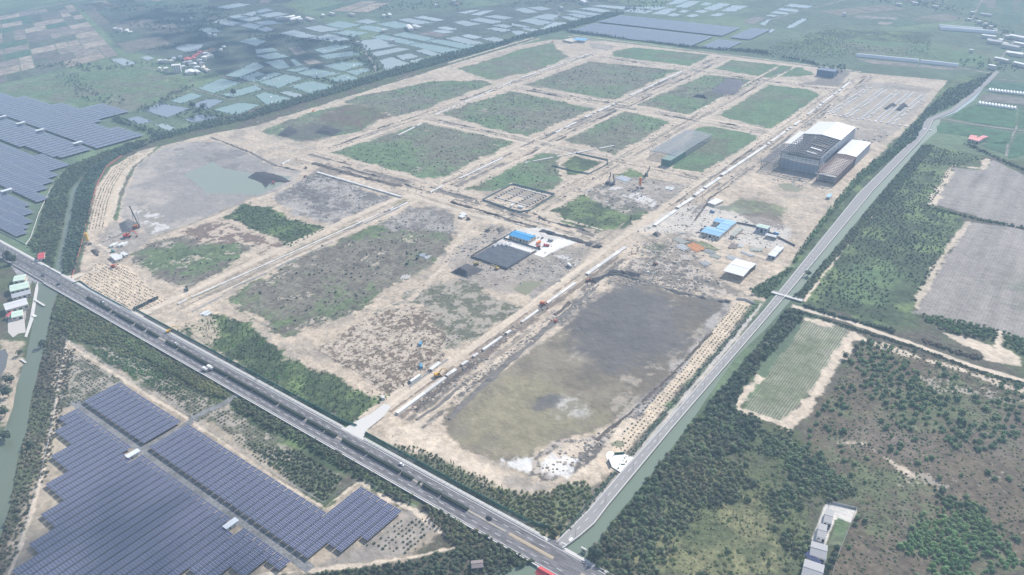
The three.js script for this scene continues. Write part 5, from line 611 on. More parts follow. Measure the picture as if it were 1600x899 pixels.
function heap(name, label, pts, h, m, seed, cat = 'heap') {   // an uneven pile on an outline
  const [a, b, c, d] = bounds(pts), N = 26, M = 26, pos = [], idx = [], uv = []; const slope = Math.min(c - a, d - b) * 0.32;
  for (let j = 0; j <= M; j++) for (let i = 0; i <= N; i++) { const x = a + (c - a) * i / N, z = b + (d - b) * j / M, e = inside(pts, x, z) ? edgeDist(pts, x, z) : 0, y = h * sst(0, 1, Math.min(1, e / slope)) * (1 + 0.35 * nz(x + seed, z, 9)) + (e > 0 ? 0.25 * nz(x, z + seed, 3) : 0); pos.push(x, Math.max(-0.1, y - 0.02 + (e > 0 ? 0.08 : -0.1)), z); uv.push(i / N * 3, j / M * 3); }
  for (let j = 0; j < M; j++) for (let i = 0; i < N; i++) { const k = j * (N + 1) + i; idx.push(k, k + N + 1, k + 1, k + 1, k + N + 1, k + N + 2); }
  const g = new THREE.BufferGeometry(); g.setAttribute('position', new THREE.Float32BufferAttribute(pos, 3)); g.setAttribute('uv', new THREE.Float32BufferAttribute(uv, 2)); g.setIndex(idx); g.computeVertexNormals(); const o = single(name, g, m, label, cat); return o;
}
function ridge(line, w, h, m, seed, label) {   // spoil bank along a line
  const pts = along(line, 2.5), P = [], idx = [], uv = [], K = 6; pts.forEach(([x, z, a], i) => { for (let k = 0; k <= K; k++) { const o = (k / K - 0.5) * w * (1.1 + 1.0 * nz(x, z + k, 14)) + 2.2 * nz(x + seed, z, 22), X = x + Math.cos(a) * o, Z = z - Math.sin(a) * o, y = k === 0 || k === K ? -0.1 : 0.75 * h * (1 - Math.abs(k / K - 0.5) * 1.5) * Math.max(0.02, 0.75 + 2.2 * nz(X + seed, Z, 16)) + 0.9 * h * nz(X, Z + seed, 4); P.push(X, Math.max(k === 0 || k === K ? -0.1 : 0.05, y), Z); uv.push(k / K, i * 0.3); } });
  for (let i = 0; i + 1 < pts.length; i++) for (let k = 0; k < K; k++) { const q = i * (K + 1) + k; idx.push(q, q + 1, q + K + 1, q + 1, q + K + 2, q + K + 1); }
  const g = new THREE.BufferGeometry(); g.setAttribute('position', new THREE.Float32BufferAttribute(P, 3)); g.setAttribute('uv', new THREE.Float32BufferAttribute(uv, 2)); g.setIndex(idx); g.computeVertexNormals(); struct('soil_bank', g, m, label);
}
function fence(line, h, m, label, name = 'fence', closed = false) { const t = thing(name, label, 'fence'), L = closed ? line.concat([line[0]]) : line, p = [], posts = []; for (let i = 0; i + 1 < L.length; i++) { if (name === 'wire_fence') p.push(joined([0.4, 0.8, 1.2, 1.6].map(y => bar([L[i][0], y, L[i][1]], [L[i + 1][0], y, L[i + 1][1]], 0.06)))); else p.push(bar([L[i][0], h / 2 + 0.05, L[i][1]], [L[i + 1][0], h / 2 + 0.05, L[i + 1][1]], 0.14, h)); } for (const [x, z] of along(L, 6)) posts.push(bx(0.2, h + 0.3, 0.2, x, h / 2 + 0.15, z)); p.forEach(g => part('panel_run', g, m, t)); stuffPart('posts', posts, steel, t); }

// ---------- hedges, poles and traffic on the roads ----------
{
  const hedgeMat = mat(0.028, 0.042, 0.03, 1), r = rng(201);
  const seg = [[-786.9,-296],[-741.1,-295.4],[-737,-295.2],[-732.4,-295.4],[-730.1,-295.5],[-697.5,-295.9],[-693.6,-295.7],[-689.8,-295.5],[-689.2,-295.5],[-677.1,-295.9],[-672.9,-296],[-653.7,-295.5],[-640.4,-296.7],[-621.8,-296.4],[-619.4,-296.8],[-567.7,-296.5],[-565.3,-296.9],[-544.3,-296.2],[-542.6,-296.3],[-508.8,-296.1],[-507.9,-296.8],[-474.8,-295.2],[-472.4,-295.9],[-440.4,-297],[-437.2,-296.3],[-416.4,-296.3],[-414.9,-296.4],[-402.9,-296.4],[-395.5,-297],[-368.4,-297.1],[-367.1,-297.2],[-333.2,-297.2],[-331.6,-297.5],[-320.4,-297.3],[-314.6,-297.3],[-313.4,-297.3],[-310.2,-297.2],[-293.1,-297.6],[-292,-297.6],[-268,-297.3]];
  for (let i = 0; i < seg.length; i += 2) { const x0 = seg[i][0], x1 = seg[i + 1][0], L = x1 - x0; const g = new THREE.BoxGeometry(L, 1.7, 2.1, Math.max(2, Math.round(L / 0.8)), 3, 3), p = g.attributes.position; for (let k = 0; k < p.count; k++) { const X = p.getX(k) + x0, Y = p.getY(k), Z = p.getZ(k); p.setXYZ(k, p.getX(k), Y + (Y > 0 ? 0.35 * nz(X, Z * 3, 3) : 0), Z + 0.35 * nz(X + 9, Y * 3, 3)); } g.computeVertexNormals(); g.translate(0, 0.86, 0); const o = single('median_hedge', g, hedgeMat, `${nth(i / 2)} clipped dark hedge on the highway median counted from the bridge`, 'hedge', 'clipped hedges on the median'); o.position.set((x0 + x1) / 2, RY + 0.08, -296.8); }
  const poleMat = mat(0.22, 0.22, 0.22, 0.7);
  const pole = (p, h, label, group, side = -1) => { const t = thing('street_lamp', label, 'street lamp', at3(p, RY - 0.2), 0, group); part('base', bx(0.5, 0.4, 0.5, 0, 0.2, 0), conc, t); part('pole', cyl(0.13, 0.08, h, 0, h / 2, 0, 7), poleMat, t); part('arm', bar([0, h - 0.1, 0], [side * 1.8, h + 0.25, 0], 0.1), poleMat, t); part('lamp', bx(0.8, 0.14, 0.3, side * 2.0, h + 0.25, 0), steel, t); };
  [[-193.1,-320.2],[-191.4,-359.3],[-192.2,-398.5],[-192.6,-437.8],[-193.6,-477.5],[-195,-521.3],[-195.3,-561.1],[-196.1,-599.5],[-196.2,-638.5],[-196.5,-677.7],[-196.2,-711.3],[-197.4,-805.9]].forEach((p, i) => pole([-193.9, p[1]], 8, `${nth(i)} lamp post on the canal side of the east road, counted from the junction`, 'lamp posts along the canal', -1));
  pole([-857, -285], 9, 'lamp post on the left end of the highway bridge', 'lamp posts on the highway bridge', -1); pole([-826, -285], 9, 'lamp post on the right end of the highway bridge', 'lamp posts on the highway bridge', -1);
  const wood = thing('utility_pole', 'tall leaning utility pole at the bottom edge left of the pool', 'utility pole', at3([-216.5,-266.3])); part('pole', cyl(0.2, 0.14, 13, 0, 6.5, 0, 8), poleMat, wood); part('crossarm', bx(2, 0.14, 0.14, 0, 12.2, 0), poleMat, wood);
  const hw = (p, lane, c, l, f = Math.PI / 2) => car([p[0], lane], f, c, l, RY + 0.02);
  hw([-338.2,-303], -303.4, [0.75, 0.76, 0.77], 'white car on the far carriageway above the notch of the solar farm'); hw([-251.2,-299.8], -299.3, [0.03, 0.032, 0.038], 'black car near the median nose at the bottom', -Math.PI / 2); hw([-629.3,-299.1], -300, [0.7, 0.72, 0.74], 'white car beside the median hedge in the middle of the highway'); hw([-877.4,-292.5], -293, [0.05, 0.06, 0.09], 'dark car at the left end of the bridge'); hw([-842,-292.2], -293.2, [0.06, 0.06, 0.06], 'dark car on the right half of the bridge');
  truck([[-762.3,-299.5][0], -300], Math.PI / 2, [0.7, 0.72, 0.72], [0.12, 0.2, 0.18], 'small truck with white cab next to the first hedges', 6).position.y = RY; truck([[-566.5,-292.4][0], -294.5], Math.PI / 2, [0.75, 0.75, 0.75], [0.75, 0.75, 0.74], 'white box truck on the near carriageway', 7, 'truck', null, true).position.y = RY; truck([[-564,-289.4][0] - 4, -290.3], Math.PI / 2, [0.72, 0.72, 0.72], [0.7, 0.7, 0.7], 'white box truck in the outer lane by the parapet', 6, 'truck', null, true).position.y = RY;
}
// fences
fence([[-722, -313], [-600, -313.2], [-480, -313.2], [-412, -313.4], [-400, -316]], 2.4, sheet.green, 'dark green site fence along the young tree plot', 'site_fence');
fence([[-388, -314], [-300, -313.2], [-225, -313.4], [-212, -318], [-206, -323]], 2.4, sheet.green, 'dark green site fence along the southern pond corner', 'site_fence');
fence([[-831.6,-303],[-830.4,-310.9],[-805.9,-308.8],[-753.8,-308.7],[-722.1,-308.8]], 2, sheet.green, 'green fence between highway and sapling plot', 'site_fence');
fence([[-211.3,-681],[-209.4,-627.8],[-208,-533.2],[-204.4,-433.9],[-203.8,-421.5]], 1.8, sheet.green, 'long green fence below the east road bank', 'site_fence'); fence([[-203.7,-390.3],[-203.3,-369.4],[-202.9,-314.8]], 1.8, sheet.green, 'short green fence between the white apron and the junction', 'site_fence');
fence([[-845.5,-309.3],[-930.8,-364.9],[-1006.9,-412.7],[-1094.4,-469.8],[-1159.4,-519.3],[-1188.9,-561.4]], 1.6, mat(0.42, 0.13, 0.1, 0.8), 'red boundary fence along the dark tree belt', 'boundary_fence');
fence([[-724,-243],[-666.1,-207.2],[-612.3,-176.1],[-550.1,-137],[-485.3,-90.3]], 1.5, steel, 'grey wire fence along the river side of the solar farm', 'wire_fence');
fence([[-733.3,-243.3],[-670.5,-243.6],[-582.6,-243.5],[-526.3,-244.8],[-510,-244.2],[-433,-242.7],[-401.2,-241.6],[-356.2,-242.8],[-354.1,-275.5],[-325.8,-275.6],[-300.3,-278.5]], 1.5, steel, 'grey wire fence on the highway side of the solar farm', 'wire_fence');
fence([[-1046.4,-320.4],[-979.7,-321.1],[-993.8,-333.2],[-1062,-374.7],[-1136.4,-425],[-1197.4,-475.4]], 1.2, concWhite, 'white wall round the corner of the hazy solar farm', 'boundary_wall');

// ---------- culverts and drains ----------
function culvert(a, b, w, h, label, broken) {
  const L = Math.hypot(b[0] - a[0], b[1] - a[1]), t = thing('box_culvert', label, 'culvert', [(a[0] + b[0]) / 2, 0, (a[1] + b[1]) / 2], Math.atan2(b[0] - a[0], b[1] - a[1])), n = Math.max(1, Math.round(L / 7)), q = L / n, r = rng(L * 10 | 0);
  for (let i = 0; i < n; i++) { if (broken && r() < 0.18) continue; const zc = -L / 2 + (i + 0.5) * q, th = 0.3; part('section', [bx(w, th, q - 0.12, 0, h - th / 2, zc), bx(w, th, q - 0.12, 0, th / 2, zc), bx(th, h - 2 * th, q - 0.12, -w / 2 + th / 2, h / 2, zc), bx(th, h - 2 * th, q - 0.12, w / 2 - th / 2, h / 2, zc)], r() < 0.7 ? concWhite : conc, t); }
}
culvert([-384.6,-346], [-384.9,-407.3], 3.4, 1.9, 'longest white box culvert nearest the highway'); culvert([-386.1,-409.9], [-385.6,-422.3], 3.4, 1.7, 'short culvert length beside the yellow excavator'); culvert([-386.1,-430.5], [-385.5,-438.8], 3.2, 1.6, 'stub of culvert between two spoil heaps'); culvert([-386,-439.8], [-384.7,-502.6], 2.8, 1.6, 'white culvert run with broken far end', true);
culvert([-385.1,-520.9], [-385.1,-549.3], 2.6, 1.4, 'short white culvert beside the red excavator'); culvert([-385.8,-565.1], [-385.3,-618.2], 3.2, 1.6, 'white culvert run along the pond head'); culvert([-385.6,-642.2], [-384.2,-724.8], 4.4, 1.8, 'wide white culvert run ending at the dark trench'); culvert([-385.1,-797.5], [-384.4,-854.5], 4.6, 1.8, 'white culvert beside the blue-roofed yard'); culvert([-386.7,-862.9], [-384.4,-903.3], 5, 1.8, 'buff culvert length in the open trench'); culvert([-386.1,-912.9], [-386,-940.5], 5, 1.8, 'short white culvert in the trench'); culvert([-386.5,-945.7], [-385,-993.2], 5, 1.8, 'white culvert length above the white site tent'); culvert([-387.2,-1003.7], [-382.2,-1161.6], 4.6, 1.8, 'long white culvert leading to the hall'); culvert([-383.1,-1170.9], [-382.4,-1315.8], 4, 1.6, 'white culvert beside the steel hall', true); culvert([-383.9,-1359.3], [-387.2,-1627], 4, 1.5, 'far white culvert behind the hall', true);
culvert([-697.2,-345.2], [-697.9,-356.1], 2.4, 1, 'short white drain near the sandy ramp'); culvert([-698.3,-362.4], [-691,-655.9], 2.0, 0.9, 'very long thin white drain along the haul road'); culvert([-876.3,-686], [-706.4,-687.6], 3.2, 1.6, 'white box culvert across the head of the grey plot'); culvert([-685.6,-721.1], [-688.3,-750.6], 2.4, 1.4, 'short white culvert at the crossroads'); culvert([-947,-678.7], [-952.4,-698.8], 3, 1.4, 'short white culvert on the pond bank');
culvert([-686.5,-784.4], [-688.3,-888], 3.2, 1.5, 'white culvert between two green plots'); culvert([-690.4,-1034.3], [-692.7,-1100.3], 4, 1.5, 'white culvert at the middle crossroads', true); culvert([-694.8,-1134.5], [-695.2,-1234.4], 4, 1.4, 'white culvert beyond the middle crossroads', true); culvert([-698.4,-1299.6], [-700.5,-1530.1], 4, 1.4, 'far white culvert between green plots', true); culvert([-898.4,-878.7], [-910.9,-954.8], 3, 1.2, 'white culvert beside the large green plot', true); culvert([-924.7,-1000.1], [-949.2,-1261.2], 3, 1.2, 'far white drain along the haul road', true); culvert([-951.2,-1297], [-947.8,-1581.2], 3, 1.2, 'white drain at the far end of the haul road', true); culvert([-687,-645.9], [-687.7,-679], 2.2, 1, 'white drain stub by the crossroads');
culvert([-648.3,-889.8], [-577.8,-1032.3].map((v, i) => v), 2.4, 1, 'white drain left of the steel frame', true);
{ const d = (a, b, label) => { const L = Math.hypot(b[0] - a[0], b[1] - a[1]), t = thing('drain_channel', label, 'drain', [(a[0] + b[0]) / 2, 0, (a[1] + b[1]) / 2], Math.atan2(b[0] - a[0], b[1] - a[1])); part('wall', bx(0.3, 0.8, L, -0.8, 0.4, 0), conc, t); part('wall', bx(0.3, 0.8, L, 0.8, 0.4, 0), conc, t); part('bed', bx(1.3, 0.12, L, 0, 0.08, 0), sheet.dark, t); };
  d([-671.3,-344.6], [-673.9,-382.9], 'open concrete drain near the ramp'); d([-679.9,-400.7], [-678.1,-443], 'open concrete drain, second length'); d([-679.2,-455.2], [-679.3,-490], 'open concrete drain, third length'); d([-678.4,-498.6], [-678.7,-540], 'open concrete drain, fourth length'); d([-685.1,-598.6], [-684.1,-660.7], 'open concrete drain by the crossroads'); d([-402.2,-380], [-402.6,-431.2], 'dark open drain beside the haul road'); }
// ---------- spoil banks and heaps ----------
const soilTexd = (c) => { const m = mat(...c, 1); m.map ??= grainOf(1, 1); return m; }, soilDark = soilTexd([0.17, 0.145, 0.125]), soilGrey = soilTexd([0.27, 0.25, 0.23]), soilTan = soilTexd([0.47, 0.41, 0.335]), soilInk = soilTexd([0.085, 0.085, 0.095]);
ridge([[-346.4,-366.2],[-351.2,-405.1],[-355,-464.9],[-360.3,-545.7],[-364.1,-630.8]], 5, 1.6, soilGrey, 3, 'rough spoil bank along the brown pond'); ridge([[-376.3,-360.2],[-379.4,-404.3],[-378.6,-443.2]], 4, 1.2, soilDark, 7, 'dark spoil beside the long culvert'); ridge([[-236.3,-675.9],[-286.9,-663],[-325.9,-666.2],[-362.6,-661.9]], 5, 1.8, soilGrey, 9, 'spoil bank at the head of the brown pond'); ridge([[-226.8,-611.3],[-226.6,-540.1],[-228.8,-457.4],[-234.7,-412.2]], 3, 1.3, soilDark, 17, 'dark bank between pond and saplings'); ridge([[-878.7,-580.4],[-867.1,-501.7],[-869.2,-452.5],[-868.2,-421.5]], 4, 1.2, soilTan, 19, 'bank along the near side of the grey pond'); ridge([[-1151.1,-696.9],[-1044.7,-687.8],[-953.9,-672.3],[-900.1,-676.2]], 5, 1.4, soilGrey, 21, 'bank along the far side of the grey pond'); ridge([[-492.9,-708.5],[-443.1,-710.1],[-406.6,-708.2]], 8, 2.4, soilInk, 23, 'dark spoil ridge along the cross trench'); ridge([[-642.7,-715.2],[-571.1,-713.4],[-500.4,-712.4]], 5, 1.6, soilDark, 25, 'spoil ridge left of the blue-roofed office'); ridge([[-912.1,-710.7],[-815.8,-711.5],[-732.5,-717.4]], 9, 2, soilDark, 27, 'dark spoil ridge at the head of the grey plot'); ridge([[-373.4,-633],[-364.9,-665.7],[-337,-672.6]], 10, 2.6, soilInk, 29, 'black spoil at the trench end'); ridge([[-352.2,-840.5],[-366,-918.7],[-363.4,-975.7]], 3, 1.2, soilDark, 35, 'trench spoil beside the culverts'); ridge([[-415.9,-654.3],[-418.2,-727.4],[-420.2,-800.6]], 3, 1, soilTan, 37, 'sand bank beside the haul road');
{ // short spoil banks thrown up along every corridor
  const r = rng(701), cor = [[-950, -1560, -780, 1], [-936, -1560, -780, 1], [-696, -1690, -760, 1], [-684, -1690, -760, 1], [-670, -1690, -760, 1], [-544, -1690, -760, 1], [-530, -1690, -760, 1], [-396, -1680, -880, 1], [-370, -1680, -880, 1], [-1158, -1630, -800, 1], [-972, -920, -410, 0], [-982, -920, -410, 0], [-1222, -920, -410, 0], [-1236, -920, -410, 0], [-1545, -910, -410, 0], [-738, -950, -440, 0], [-728, -950, -440, 0], [-368, -690, -350, 1], [-386, -690, -350, 1], [-690, -690, -350, 1]];
  for (const [f, a, b, z] of cor) { let t = a + 40 * r(); while (t < b) { const L = 20 + 70 * r(), e = Math.min(b, t + L); if (r() < 0.62 && e - t > 12) { const o = (r() - 0.5) * 5, p = z ? [[f + o, t], [f + o + r() * 3, (t + e) / 2], [f + o, e]] : [[t, f + o], [(t + e) / 2, f + o + r() * 3], [e, f + o]]; ridge(p, 2.2 + 2.6 * r(), 0.9 + 0.9 * r(), [soilDark, soilGrey, soilTan, soilTan][r() * 4 | 0], r() * 99 | 0, 'low spoil bank along a road corridor'); } t = e + 10 + 50 * r(); } } }
heap('gravel_pile', 'flat-topped grey gravel pile beside two excavators', [[-512.5, -560.2], [-487.3, -560.9], [-485.3, -588.4], [-511, -588.1]], 5, soilTexd([0.16, 0.155, 0.165]), 1); heap('soil_heap', 'dark soil heap pushed into the grey pond', [[-956.5,-639.4],[-941.9,-645.3],[-913.4,-648.9],[-877.4,-642.8],[-881.9,-632.2],[-899.7,-623.8],[-882.2,-599.1],[-907.9,-610.7],[-946.3,-614.8]], 1.8, soilInk, 2); heap('soil_heap', 'grey heap at the foot of the drilling rig', [[-944.5,-419.1],[-949.6,-434.9],[-927.8,-435.4],[-909.1,-420.2],[-915.2,-406.8]], 3, soilTexd([0.2, 0.2, 0.21]), 4); heap('soil_heap', 'dark heap between foundation rows, left one', [[-287.7,-1469.6],[-284.1,-1520.7],[-272.5,-1503.7],[-278.4,-1466.3]], 3, soilInk, 5); heap('soil_heap', 'dark heap between foundation rows, right one', [[-269.2,-1472.4],[-268.1,-1531.2],[-254.8,-1510.5],[-258.2,-1470.3]], 3, soilInk, 6); heap('soil_heap', 'round heap inside the haul road loop', [[-377.3,-775.3],[-375.7,-785.3],[-367.2,-782.3],[-366,-770.1]], 2.5, soilGrey, 8); heap('soil_heap', 'dark heap by the container camp road', [[-898.6,-357.5],[-899.1,-365.6],[-885.1,-362.8],[-880.2,-354]], 2, soilDark, 10); heap('soil_heap', 'small grey heap by the excavator on the pipe yard', [[-540.9,-679.8],[-540,-694.2],[-528.3,-684],[-529.1,-672.2]], 1.8, soilGrey, 12);

// ---------- the steel hall ----------
function openFrame(t, x0, x1, z0, z1, h, rise, step, col, purlins) {   // portal frames, purlins and braces
  const cx = (x0 + x1) / 2, n = Math.max(1, Math.round((z1 - z0) / step)); for (let i = 0; i <= n; i++) { const z = z0 + (z1 - z0) * i / n; part('portal_frame', [bx(0.7, h, 0.8, x0, h / 2, z), bx(0.7, h, 0.8, x1, h / 2, z), bar([x0, h, z], [cx, h + rise, z], 0.8, 0.9), bar([cx, h + rise, z], [x1, h, z], 0.8, 0.9)], col, t); }
  const p = []; for (let k = 0; k <= purlins; k++) { const u = k / purlins, x = x0 + (x1 - x0) * u, y = h + rise * (1 - Math.abs(u * 2 - 1)) + 0.4; p.push(bx(0.55, 0.4, z1 - z0, x, y, (z0 + z1) / 2)); } for (const y of [h * 0.33, h * 0.66, h]) for (const x of [x0, x1]) p.push(bx(0.25, 0.3, z1 - z0, x, y, (z0 + z1) / 2)); stuffPart('purlins', p, col, t);
}
function roofRun(t, x0, x1, z0, z1, h, rise, m, bays) { const cx = (x0 + x1) / 2, w = (x1 - x0) / 2, a = Math.atan2(rise, w), L = Math.hypot(rise, w) + 0.6, q = (z1 - z0) / bays; for (const s of [-1, 1]) for (let i = 0; i < bays; i++) part('roof_sheet', bx(L, 0.25, q - 0.08, cx + s * w / 2, h + rise / 2 + 0.75, z0 + (i + 0.5) * q, 0, 0, -s * a), m, t); }
{
  const col = mat(0.20, 0.2, 0.22, 0.6), colR = mat(0.26, 0.17, 0.15, 0.6);
  const t = thing('steel_hall', 'huge half-roofed steel hall with white roof and lower wings', 'hall', [0, 0, 0]);
  openFrame(t, -332, -277.5, -1172, -1079, 25.5, 3.4, 9.2, col, 14); openFrame(t, -332, -277.5, -1246, -1174, 25.5, 3.4, 18, col, 4);
  roofRun(t, -332.5, -277, -1246.5, -1172, 25.7, 3.4, sheet.white, 9);
  part('wall', bx(0.4, 25, 76, -277, 12.6, -1209), sheet.wall, t); part('wall', bx(0.4, 10.5, 90, -277, 20.4, -1126), sheet.wall, t); part('wall', bx(0.4, 22, 70, -332.6, 14, -1211), sheet.wall, t); part('wall', bx(55, 25, 0.4, -304.8, 12.6, -1246.6), sheet.wall, t);
  part('partition', bx(54, 13, 0.4, -304.8, 6.7, -1083), sheet.wall, t); part('partition', bx(54, 5.6, 0.4, -304.8, 16.6, -1085), sheet.silver, t); part('gantry', [bx(56, 0.6, 0.7, -304.8, 25.4, -1079), bx(56, 0.5, 0.6, -304.8, 19.8, -1079.2)], col, t); for (let i = 1; i < 9; i++) part('gable_post', bx(0.4, 25.5 + (i < 5 ? i : 9 - i) * 0.6, 0.4, -332 + i * 6.05, 12.75 + (i < 5 ? i : 9 - i) * 0.3, -1078.8), col, t);
  part('roof_strip', [bx(16, 0.2, 3, -293, 28, -1109, 0, 0, -0.116), bx(14, 0.2, 2, -294, 27.9, -1091, 0, 0, -0.116)], sheet.white, t); for (let i = 0; i < 5; i++) part('window', bx(0.2, 2, 3, -276.7, 20.6, -1100 - i * 16), glassDark, t);
  const wing = thing('steel_hall_wing', 'right wing of the steel hall with white rear roof and bare front frame', 'hall', [0, 0, 0]);
  openFrame(wing, -272, -246, -1145, -1057, 14, 1, 6.3, colR, 9); roofRun(wing, -272.5, -245.6, -1221, -1145, 14, 1, sheet.white, 9); part('wall', bx(0.4, 14, 76, -245.6, 7, -1183), sheet.wall, wing); part('wall', bx(27, 14, 0.4, -259, 7, -1221.2), sheet.wall, wing); part('wall', bx(0.4, 14, 76, -272.6, 7, -1183), sheet.wall, wing); for (let k = 0; k < 3; k++) part('floor_deck', bx(24, 0.3, 84, -259, 3.6 * (k + 1) - 0.6, -1101), conc, wing); part('wall_sheet', bx(14, 1.2, 0.2, -268, 11.6, -1056.6), sheet.white, wing);
  const wl = thing('steel_hall_wing', 'left wing of the steel hall, bare frame with a white roof strip behind', 'hall', [0, 0, 0]);
  openFrame(wl, -352, -334, -1150, -1060, 12.5, 0.6, 7.5, col, 7); roofRun(wl, -352.4, -334, -1222, -1153, 12.5, 0.6, sheet.white, 7); for (const z of [-1222, -1200, -1176, -1154]) part('column', [bx(0.5, 12.6, 0.5, -352, 6.3, z), bx(0.5, 12.6, 0.5, -334.4, 6.3, z)], col, wl);
  // second frame
  const f2 = thing('unfinished_hall', 'bare steel frame of an unfinished hall beside the green netting', 'steel frame', [0, 0, 0]); openFrame(f2, -508, -464, -1140, -1018, 9.5, 1.4, 6, mat(0.42, 0.45, 0.47, 0.6), 20); for (let i = 0; i < 12; i++) part('side_column', bx(0.45, 9.4, 0.45, -478, 4.7, -1140 + i * 11), mat(0.5, 0.46, 0.43, 0.7), f2); part('brace', bx(40, 0.3, 0.3, -486, 9.2, -1018), mat(0.42, 0.45, 0.47, 0.6), f2);
  const net = mat(0.09, 0.17, 0.145, 0.9); const n2 = thing('netted_block', 'dark green netted scaffold block at the corner of the steel frame', 'scaffold', [0, 0, 0]); part('net_front', bx(14.6, 9.4, 0.2, -470.5, 4.8, -995.5), net, n2); part('net_side', bx(0.2, 9.4, 50, -463.2, 4.8, -1020.5), net, n2); part('net_top', bx(14.4, 0.2, 49.6, -470.5, 9.6, -1020.5), mat(0.2, 0.28, 0.25, 0.9), n2); for (let i = 0; i < 6; i++) part('standard', bx(0.15, 9.8, 0.15, -477.6, 4.9, -996 - i * 9.8), steel, n2);
}
// ---------- yards ----------
shed('site_office', 'bright blue roofed site office on the concrete yard', [[-511, -668], [-482, -668], [-482, -683], [-511, -683]], 4.6, sheet.blue, { rise: 1.4, wall: sheet.cream, cat: 'office' });
shed('yard_building', 'front part of the pale blue roofed yard building', [[-328, -806], [-304, -806], [-304, -824], [-328, -824]], 4.6, sheet.paleBlue, { rise: 0.9 }); shed('yard_building', 'rear part of the pale blue roofed yard building', [[-318, -825.5], [-304, -825.5], [-304, -856], [-318, -856]], 4.8, sheet.paleBlue, { rise: 0.8 }); shed('yard_building', 'left rear arm of the pale blue roofed yard building', [[-329, -843], [-318.5, -843], [-318.5, -855], [-329, -855]], 4.6, sheet.paleBlue, { rise: 0.7 });
shed('storage_shed', 'wide white roofed storage shed with dark open front', [[-265, -725], [-242, -725], [-242, -760], [-265, -760]], 6, sheet.white, { rise: 1.2, wall: sheet.grey, open: true });
shed('yard_building', 'tall pale green roofed grey building behind the yard', [[-279, -854], [-264.3, -854], [-264.3, -862], [-279, -862]], 6.6, sheet.mint, { rise: 0.8, wall: mat(0.35, 0.4, 0.48, 0.7) }); shed('open_shed', 'white roofed open shed beside the grey building', [[-263, -843], [-250, -843], [-250, -848], [-263, -848]], 3.6, sheet.silver, { rise: 0.4, open: true }); shed('open_shed', 'pale roofed long shed at the east end of the yard', [[-241, -793], [-232.5, -793], [-232.5, -820], [-241, -820]], 4, sheet.silver, { rise: 0.5, wall: mat(0.3, 0.33, 0.38, 0.8) }); shed('open_shed', 'olive roofed long shed beside the pale blue building', [[-296.5, -819], [-291, -819], [-291, -846], [-296.5, -846]], 3.6, sheet.olive, { rise: 0.5 });
flatShed('site_tent', 'small white site tent beside the culvert trench', [[-358.3,-896.9],[-346.8,-894.6],[-348.3,-914.2],[-360.5,-921.7]], 3, sheet.white); container([-344.7,-877], 1.2, [0.1, 0.2, 0.35], 'dark blue container left of the pale blue building'); container([-255.5,-859.8], 1.4, [0.2, 0.4, 0.6], 'blue container beside the open shed'); flatShed('site_cabin', 'white and blue cabin near the hall track', [[-241.4,-1002.1],[-236.3,-1002.3],[-237.1,-1015],[-242.2,-1014.9]], 3, sheet.paleBlue);
fence([[-331, -860], [-279, -866], [-248, -850], [-226, -840]], 2, sheet.dark, 'dark fence behind the yard buildings', 'yard_fence');
struct('pavement', flat(rect(-520, -462, -690, -662), 0.16), mat(0.62, 0.61, 0.59, 0.9), 'pale concrete yard round the blue office'); struct('pavement', flat(rect(-462, -448, -700, -650), 0.15), mat(0.75, 0.74, 0.72, 0.9), 'white concrete apron beside the office yard');
single('tarpaulin', (() => { const g = new THREE.PlaneGeometry(48, 44, 40, 36); g.rotateX(-Math.PI / 2); const p = g.attributes.position; for (let i = 0; i < p.count; i++) p.setY(i, 0.7 + 0.7 * nz(p.getX(i), p.getZ(i), 10)); g.computeVertexNormals(); g.translate(-490.5, 0, -627); return g; })(), mat(0.075, 0.085, 0.105, 0.45), 'black tarpaulin spread over the fenced lot', 'tarpaulin');
fence([[-517, -603], [-464, -602], [-464, -645], [-464, -658]], 2, sheet.dark, 'dark low fence in front of the tarpaulin lot', 'yard_fence'); fence([[-517, -604], [-517, -690]], 2, sheet.dark, 'dark fence left of the tarpaulin lot and office', 'yard_fence'); fence([[-462, -664], [-516, -664]], 1.8, sheet.dark, 'dark fence between office yard and tarpaulin lot', 'yard_fence');
{ const s = mat(0.5, 0.53, 0.56, 0.5); [[-510, -648], [-505, -650], [-500, -652], [-512, -642]].forEach(([x, z], i) => single('pipe_stack', [cyl(0.7, 0.7, 7, x, 0.7, z, 10, Math.PI / 2), cyl(0.7, 0.7, 7, x + 1.5, 0.7, z, 10, Math.PI / 2), cyl(0.7, 0.7, 7, x + 0.75, 1.9, z, 10, Math.PI / 2)], s, `${nth(i)} pipe stack from the right in the tarpaulin lot corner`, 'pipes', 'pipe stacks by the tarpaulin')); single('concrete_slab', bx(40, 0.5, 6, -487, 0.25, -654), concWhite, 'long white slab behind the tarpaulin', 'slab'); }
container([-474, -677], 0.05, [0.75, 0.22, 0.06], 'orange container beside the blue office', 7); truck([-462, -676], -1.2, [0.55, 0.03, 0.05], [0.55, 0.05, 0.07], 'red truck on the office yard', 7); truck([-468, -668], -0.9, [0.55, 0.05, 0.04], [0.4, 0.06, 0.05], 'small red truck near the yard gate', 5); container([-466, -690], 1.6, [0.3, 0.31, 0.32], 'dark grey container behind the office yard');
[[-502, -688], [-496, -688.5], [-490, -689], [-483, -689], [-478, -690]].forEach(([x, z], i) => car([x, z], 0.1, [[0.05, 0.05, 0.06], [0.6, 0.6, 0.62], [0.04, 0.05, 0.06], [0.65, 0.66, 0.67], [0.1, 0.1, 0.12]][i], `${['first', 'second', 'third', 'fourth', 'fifth'][i]} car parked behind the blue office from the left`, 0.15, 'cars behind the blue office'));
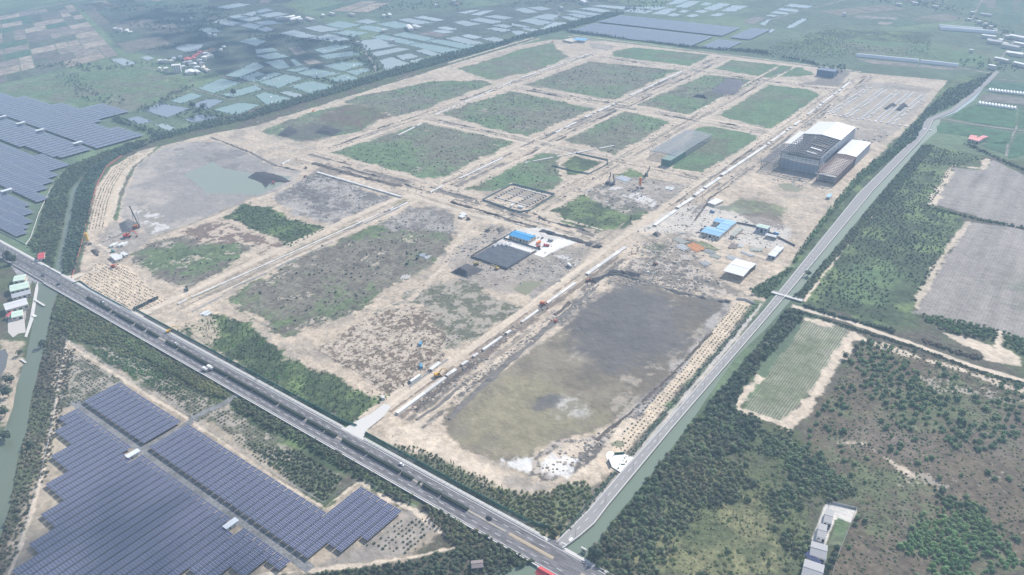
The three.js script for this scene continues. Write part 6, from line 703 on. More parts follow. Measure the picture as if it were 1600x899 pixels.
[[-325, -801], [-321, -800.5], [-317, -800], [-313, -799.5], [-309, -799], [-332, -812], [-332, -818], [-333, -824], [-333, -832]].forEach(([x, z], i) => car([x, z], i < 5 ? 0 : 1.5, [[0.6, 0.6, 0.6], [0.1, 0.1, 0.11], [0.65, 0.65, 0.66], [0.7, 0.7, 0.7], [0.3, 0.32, 0.35]][i % 5], i < 5 ? `${ord[i]} car from the left in front of the pale blue building` : `${ord[i - 5]} car parked along the left side of the pale blue building`, 0.05, 'cars round the pale blue building'));
// tyre-like rings, beams and scrap in the yard
{ const r = rng(301); const beams = (x, z, n, w, l, m, label, turn = 0) => { const t = thing('beam_stack', label, 'beams', [x, 0, z], turn); for (let i = 0; i < n; i++) part('beam', bx(w, 0.5, l * (0.8 + 0.2 * r()), (i - n / 2) * (w + 0.25), 0.3 + (i % 3) * 0.25, (r() - 0.5) * 2), m, t); };
  beams(-283, -800, 7, 1.2, 16, mat(0.16, 0.13, 0.13, 0.7), 'dark beam stack in the middle of the yard', 0.1); beams(-277, -806, 5, 1, 12, steel, 'grey beam stack beside the dark one', 0.2); beams(-258, -806, 9, 1.3, 9, sheet.olive, 'grey frame parts lying in the yard', 0.5); beams(-263, -790, 4, 1, 18, steel, 'row of steel parts along the lane', 1.35); beams(-300, -770, 6, 1, 14, mat(0.3, 0.32, 0.33, 0.7), 'stacked forms below the lane', 1.4); beams(-318, -772, 9, 1.4, 22, mat(0.55, 0.25, 0.1, 0.8), 'orange scaffold parts laid out on the ground', 1.25); beams(-330, -764, 7, 1.4, 16, steel, 'grey scaffold parts below the orange ones', 1.2); beams(-340, -778, 6, 1.2, 20, sheet.olive, 'dark forms beside the lane bend', 1.3); beams(-315, -742, 8, 1.3, 14, mat(0.45, 0.4, 0.36, 0.9), 'rubble and planks beside the white shed', 0.6); beams(-292, -742, 7, 1.2, 12, mat(0.4, 0.4, 0.4, 0.9), 'grey planks left of the white shed', 1.0); beams(-290, -764, 6, 1.2, 14, sheet.olive, 'forms above the white shed', 1.35); beams(-271, -770, 6, 1.2, 18, steel, 'steel rods behind the white shed', 1.4);
  beams([-495.1,-916.6][0], [-495.1,-916.6][1], 6, 2, 22, mat(0.42, 0.46, 0.52, 0.6), 'pale grey casing pipes by the orange silo', 1.3); beams([-424.7,-919.6][0], [-424.7,-919.6][1], 6, 1.8, 12, mat(0.5, 0.52, 0.52, 0.6), 'stacked panels beside the drilling yard track', 0.1); beams([-564.8,-573.8][0], [-564.8,-573.8][1], 8, 0.8, 9, mat(0.3, 0.34, 0.4, 0.7), 'blue-grey pipes laid by the haul track', 0.3); beams([-543.9,-524.2][0], [-543.9,-524.2][1], 9, 0.8, 10, mat(0.46, 0.46, 0.44, 0.8), 'pale pipes beside the rough plot', 0.5); beams([-556.7,-573.5][0], [-556.7,-573.5][1], 6, 0.8, 10, steel, 'grey pipes further along the haul track', 0.2); beams([-656.1,-351.4][0], [-656.1,-351.4][1], 5, 1.7, 9, sheet.silver, 'bundle of silver sheets on the sand near the nursery', 0.2); }
truck([-411.6,-647.8], 1.1, [0.7, 0.7, 0.7], [0.75, 0.75, 0.74], 'white truck beside the yellowish puddle', 8, 'truck', null, true);
// foundation pit
{ fence([[-611, -742], [-611, -810], [-542, -812], [-538, -750], [-545, -738], [-560, -737]], 2.2, mat(0.13, 0.2, 0.23, 0.7), 'blue-green fence round the foundation pit', 'site_fence', true); const t = thing('foundation_grid', 'grid of concrete ground beams inside the fenced pit', 'foundation', [-575, 0, -780]); for (const x of [-26, -9, 9, 26]) part('ground_beam', bx(1.6, 0.9, 48, x, 0.45, 0), conc, t); for (const z of [-24, -2, 20]) part('ground_beam', bx(54, 0.8, 1.6, 0, 0.4, z), conc, t); for (const x of [-26, -9, 9, 26]) for (let z = -20; z < 24; z += 6) part('footing', bx(2.6, 1.3, 2.6, x, 0.65, z), soilDark, t); for (const [x, z] of [[-17, -12], [0, -12], [17, -12]]) part('floor_fill', bx(12, 0.6, 17, x, 0.3, z), soilTan, t); part('floor_fill', bx(12, 0.5, 14, 17, 0.25, 9), soilTan, t); container([-566, -748], 0.1, [0.7, 0.72, 0.72], 'white cabin at the fenced pit, left one', 7); container([-554, -750], 1.5, [0.65, 0.68, 0.7], 'white cabin at the fenced pit, right one', 8); }
fence([[-607.1,-901.2],[-567.4,-900.3],[-545.2,-903.7],[-542.7,-953.2],[-551.5,-968],[-608.2,-968.3]], 2, mat(0.13, 0.2, 0.2, 0.7), 'dark fence round the small green plot', 'site_fence');
// pile-cap lot behind the hall: each row of caps a thing
{ const cap = concWhite, rows = [[[-355.1,-1395.6], [-345.5,-1606.4]], [[-325.7,-1392.3], [-318.7,-1609.9]], [[-298.2,-1388.3], [-294.7,-1611.8]], [[-274.7,-1387.6], [-272.3,-1612.8]], [[-255,-1384.7], [-247.9,-1608.8]]], r = rng(311); rows.forEach(([a, b], k) => { for (const o of [-4, 4]) { const L = Math.hypot(b[0] - a[0], b[1] - a[1]), n = Math.round(L / 9), t = thing('pile_cap_row', `${ord[k]} ${o < 0 ? 'left' : 'right'} row of white pile caps on the lot behind the hall`, 'pile caps', [a[0] + o, 0, a[1]], 0, 'rows of pile caps'); for (let i = 0; i < n; i++) { const q = i / n; if (r() < 0.9) part('pile_cap', bx(3.6, 1.2, 4.2, (b[0] - a[0]) * q, 0.6, (b[1] - a[1]) * q), cap, t); } } });
  const tie = thing('pile_cap_row', 'front cross row of white pile caps nearest the hall', 'pile caps', at3([-354.2,-1388.2])); for (let i = 0; i < 18; i++) part('pile_cap', bx(3.6, 1.2, 4, i * 9.5, 0.6, 3 + (i % 3)), cap, tie);
  heap('soil_heap', 'purple-grey material stacks on the far green plot', [[-588.7,-1415.2],[-602.6,-1523.2],[-557.8,-1515.9],[-541.1,-1424.5],[-555.8,-1393.3]], 2.5, soilTexd([0.2, 0.19, 0.22]), 15); heap('soil_heap', 'dark long stack on the far green plot', [[-599.6,-1353.9],[-601.3,-1379.6],[-579.6,-1377.7],[-566.5,-1360]], 4, soilInk, 16); heap('soil_heap', 'dark stacked material beside the perimeter track, left', [[-1069.7,-763.7],[-1092.5,-811.6],[-1054.8,-802.6],[-1043.6,-769.1]], 2.6, soilInk, 17); heap('soil_heap', 'dark stacked material beside the perimeter track, right', [[-1026.6,-809],[-1046,-847],[-999.1,-848.3],[-986.5,-815.5]], 2.6, soilInk, 18); }
{ const t = thing('steel_rack', 'dark tall netted block on the far field edge', 'scaffold', at3([-442.2,-1652.1])); part('net', bx(34, 12, 22, 0, 6, 0), mat(0.12, 0.16, 0.24, 0.8), t); for (const a of [-1, 1]) for (const b of [-1, 1]) part('corner_post', bx(0.6, 13, 0.6, a * 17.2, 6.5, b * 11.2), steel, t); }
shed('far_shed', 'blue roofed shed at the far end of the site', [[-1047,-1653.9],[-1016,-1660.1],[-1035.9,-1683.3],[-1064.8,-1678.8]], 5, sheet.paleBlue, { rise: 1 }); shed('far_shed', 'cream roofed shed beside the far blue one', [[-1064.8,-1644.1],[-1033,-1637.7],[-1051.7,-1661.3],[-1070.4,-1658.5]], 4, sheet.cream, { rise: 0.6 }); container([-1097.9,-1628.9], 0.3, [0.7, 0.4, 0.3], 'orange container far up the perimeter track'); container([-1126.5,-894.8], 0.3, [0.75, 0.35, 0.2], 'orange tarpaulin-like container beside the perimeter track');
// ---------- silos, rigs, excavators ----------
function silo(p, c, label, h = 11) { const t = thing('silo', label, 'silo', at3(p)), m = mat(...c, 0.5); part('tank', [cyl(1.7, 1.7, h * 0.62, 0, h * 0.69, 0, 16), cyl(0.5, 1.7, h * 0.2, 0, h * 0.28, 0, 16)], m, t); part('cap', cyl(1.75, 0.6, 0.6, 0, h + 0.2, 0, 16), m, t); for (let k = 0; k < 4; k++) part('leg', bar([Math.cos(k * 1.57 + 0.78) * 1.5, 0, Math.sin(k * 1.57 + 0.78) * 1.5], [Math.cos(k * 1.57 + 0.78) * 1.5, h * 0.4, Math.sin(k * 1.57 + 0.78) * 1.5], 0.25), steel, t); part('mixer', [bx(4, 2, 3, 3.4, 1, 0), bx(3, 1.6, 2.4, -3, 0.8, 1)], darkMetal, t); }
silo([-918.9,-366.6], [0.72, 0.45, 0.08], 'yellow cement silo beside the container camp', 14); silo([-459.8,-898.4], [0.66, 0.2, 0.05], 'orange cement silo in the drilling yard', 15);
function rig(p, h, lean, turn, c, label) { const t = thing('drilling_rig', label, 'drilling rig', at3(p), turn); const m = mat(...c, 0.6), lat = []; for (const a of [-1, 1]) part('track', bx(0.9, 1.1, 6, a * 1.9, 0.55, 0), tyre, t); part('body', [bx(3.4, 2.2, 5.5, 0, 2.3, -1.4), bx(1.4, 1.8, 1.8, -1.3, 4.1, 0.6)], m, t); const top = [lean * h, h, 3]; for (const [dx, dz] of [[-0.6, -0.6], [0.6, -0.6], [0.6, 0.6], [-0.6, 0.6]]) lat.push(bar([dx, 1.5, 3 + dz], [top[0] + dx * 0.5, h, top[2] + dz * 0.5], 0.28)); for (let k = 0; k < 14; k++) { const u = k / 14, v = (k + 1) / 14, s = k % 2 ? 1 : -1; lat.push(bar([lean * h * u - s * 0.6, 1.5 + (h - 1.5) * u, 3.6], [lean * h * v + s * 0.6, 1.5 + (h - 1.5) * v, 3.4], 0.14), bar([lean * h * u - 0.6, 1.5 + (h - 1.5) * u, 3 - s * 0.6], [lean * h * v - 0.6, 1.5 + (h - 1.5) * v, 3 + s * 0.6], 0.14)); } part('mast', lat, darkMetal, t); part('mast_head', bx(1.6, 1.4, 1.8, top[0], h + 0.4, top[2]), darkMetal, t); part('stay', [bar([0, 3.5, -3.5], [top[0] * 0.8, h * 0.86, 3], 0.2), bar([1, 3.5, -3.5], [top[0] * 0.8, h * 0.86, 3], 0.2)], darkMetal, t); part('auger', cyl(0.4, 0.4, h * 0.7, 0.2, h * 0.36, 4.1, 8), steel, t); return t; }
rig([-913.7,-426.3], 32, -0.28, 2.2, [0.55, 0.2, 0.08], 'tall drilling rig with leaning lattice mast beside the grey pond'); rig([-503,-886], 17, 0.1, 1, [0.14, 0.15, 0.18], 'dark drilling rig at the left of the drilling yard'); rig([-496.7,-887.4], 13, 0.35, 2.6, [0.12, 0.14, 0.18], 'second dark rig leaning beside the first'); rig([-474.5,-944.2], 14, 0.25, 0.6, [0.1, 0.14, 0.14], 'small dark crane behind the orange silo');
excavator([-896.8,-403.9], 2.2, [0.6, 0.09, 0.06], 'red excavator at the edge of the white puddles', 1.6); excavator([-833.9,-350.9], 1.6, [0.6, 0.1, 0.06], 'red excavator above the sapling plot'); excavator([-393,-406.2], 2.6, [0.62, 0.36, 0.05], 'yellow excavator working beside the long culvert', 1.2); excavator([-388,-561.3], 1.2, [0.6, 0.14, 0.05], 'red-orange excavator by the culvert track', 1.2); excavator([-499.9,-591.8], 1.7, [0.55, 0.42, 0.1], 'yellow excavator behind the gravel pile'); excavator([-474.4,-596.5], -1.4, [0.5, 0.38, 0.12], 'yellow excavator right of the gravel pile'); excavator([-545.2,-670.1], 2.2, [0.3, 0.28, 0.2], 'dark excavator on the pipe yard', 1.1); excavator([-654.6,-308.9], 2.6, [0.7, 0.42, 0.03], 'yellow excavator behind the highway fence', 1.1); excavator([-894.1,-621.6], 1, [0.6, 0.12, 0.1], 'small red excavator on the dark heap in the pond'); excavator([-848.5,-708.1], 1.2, [0.4, 0.4, 0.38], 'grey excavator on the dark spoil ridge', 0.9); excavator([-376.7,-630.6], 1.2, [0.45, 0.2, 0.14], 'brown excavator by the dark trench', 0.9);
truck([-360.2,-540], 2.3, [0.55, 0.12, 0.06], [0.45, 0.12, 0.08], 'small red dump truck on the pond bank', 6); truck([-336.1,-706.3], 1.4, [0.25, 0.12, 0.1], [0.3, 0.16, 0.14], 'small brown truck on the rubble ground', 5); truck([-876,-664.3], 0.4, [0.3, 0.2, 0.15], [0.35, 0.25, 0.2], 'small dump truck on the pond causeway', 6); truck([-904.4,-689.4], 1.2, [0.4, 0.3, 0.25], [0.35, 0.25, 0.2], 'small dump truck at the causeway fork', 6); car([-915.6,-393], 1.2, [0.7, 0.68, 0.6], 'pale car on the drilling ground'); car([-879.4,-356.6], 1.3, [0.04, 0.04, 0.05], 'black car on the camp road');
// container camp
[[[-887.6,-379.9], 'first white cabin from the left in the upper row of the container camp'], [[-886.7,-382.6], 'second white cabin in the upper row of the container camp'], [[-880.9,-386.7], 'third white cabin in the upper row of the container camp'], [[-878.7,-390.3], 'fourth white cabin in the upper row of the container camp']].forEach(([p, l]) => container(p, 0.35, [0.74, 0.75, 0.74], l, 9, 0, 'cabins of the container camp')); flatShed('site_cabin', 'flat white roofed cabin below the container camp', [[-857.5,-362.5],[-839.3,-359.4],[-844.1,-365.9],[-859.2,-367.4]], 3, sheet.white); flatShed('site_cabin', 'small white cabin between two larger ones', [[-852.3,-368.2],[-844.1,-365.9],[-845.4,-369],[-853.6,-371.3]], 3, sheet.white); flatShed('site_cabin', 'white cabin at the right of the container camp', [[-855.2,-372.2],[-843.9,-372],[-846.8,-376.1],[-857.6,-376.7]], 3, sheet.white); container([-872.5,-371.6], 1.4, [0.08, 0.25, 0.25], 'teal container under the white cabins', 5);
// trailers by the haul road
container([-439.8,-434.7].map((v, i) => v), 0.6, [0.12, 0.3, 0.45], 'blue container with white top beside the haul road', 6); flatShed('site_cabin', 'long white flat cabin beside the haul road, upper one', [[-404.7,-407.6],[-401,-407.8],[-401.3,-421],[-405.2,-422]], 2.6, sheet.white); { const a = [-412.7,-401.8], b = [-405.8,-410.3]; }
container([-405.2,-390.5], 0, [0.72, 0.73, 0.73], 'white cabin nearest the ramp gate', 12); container([-414.4,-407.9], 0.9, [0.1, 0.28, 0.42], 'blue office box above the haul road', 6); car([-407.4,-385.5], 0.1, [0.1, 0.1, 0.12], 'dark car parked at the ramp gate'); container([-408.4,-354.4], 0.8, [0.6, 0.62, 0.63], 'small grey guard box at the nursery corner', 3);
[[[-724.5,-316.5]], [[-724.8,-319.5]], [[-725,-322.5]], [[-724.7,-325.1]]].forEach(([p], i) => truck(p, 0.2, [0.06, 0.09, 0.09], [0.07, 0.1, 0.1], `${ord[i]} dark dump truck parked by the sandy ramp from the left`, 9, 'truck', 'dump trucks by the sandy ramp')); truck([-726.7,-334.2], 0.2, [0.05, 0.07, 0.08], [0.06, 0.09, 0.09], 'dark dump truck apart from the other four, left', 8); truck([-725.7,-336.6], 0.2, [0.05, 0.07, 0.08], [0.06, 0.09, 0.09], 'dark dump truck apart from the other four, right', 8); truck([-717.7,-369], 1.1, [0.08, 0.12, 0.1], [0.1, 0.13, 0.11], 'dark green truck on the haul road', 9);
truck([-565.4,-549.9], 0.5, [0.1, 0.14, 0.1], [0.12, 0.16, 0.1], 'green truck beside the rough plot, left one', 8); truck([-564.6,-566], 0.5, [0.06, 0.08, 0.08], [0.1, 0.12, 0.1], 'dark truck beside the rough plot, right one', 8); flatShed('site_cabin', 'white flat block on the pipe yard, upper', [[-603.9,-687.7],[-594.6,-684.3],[-595.8,-690.8],[-605.1,-694.3]], 2, sheet.white); flatShed('site_cabin', 'white flat block on the pipe yard, lower', [[-600,-680.6],[-591.5,-679.3],[-594,-684.8],[-602.6,-686.2]], 2, sheet.white); container([-586.6,-683.3], 1.2, [0.12, 0.1, 0.1], 'dark box on the pipe yard');
// white sheets on the ground
single('ground_sheet', flat([[-219.9,-402.8],[-220.2,-408],[-217.4,-410],[-214.4,-406.8],[-214.9,-402.9],[-215,-401.1],[-215.8,-398.7]], 0.25), mat(0.82, 0.82, 0.81, 0.7), 'small white ground sheet left of the gate wall', 'sheet'); struct('pavement', flat([[-214.6,-399.5],[-214,-406.1],[-208.4,-411.9],[-200.4,-412.4],[-199.7,-403.3],[-199.6,-392.4],[-209.2,-394]], 0.7), mat(0.80, 0.80, 0.78, 0.85), 'white paved gate apron on the east road'); fence([[-214.8,-407.4],[-208.8,-412.6]], 2.2, sheet.green, 'short green gate panel above the white apron', 'gate_panel'); fence([[-215.4,-399],[-209.5,-393.7]], 2.2, sheet.dark, 'short dark gate panel left of the white apron', 'gate_panel'); fence([[-232.5,-685],[-224.6,-688.9],[-213.2,-685.9]], 2, sheet.white, 'white wall at the head of the planted bank', 'boundary_wall');

// ---------- riverside sheds, hut, temple roof, houses ----------
shed('riverside_shed', 'mint roofed shed nearest the bridge', [[-882.5,-265],[-876.6,-274.5],[-888,-281],[-896.2,-269.8]], 5, sheet.mint, { rise: 0.8 }); shed('riverside_shed', 'long mint roofed shed in the second row', [[-861.1,-252.4],[-854.4,-269],[-868.5,-274.8],[-872.5,-263.3]], 5, sheet.mint, { rise: 1 }); shed('riverside_shed', 'grey gravel-roofed shed between mint and white sheds', [[-847.5,-247.4],[-842.2,-264.4],[-850.9,-268.5],[-856.7,-255.9]], 3.6, sheet.grey, { rise: 0.5 }); shed('riverside_shed', 'large white roofed shed by the quay', [[-822.4,-228.9],[-816.5,-248.8],[-829.6,-257.3],[-842.5,-240.1]], 6, sheet.white, { rise: 1.4 }); shed('riverside_shed', 'small mint lean-to roof below the white shed', [[-822.8,-232.8],[-817.3,-246],[-820.9,-248.3],[-826.6,-236.3]], 3.4, sheet.mint, { rise: 0.4 }); shed('riverside_shed', 'mint roofed shed with a red gable end', [[-805.3,-228.2],[-801,-237.4],[-811.9,-243.6],[-820.3,-233]], 4, sheet.mint, { rise: 0.6 }); flatShed('riverside_cabin', 'red roofed end room of the mint shed', [[-812,-228.1],[-809.3,-230],[-818.2,-234.5],[-820.9,-232.6]], 3.8, sheet.red);
{ const t = thing('jetty', 'white gangway jetty reaching into the river below the bridge', 'jetty', at3([-829.5,-262])); const L = 22; part('deck', bx(L, 0.2, 1.8, L / 2, 1.3, 0), concWhite, t); for (let i = 0; i < 6; i++) part('pile', cyl(0.15, 0.15, 1.6, 2 + i * 3.8, 0.7, 0.7, 6), steel, t); for (const s of [-1, 1]) part('railing', [bx(L, 0.08, 0.08, L / 2, 2.3, s * 0.85)], concWhite, t); const q = thing('jetty', 'short white jetty on the quay further down', 'jetty', at3([-798,-246.1])); part('deck', bx(7, 0.2, 3, 2, 1, 0), concWhite, q); for (const x of [0, 5]) part('pile', cyl(0.15, 0.15, 1.2, x, 0.5, 1.2, 6), steel, q); const v = thing('jetty', 'old white jetty at the sandy quay', 'jetty', at3([-724.7,-201.3])); part('deck', bx(11, 0.2, 1.6, 4, 0.9, 0), conc, v); part('pile', cyl(0.15, 0.15, 1, 8, 0.5, 0, 6), steel, v); }
struct('quay', flat([[-870.7,-284.5],[-852,-276.4],[-790.1,-242.5],[-760.5,-222.7],[-763.8,-221.8],[-793.4,-240.2],[-857.9,-275.8]], 0.5), conc, 'pale concrete quay along the river');
struct('pavement', flat([[-814.3,-228.4],[-804,-238.8],[-797.7,-237.2],[-771.3,-226.4],[-775.1,-220.9],[-771.9,-214.7],[-785.9,-216.1]], 0.22), mat(0.5, 0.47, 0.44, 0.95), 'concrete work yard beside the riverside sheds');
shed('roadside_hut', 'small hut with red roof beside the highway bridge', [[-918.7,-307.5],[-915.3,-313.8],[-930.2,-321.6],[-933.8,-313]], 3.6, sheet.red, { rise: 1.2, cat: 'hut' });
shed('old_hut', 'small brown hut in the dark scrub at the bottom edge', [[-232.8,-258.2],[-227.2,-263.5],[-231.1,-267.1],[-236.4,-261.9]], 3, mat(0.26, 0.22, 0.22, 0.9), { rise: 0.8, wall: mat(0.3, 0.27, 0.25, 0.9), cat: 'hut' });
{ const p = [-190.1,-278.8], t = thing('temple_gate', 'red tiled temple gate roof with white finials at the bottom edge', 'gate', [p[0], 0, p[1]], 0); const red = mat(0.55, 0.08, 0.09, 0.55); for (const a of [-1, 1]) for (const b of [-1, 1]) part('column', bx(0.6, 6, 0.6, a * 4, 3, b * 1.6), concWhite, t); part('lintel', bx(9.4, 1.2, 4, 0, 6.4, 0), mat(0.6, 0.3, 0.2, 0.8), t); for (const s of [-1, 1]) { const sl = part('roof_slope', bx(11.4, 0.25, 3.8, 0, 8.0, s * 1.7, 0, s * 0.5), red, t); for (let k = 0; k < 16; k++) part('tile_rib', bx(0.2, 0.18, 3.8, -5.4 + k * 0.72, 8.15, s * 1.72, 0, s * 0.5), red, sl); } part('ridge', bx(11.8, 0.6, 0.5, 0, 9.1, 0), red, t); for (const a of [-1, 1]) part('finial', bx(0.6, 1.0, 0.6, a * 5.7, 9.6, 0), concWhite, t); }
{ const roofG = mat(0.27, 0.28, 0.30, 0.6), wallW = mat(0.75, 0.74, 0.72, 0.8), o = { wall: wallW, cat: 'house', rise: 0.5 };
  const H = (x, y) => 0; shed('grey_roofed_house', 'topmost grey roofed house of the walled compound', [[-65.4,-427.7],[-60.2,-428.6],[-60.7,-441.1],[-65.9,-439.6]], 4, roofG, o); shed('grey_roofed_house', 'second grey roofed house of the walled compound', [[-65.1,-411.8],[-59.7,-413],[-60,-425.2],[-65.3,-423.9]], 4, roofG, o); shed('grey_roofed_house', 'large grey roofed house with solar panels on its wing', [[-63.5,-392.6],[-53.6,-394.9],[-54.4,-406.7],[-64.3,-403.9]], 5, roofG, { ...o, rise: 1 }); shed('grey_roofed_house', 'largest grey roofed house at the bottom edge', [[-61,-371],[-49.1,-373.1],[-51.7,-387.6],[-61.7,-386.3]], 6.6, roofG, { ...o, rise: 1.2 });
  const sp = [-59.8,-391], s = thing('roof_panels', 'dark blue solar panels on the compound house wing', 'solar panels', [sp[0], 4.6, sp[1]], -0.35); part('panel', bx(11, 0.12, 4.5, 0, 0.3, 0), glassBlue, s); part('stand', [bx(10, 0.2, 0.2, 0, 0.1, -1.5), bx(10, 0.2, 0.2, 0, 0.1, 1.5)], steel, s);
  fence([[-61.9,-378.4],[-63,-409.1],[-66.5,-450.1],[-66.7,-452.2],[-50.2,-456.6],[-50.2,-452.2],[-49.6,-441],[-48.5,-411.6],[-46.6,-389.4]], 1.6, mat(0.45, 0.45, 0.44, 0.9), 'grey wall and fence round the house compound', 'boundary_wall'); for (let i = 0; i < 5; i++) { const p = [-61.6,-426], q = [-61,-417.4], u = i / 4; const d = thing('garden_table', `${ord[i]} small dark garden table beside the second grey house`, 'table', [p[0] + (q[0] - p[0]) * u + 1.2, 0.1, p[1] + (q[1] - p[1]) * u], 0, 'garden tables'); part('top', cyl(0.7, 0.7, 0.1, 0, 0.75, 0, 10), darkMetal, d); part('leg', cyl(0.1, 0.1, 0.7, 0, 0.36, 0, 6), darkMetal, d); } }
shed('farmhouse', 'red roofed farmhouse among the paddies, right part', [[-121.3,-1355],[-113.3,-1353],[-116.4,-1386.6],[-123.7,-1383.6]], 4, sheet.red, { rise: 1, cat: 'house' }); shed('farmhouse', 'red and white roofed farmhouse among the paddies, left part', [[-134,-1357.6],[-124,-1357.8],[-125.5,-1380.5],[-136.6,-1373]], 4, sheet.red, { rise: 0.8, cat: 'house' });
{ const g = thing('sluice_gate', 'small white sluice frame at the end of the canal', 'sluice gate', at3([-183,-313])); for (const a of [-1, 1]) part('post', bx(0.3, 4, 0.3, a * 1.6, 2, 0), concWhite, g); part('beam', bx(4.2, 0.4, 0.8, 0, 4, 0), concWhite, g); part('gate_leaf', bx(2.8, 2, 0.15, 0, 1.4, 0), darkMetal, g); }


// ---------- plants ----------
function leafMass(seed, n, R, H, leaf, lift = 0, cone = 0) {   // many leaf-clump faces through a crown's volume
  const r = rng(seed), pos = [], nor = [], uv = [];
  const lobes = []; for (let i = 0; i < 5; i++) { const a = r() * 6.283, q = 0.25 + 0.45 * r(); lobes.push([Math.cos(a) * q * R, (0.3 + 0.5 * r()) * H, Math.sin(a) * q * R, 0.38 + 0.25 * r()]); }
  for (let i = 0; i < n; i++) {
    let x, y, z;
    if (cone) { const t = Math.pow(r(), 0.8), a = r() * 6.283, q = R * (1 - t) * (0.55 + 0.5 * r()); x = Math.cos(a) * q; z = Math.sin(a) * q; y = t * H; }
    else { const L = lobes[i % 5], a = r() * 6.283, c = r() * 1.6 - 0.6, s = Math.sqrt(Math.max(0, 1 - c * c)), q = 0.72 + 0.33 * r(); x = L[0] + Math.cos(a) * s * q * R * L[3] * 1.25; z = L[2] + Math.sin(a) * s * q * R * L[3] * 1.25; y = Math.max(0.05, L[1] + c * q * H * L[3]); }
    const o = new THREE.Vector3(x, (y - H * 0.35) * 1.2, z).normalize(), d = new THREE.Vector3(o.x + r() - 0.5, o.y + r() * 0.9 - 0.2, o.z + r() - 0.5).normalize();
    const t1 = new THREE.Vector3(r() - 0.5, r() - 0.5, r() - 0.5).cross(d).normalize(), t2 = d.clone().cross(t1), s1 = leaf * (0.6 + 0.7 * r()), s2 = leaf * (0.6 + 0.7 * r()), c0 = new THREE.Vector3(x, y + lift, z);
    const q = [[-1, -0.6], [0.2, -1], [1, 0.3], [-0.3, 1]].map(([a, b]) => c0.clone().addScaledVector(t1, a * s1).addScaledVector(t2, b * s2));
    for (const k of [0, 1, 2, 0, 2, 3]) { pos.push(q[k].x, Math.max(0, q[k].y), q[k].z); nor.push(d.x, d.y, d.z); uv.push(0, 0); }
  }
  const g = new THREE.BufferGeometry(); g.setAttribute('position', new THREE.Float32BufferAttribute(pos, 3)); g.setAttribute('normal', new THREE.Float32BufferAttribute(nor, 3)); g.setAttribute('uv', new THREE.Float32BufferAttribute(uv, 2)); return g;
}
function trunkGeo(h, r, seed) { const q = rng(seed), g = [cyl(r, r * 0.55, h, 0, h / 2, 0, 6)]; for (let i = 0; i < 4; i++) { const a = q() * 6.28, l = 0.9 + q(); g.push(bar([0, h * (0.6 + 0.1 * i), 0], [Math.cos(a) * l, h * (0.8 + 0.12 * i), Math.sin(a) * l], r * 0.5)); } return joined(g); }
const leafMat = new THREE.MeshPhysicalMaterial({ roughness: 0.95, transmission: 0.35, thickness: 0 }); leafMat.color.setRGB(1, 1, 1);
const bark = mat(0.14, 0.11, 0.085, 1);
const leafCol = { mangrove: [[0.117, 0.169, 0.078], [0.156, 0.211, 0.094], [0.091, 0.132, 0.068], [0.150, 0.165, 0.094]], olive: [[0.182, 0.231, 0.083], [0.155, 0.213, 0.074], [0.218, 0.240, 0.107]], fresh: [[0.137, 0.249, 0.083], [0.164, 0.286, 0.099], [0.109, 0.203, 0.074]], dull: [[0.182, 0.194, 0.124], [0.218, 0.203, 0.140], [0.155, 0.176, 0.107]], dark: [[0.069, 0.107, 0.059], [0.087, 0.129, 0.070]], sea: [[0.091, 0.157, 0.099], [0.113, 0.185, 0.112]], brown: [[0.255, 0.194, 0.140], [0.218, 0.185, 0.132], [0.182, 0.185, 0.116]] };
const geo = { bush: leafMass(1, 90, 1.5, 1.9, 0.36), bush2: leafMass(2, 80, 1.6, 1.5, 0.38), tree: joined([leafMass(3, 210, 2.6, 3.4, 0.5, 1.2), trunkGeo(2.4, 0.2, 4)]), tree2: joined([leafMass(8, 110, 2.2, 4.2, 0.6, 1.0), trunkGeo(2.4, 0.2, 6)]), tuft: leafMass(5, 34, 0.9, 0.9, 0.32), sapling: leafMass(6, 46, 0.75, 3.4, 0.3, 0.2, 1), low: leafMass(7, 50, 1.7, 0.9, 0.4) };
const plantMats = {};
function scatter(name, label, g, spots, cols) {   // [x, z, scale, tallness]
  spots = spots.filter(([x, z]) => !(inside(accessLane, x, z) || (x < -300 && x > -650 && edgeDist(accessLane, x, z) < 1))); if (!spots.length) return; const m = new THREE.InstancedMesh(geo[g], leafMat, spots.length); shade(m); m.name = numbered(name); m.userData = { kind: 'stuff', label, category: name.replace(/_/g, ' ').split(' ').slice(-2).join(' ') };
  const M = new THREE.Matrix4(), q = new THREE.Quaternion(), up = new THREE.Vector3(0, 1, 0), c = new THREE.Color(), r = rng(spots.length * 7 + 3), pal = leafCol[cols];
  spots.forEach(([x, z, s, t], i) => { q.setFromAxisAngle(up, r() * 6.283); M.compose(new THREE.Vector3(x, -0.05, z), q, new THREE.Vector3(s, s * t, s)); m.setMatrixAt(i, M); const p = pal[r() * pal.length | 0], k = (0.7 + 0.6 * r()) * (1 + 0.55 * nz(x, z, 36)), y = 1 + 0.25 * nz(x + 200, z, 60); c.setRGB(p[0] * k * y, p[1] * k, p[2] * k); m.setColorAt(i, c); });
  scene.add(m); return m;
}
function spread(pts, gap, s0, s1, seed, keep, t0 = 0.8, t1 = 1.25) {   // jittered grid inside a polygon
  const r = rng(seed), [a, b, c, d] = bounds(pts), out = []; for (let x = a; x < c; x += gap) for (let z = b; z < d; z += gap) { const X = x + (r() - 0.5) * gap * 1.1, Z = z + (r() - 0.5) * gap * 1.1, q = r(), s = s0 + (s1 - s0) * r() * r(), t = t0 + (t1 - t0) * r(); if (!inside(pts, X, Z)) continue; if (keep && !keep(X, Z, q)) continue; out.push([X, Z, s, t]); } return out;
}
const clearOfRoad = (x) => x > -184.5;
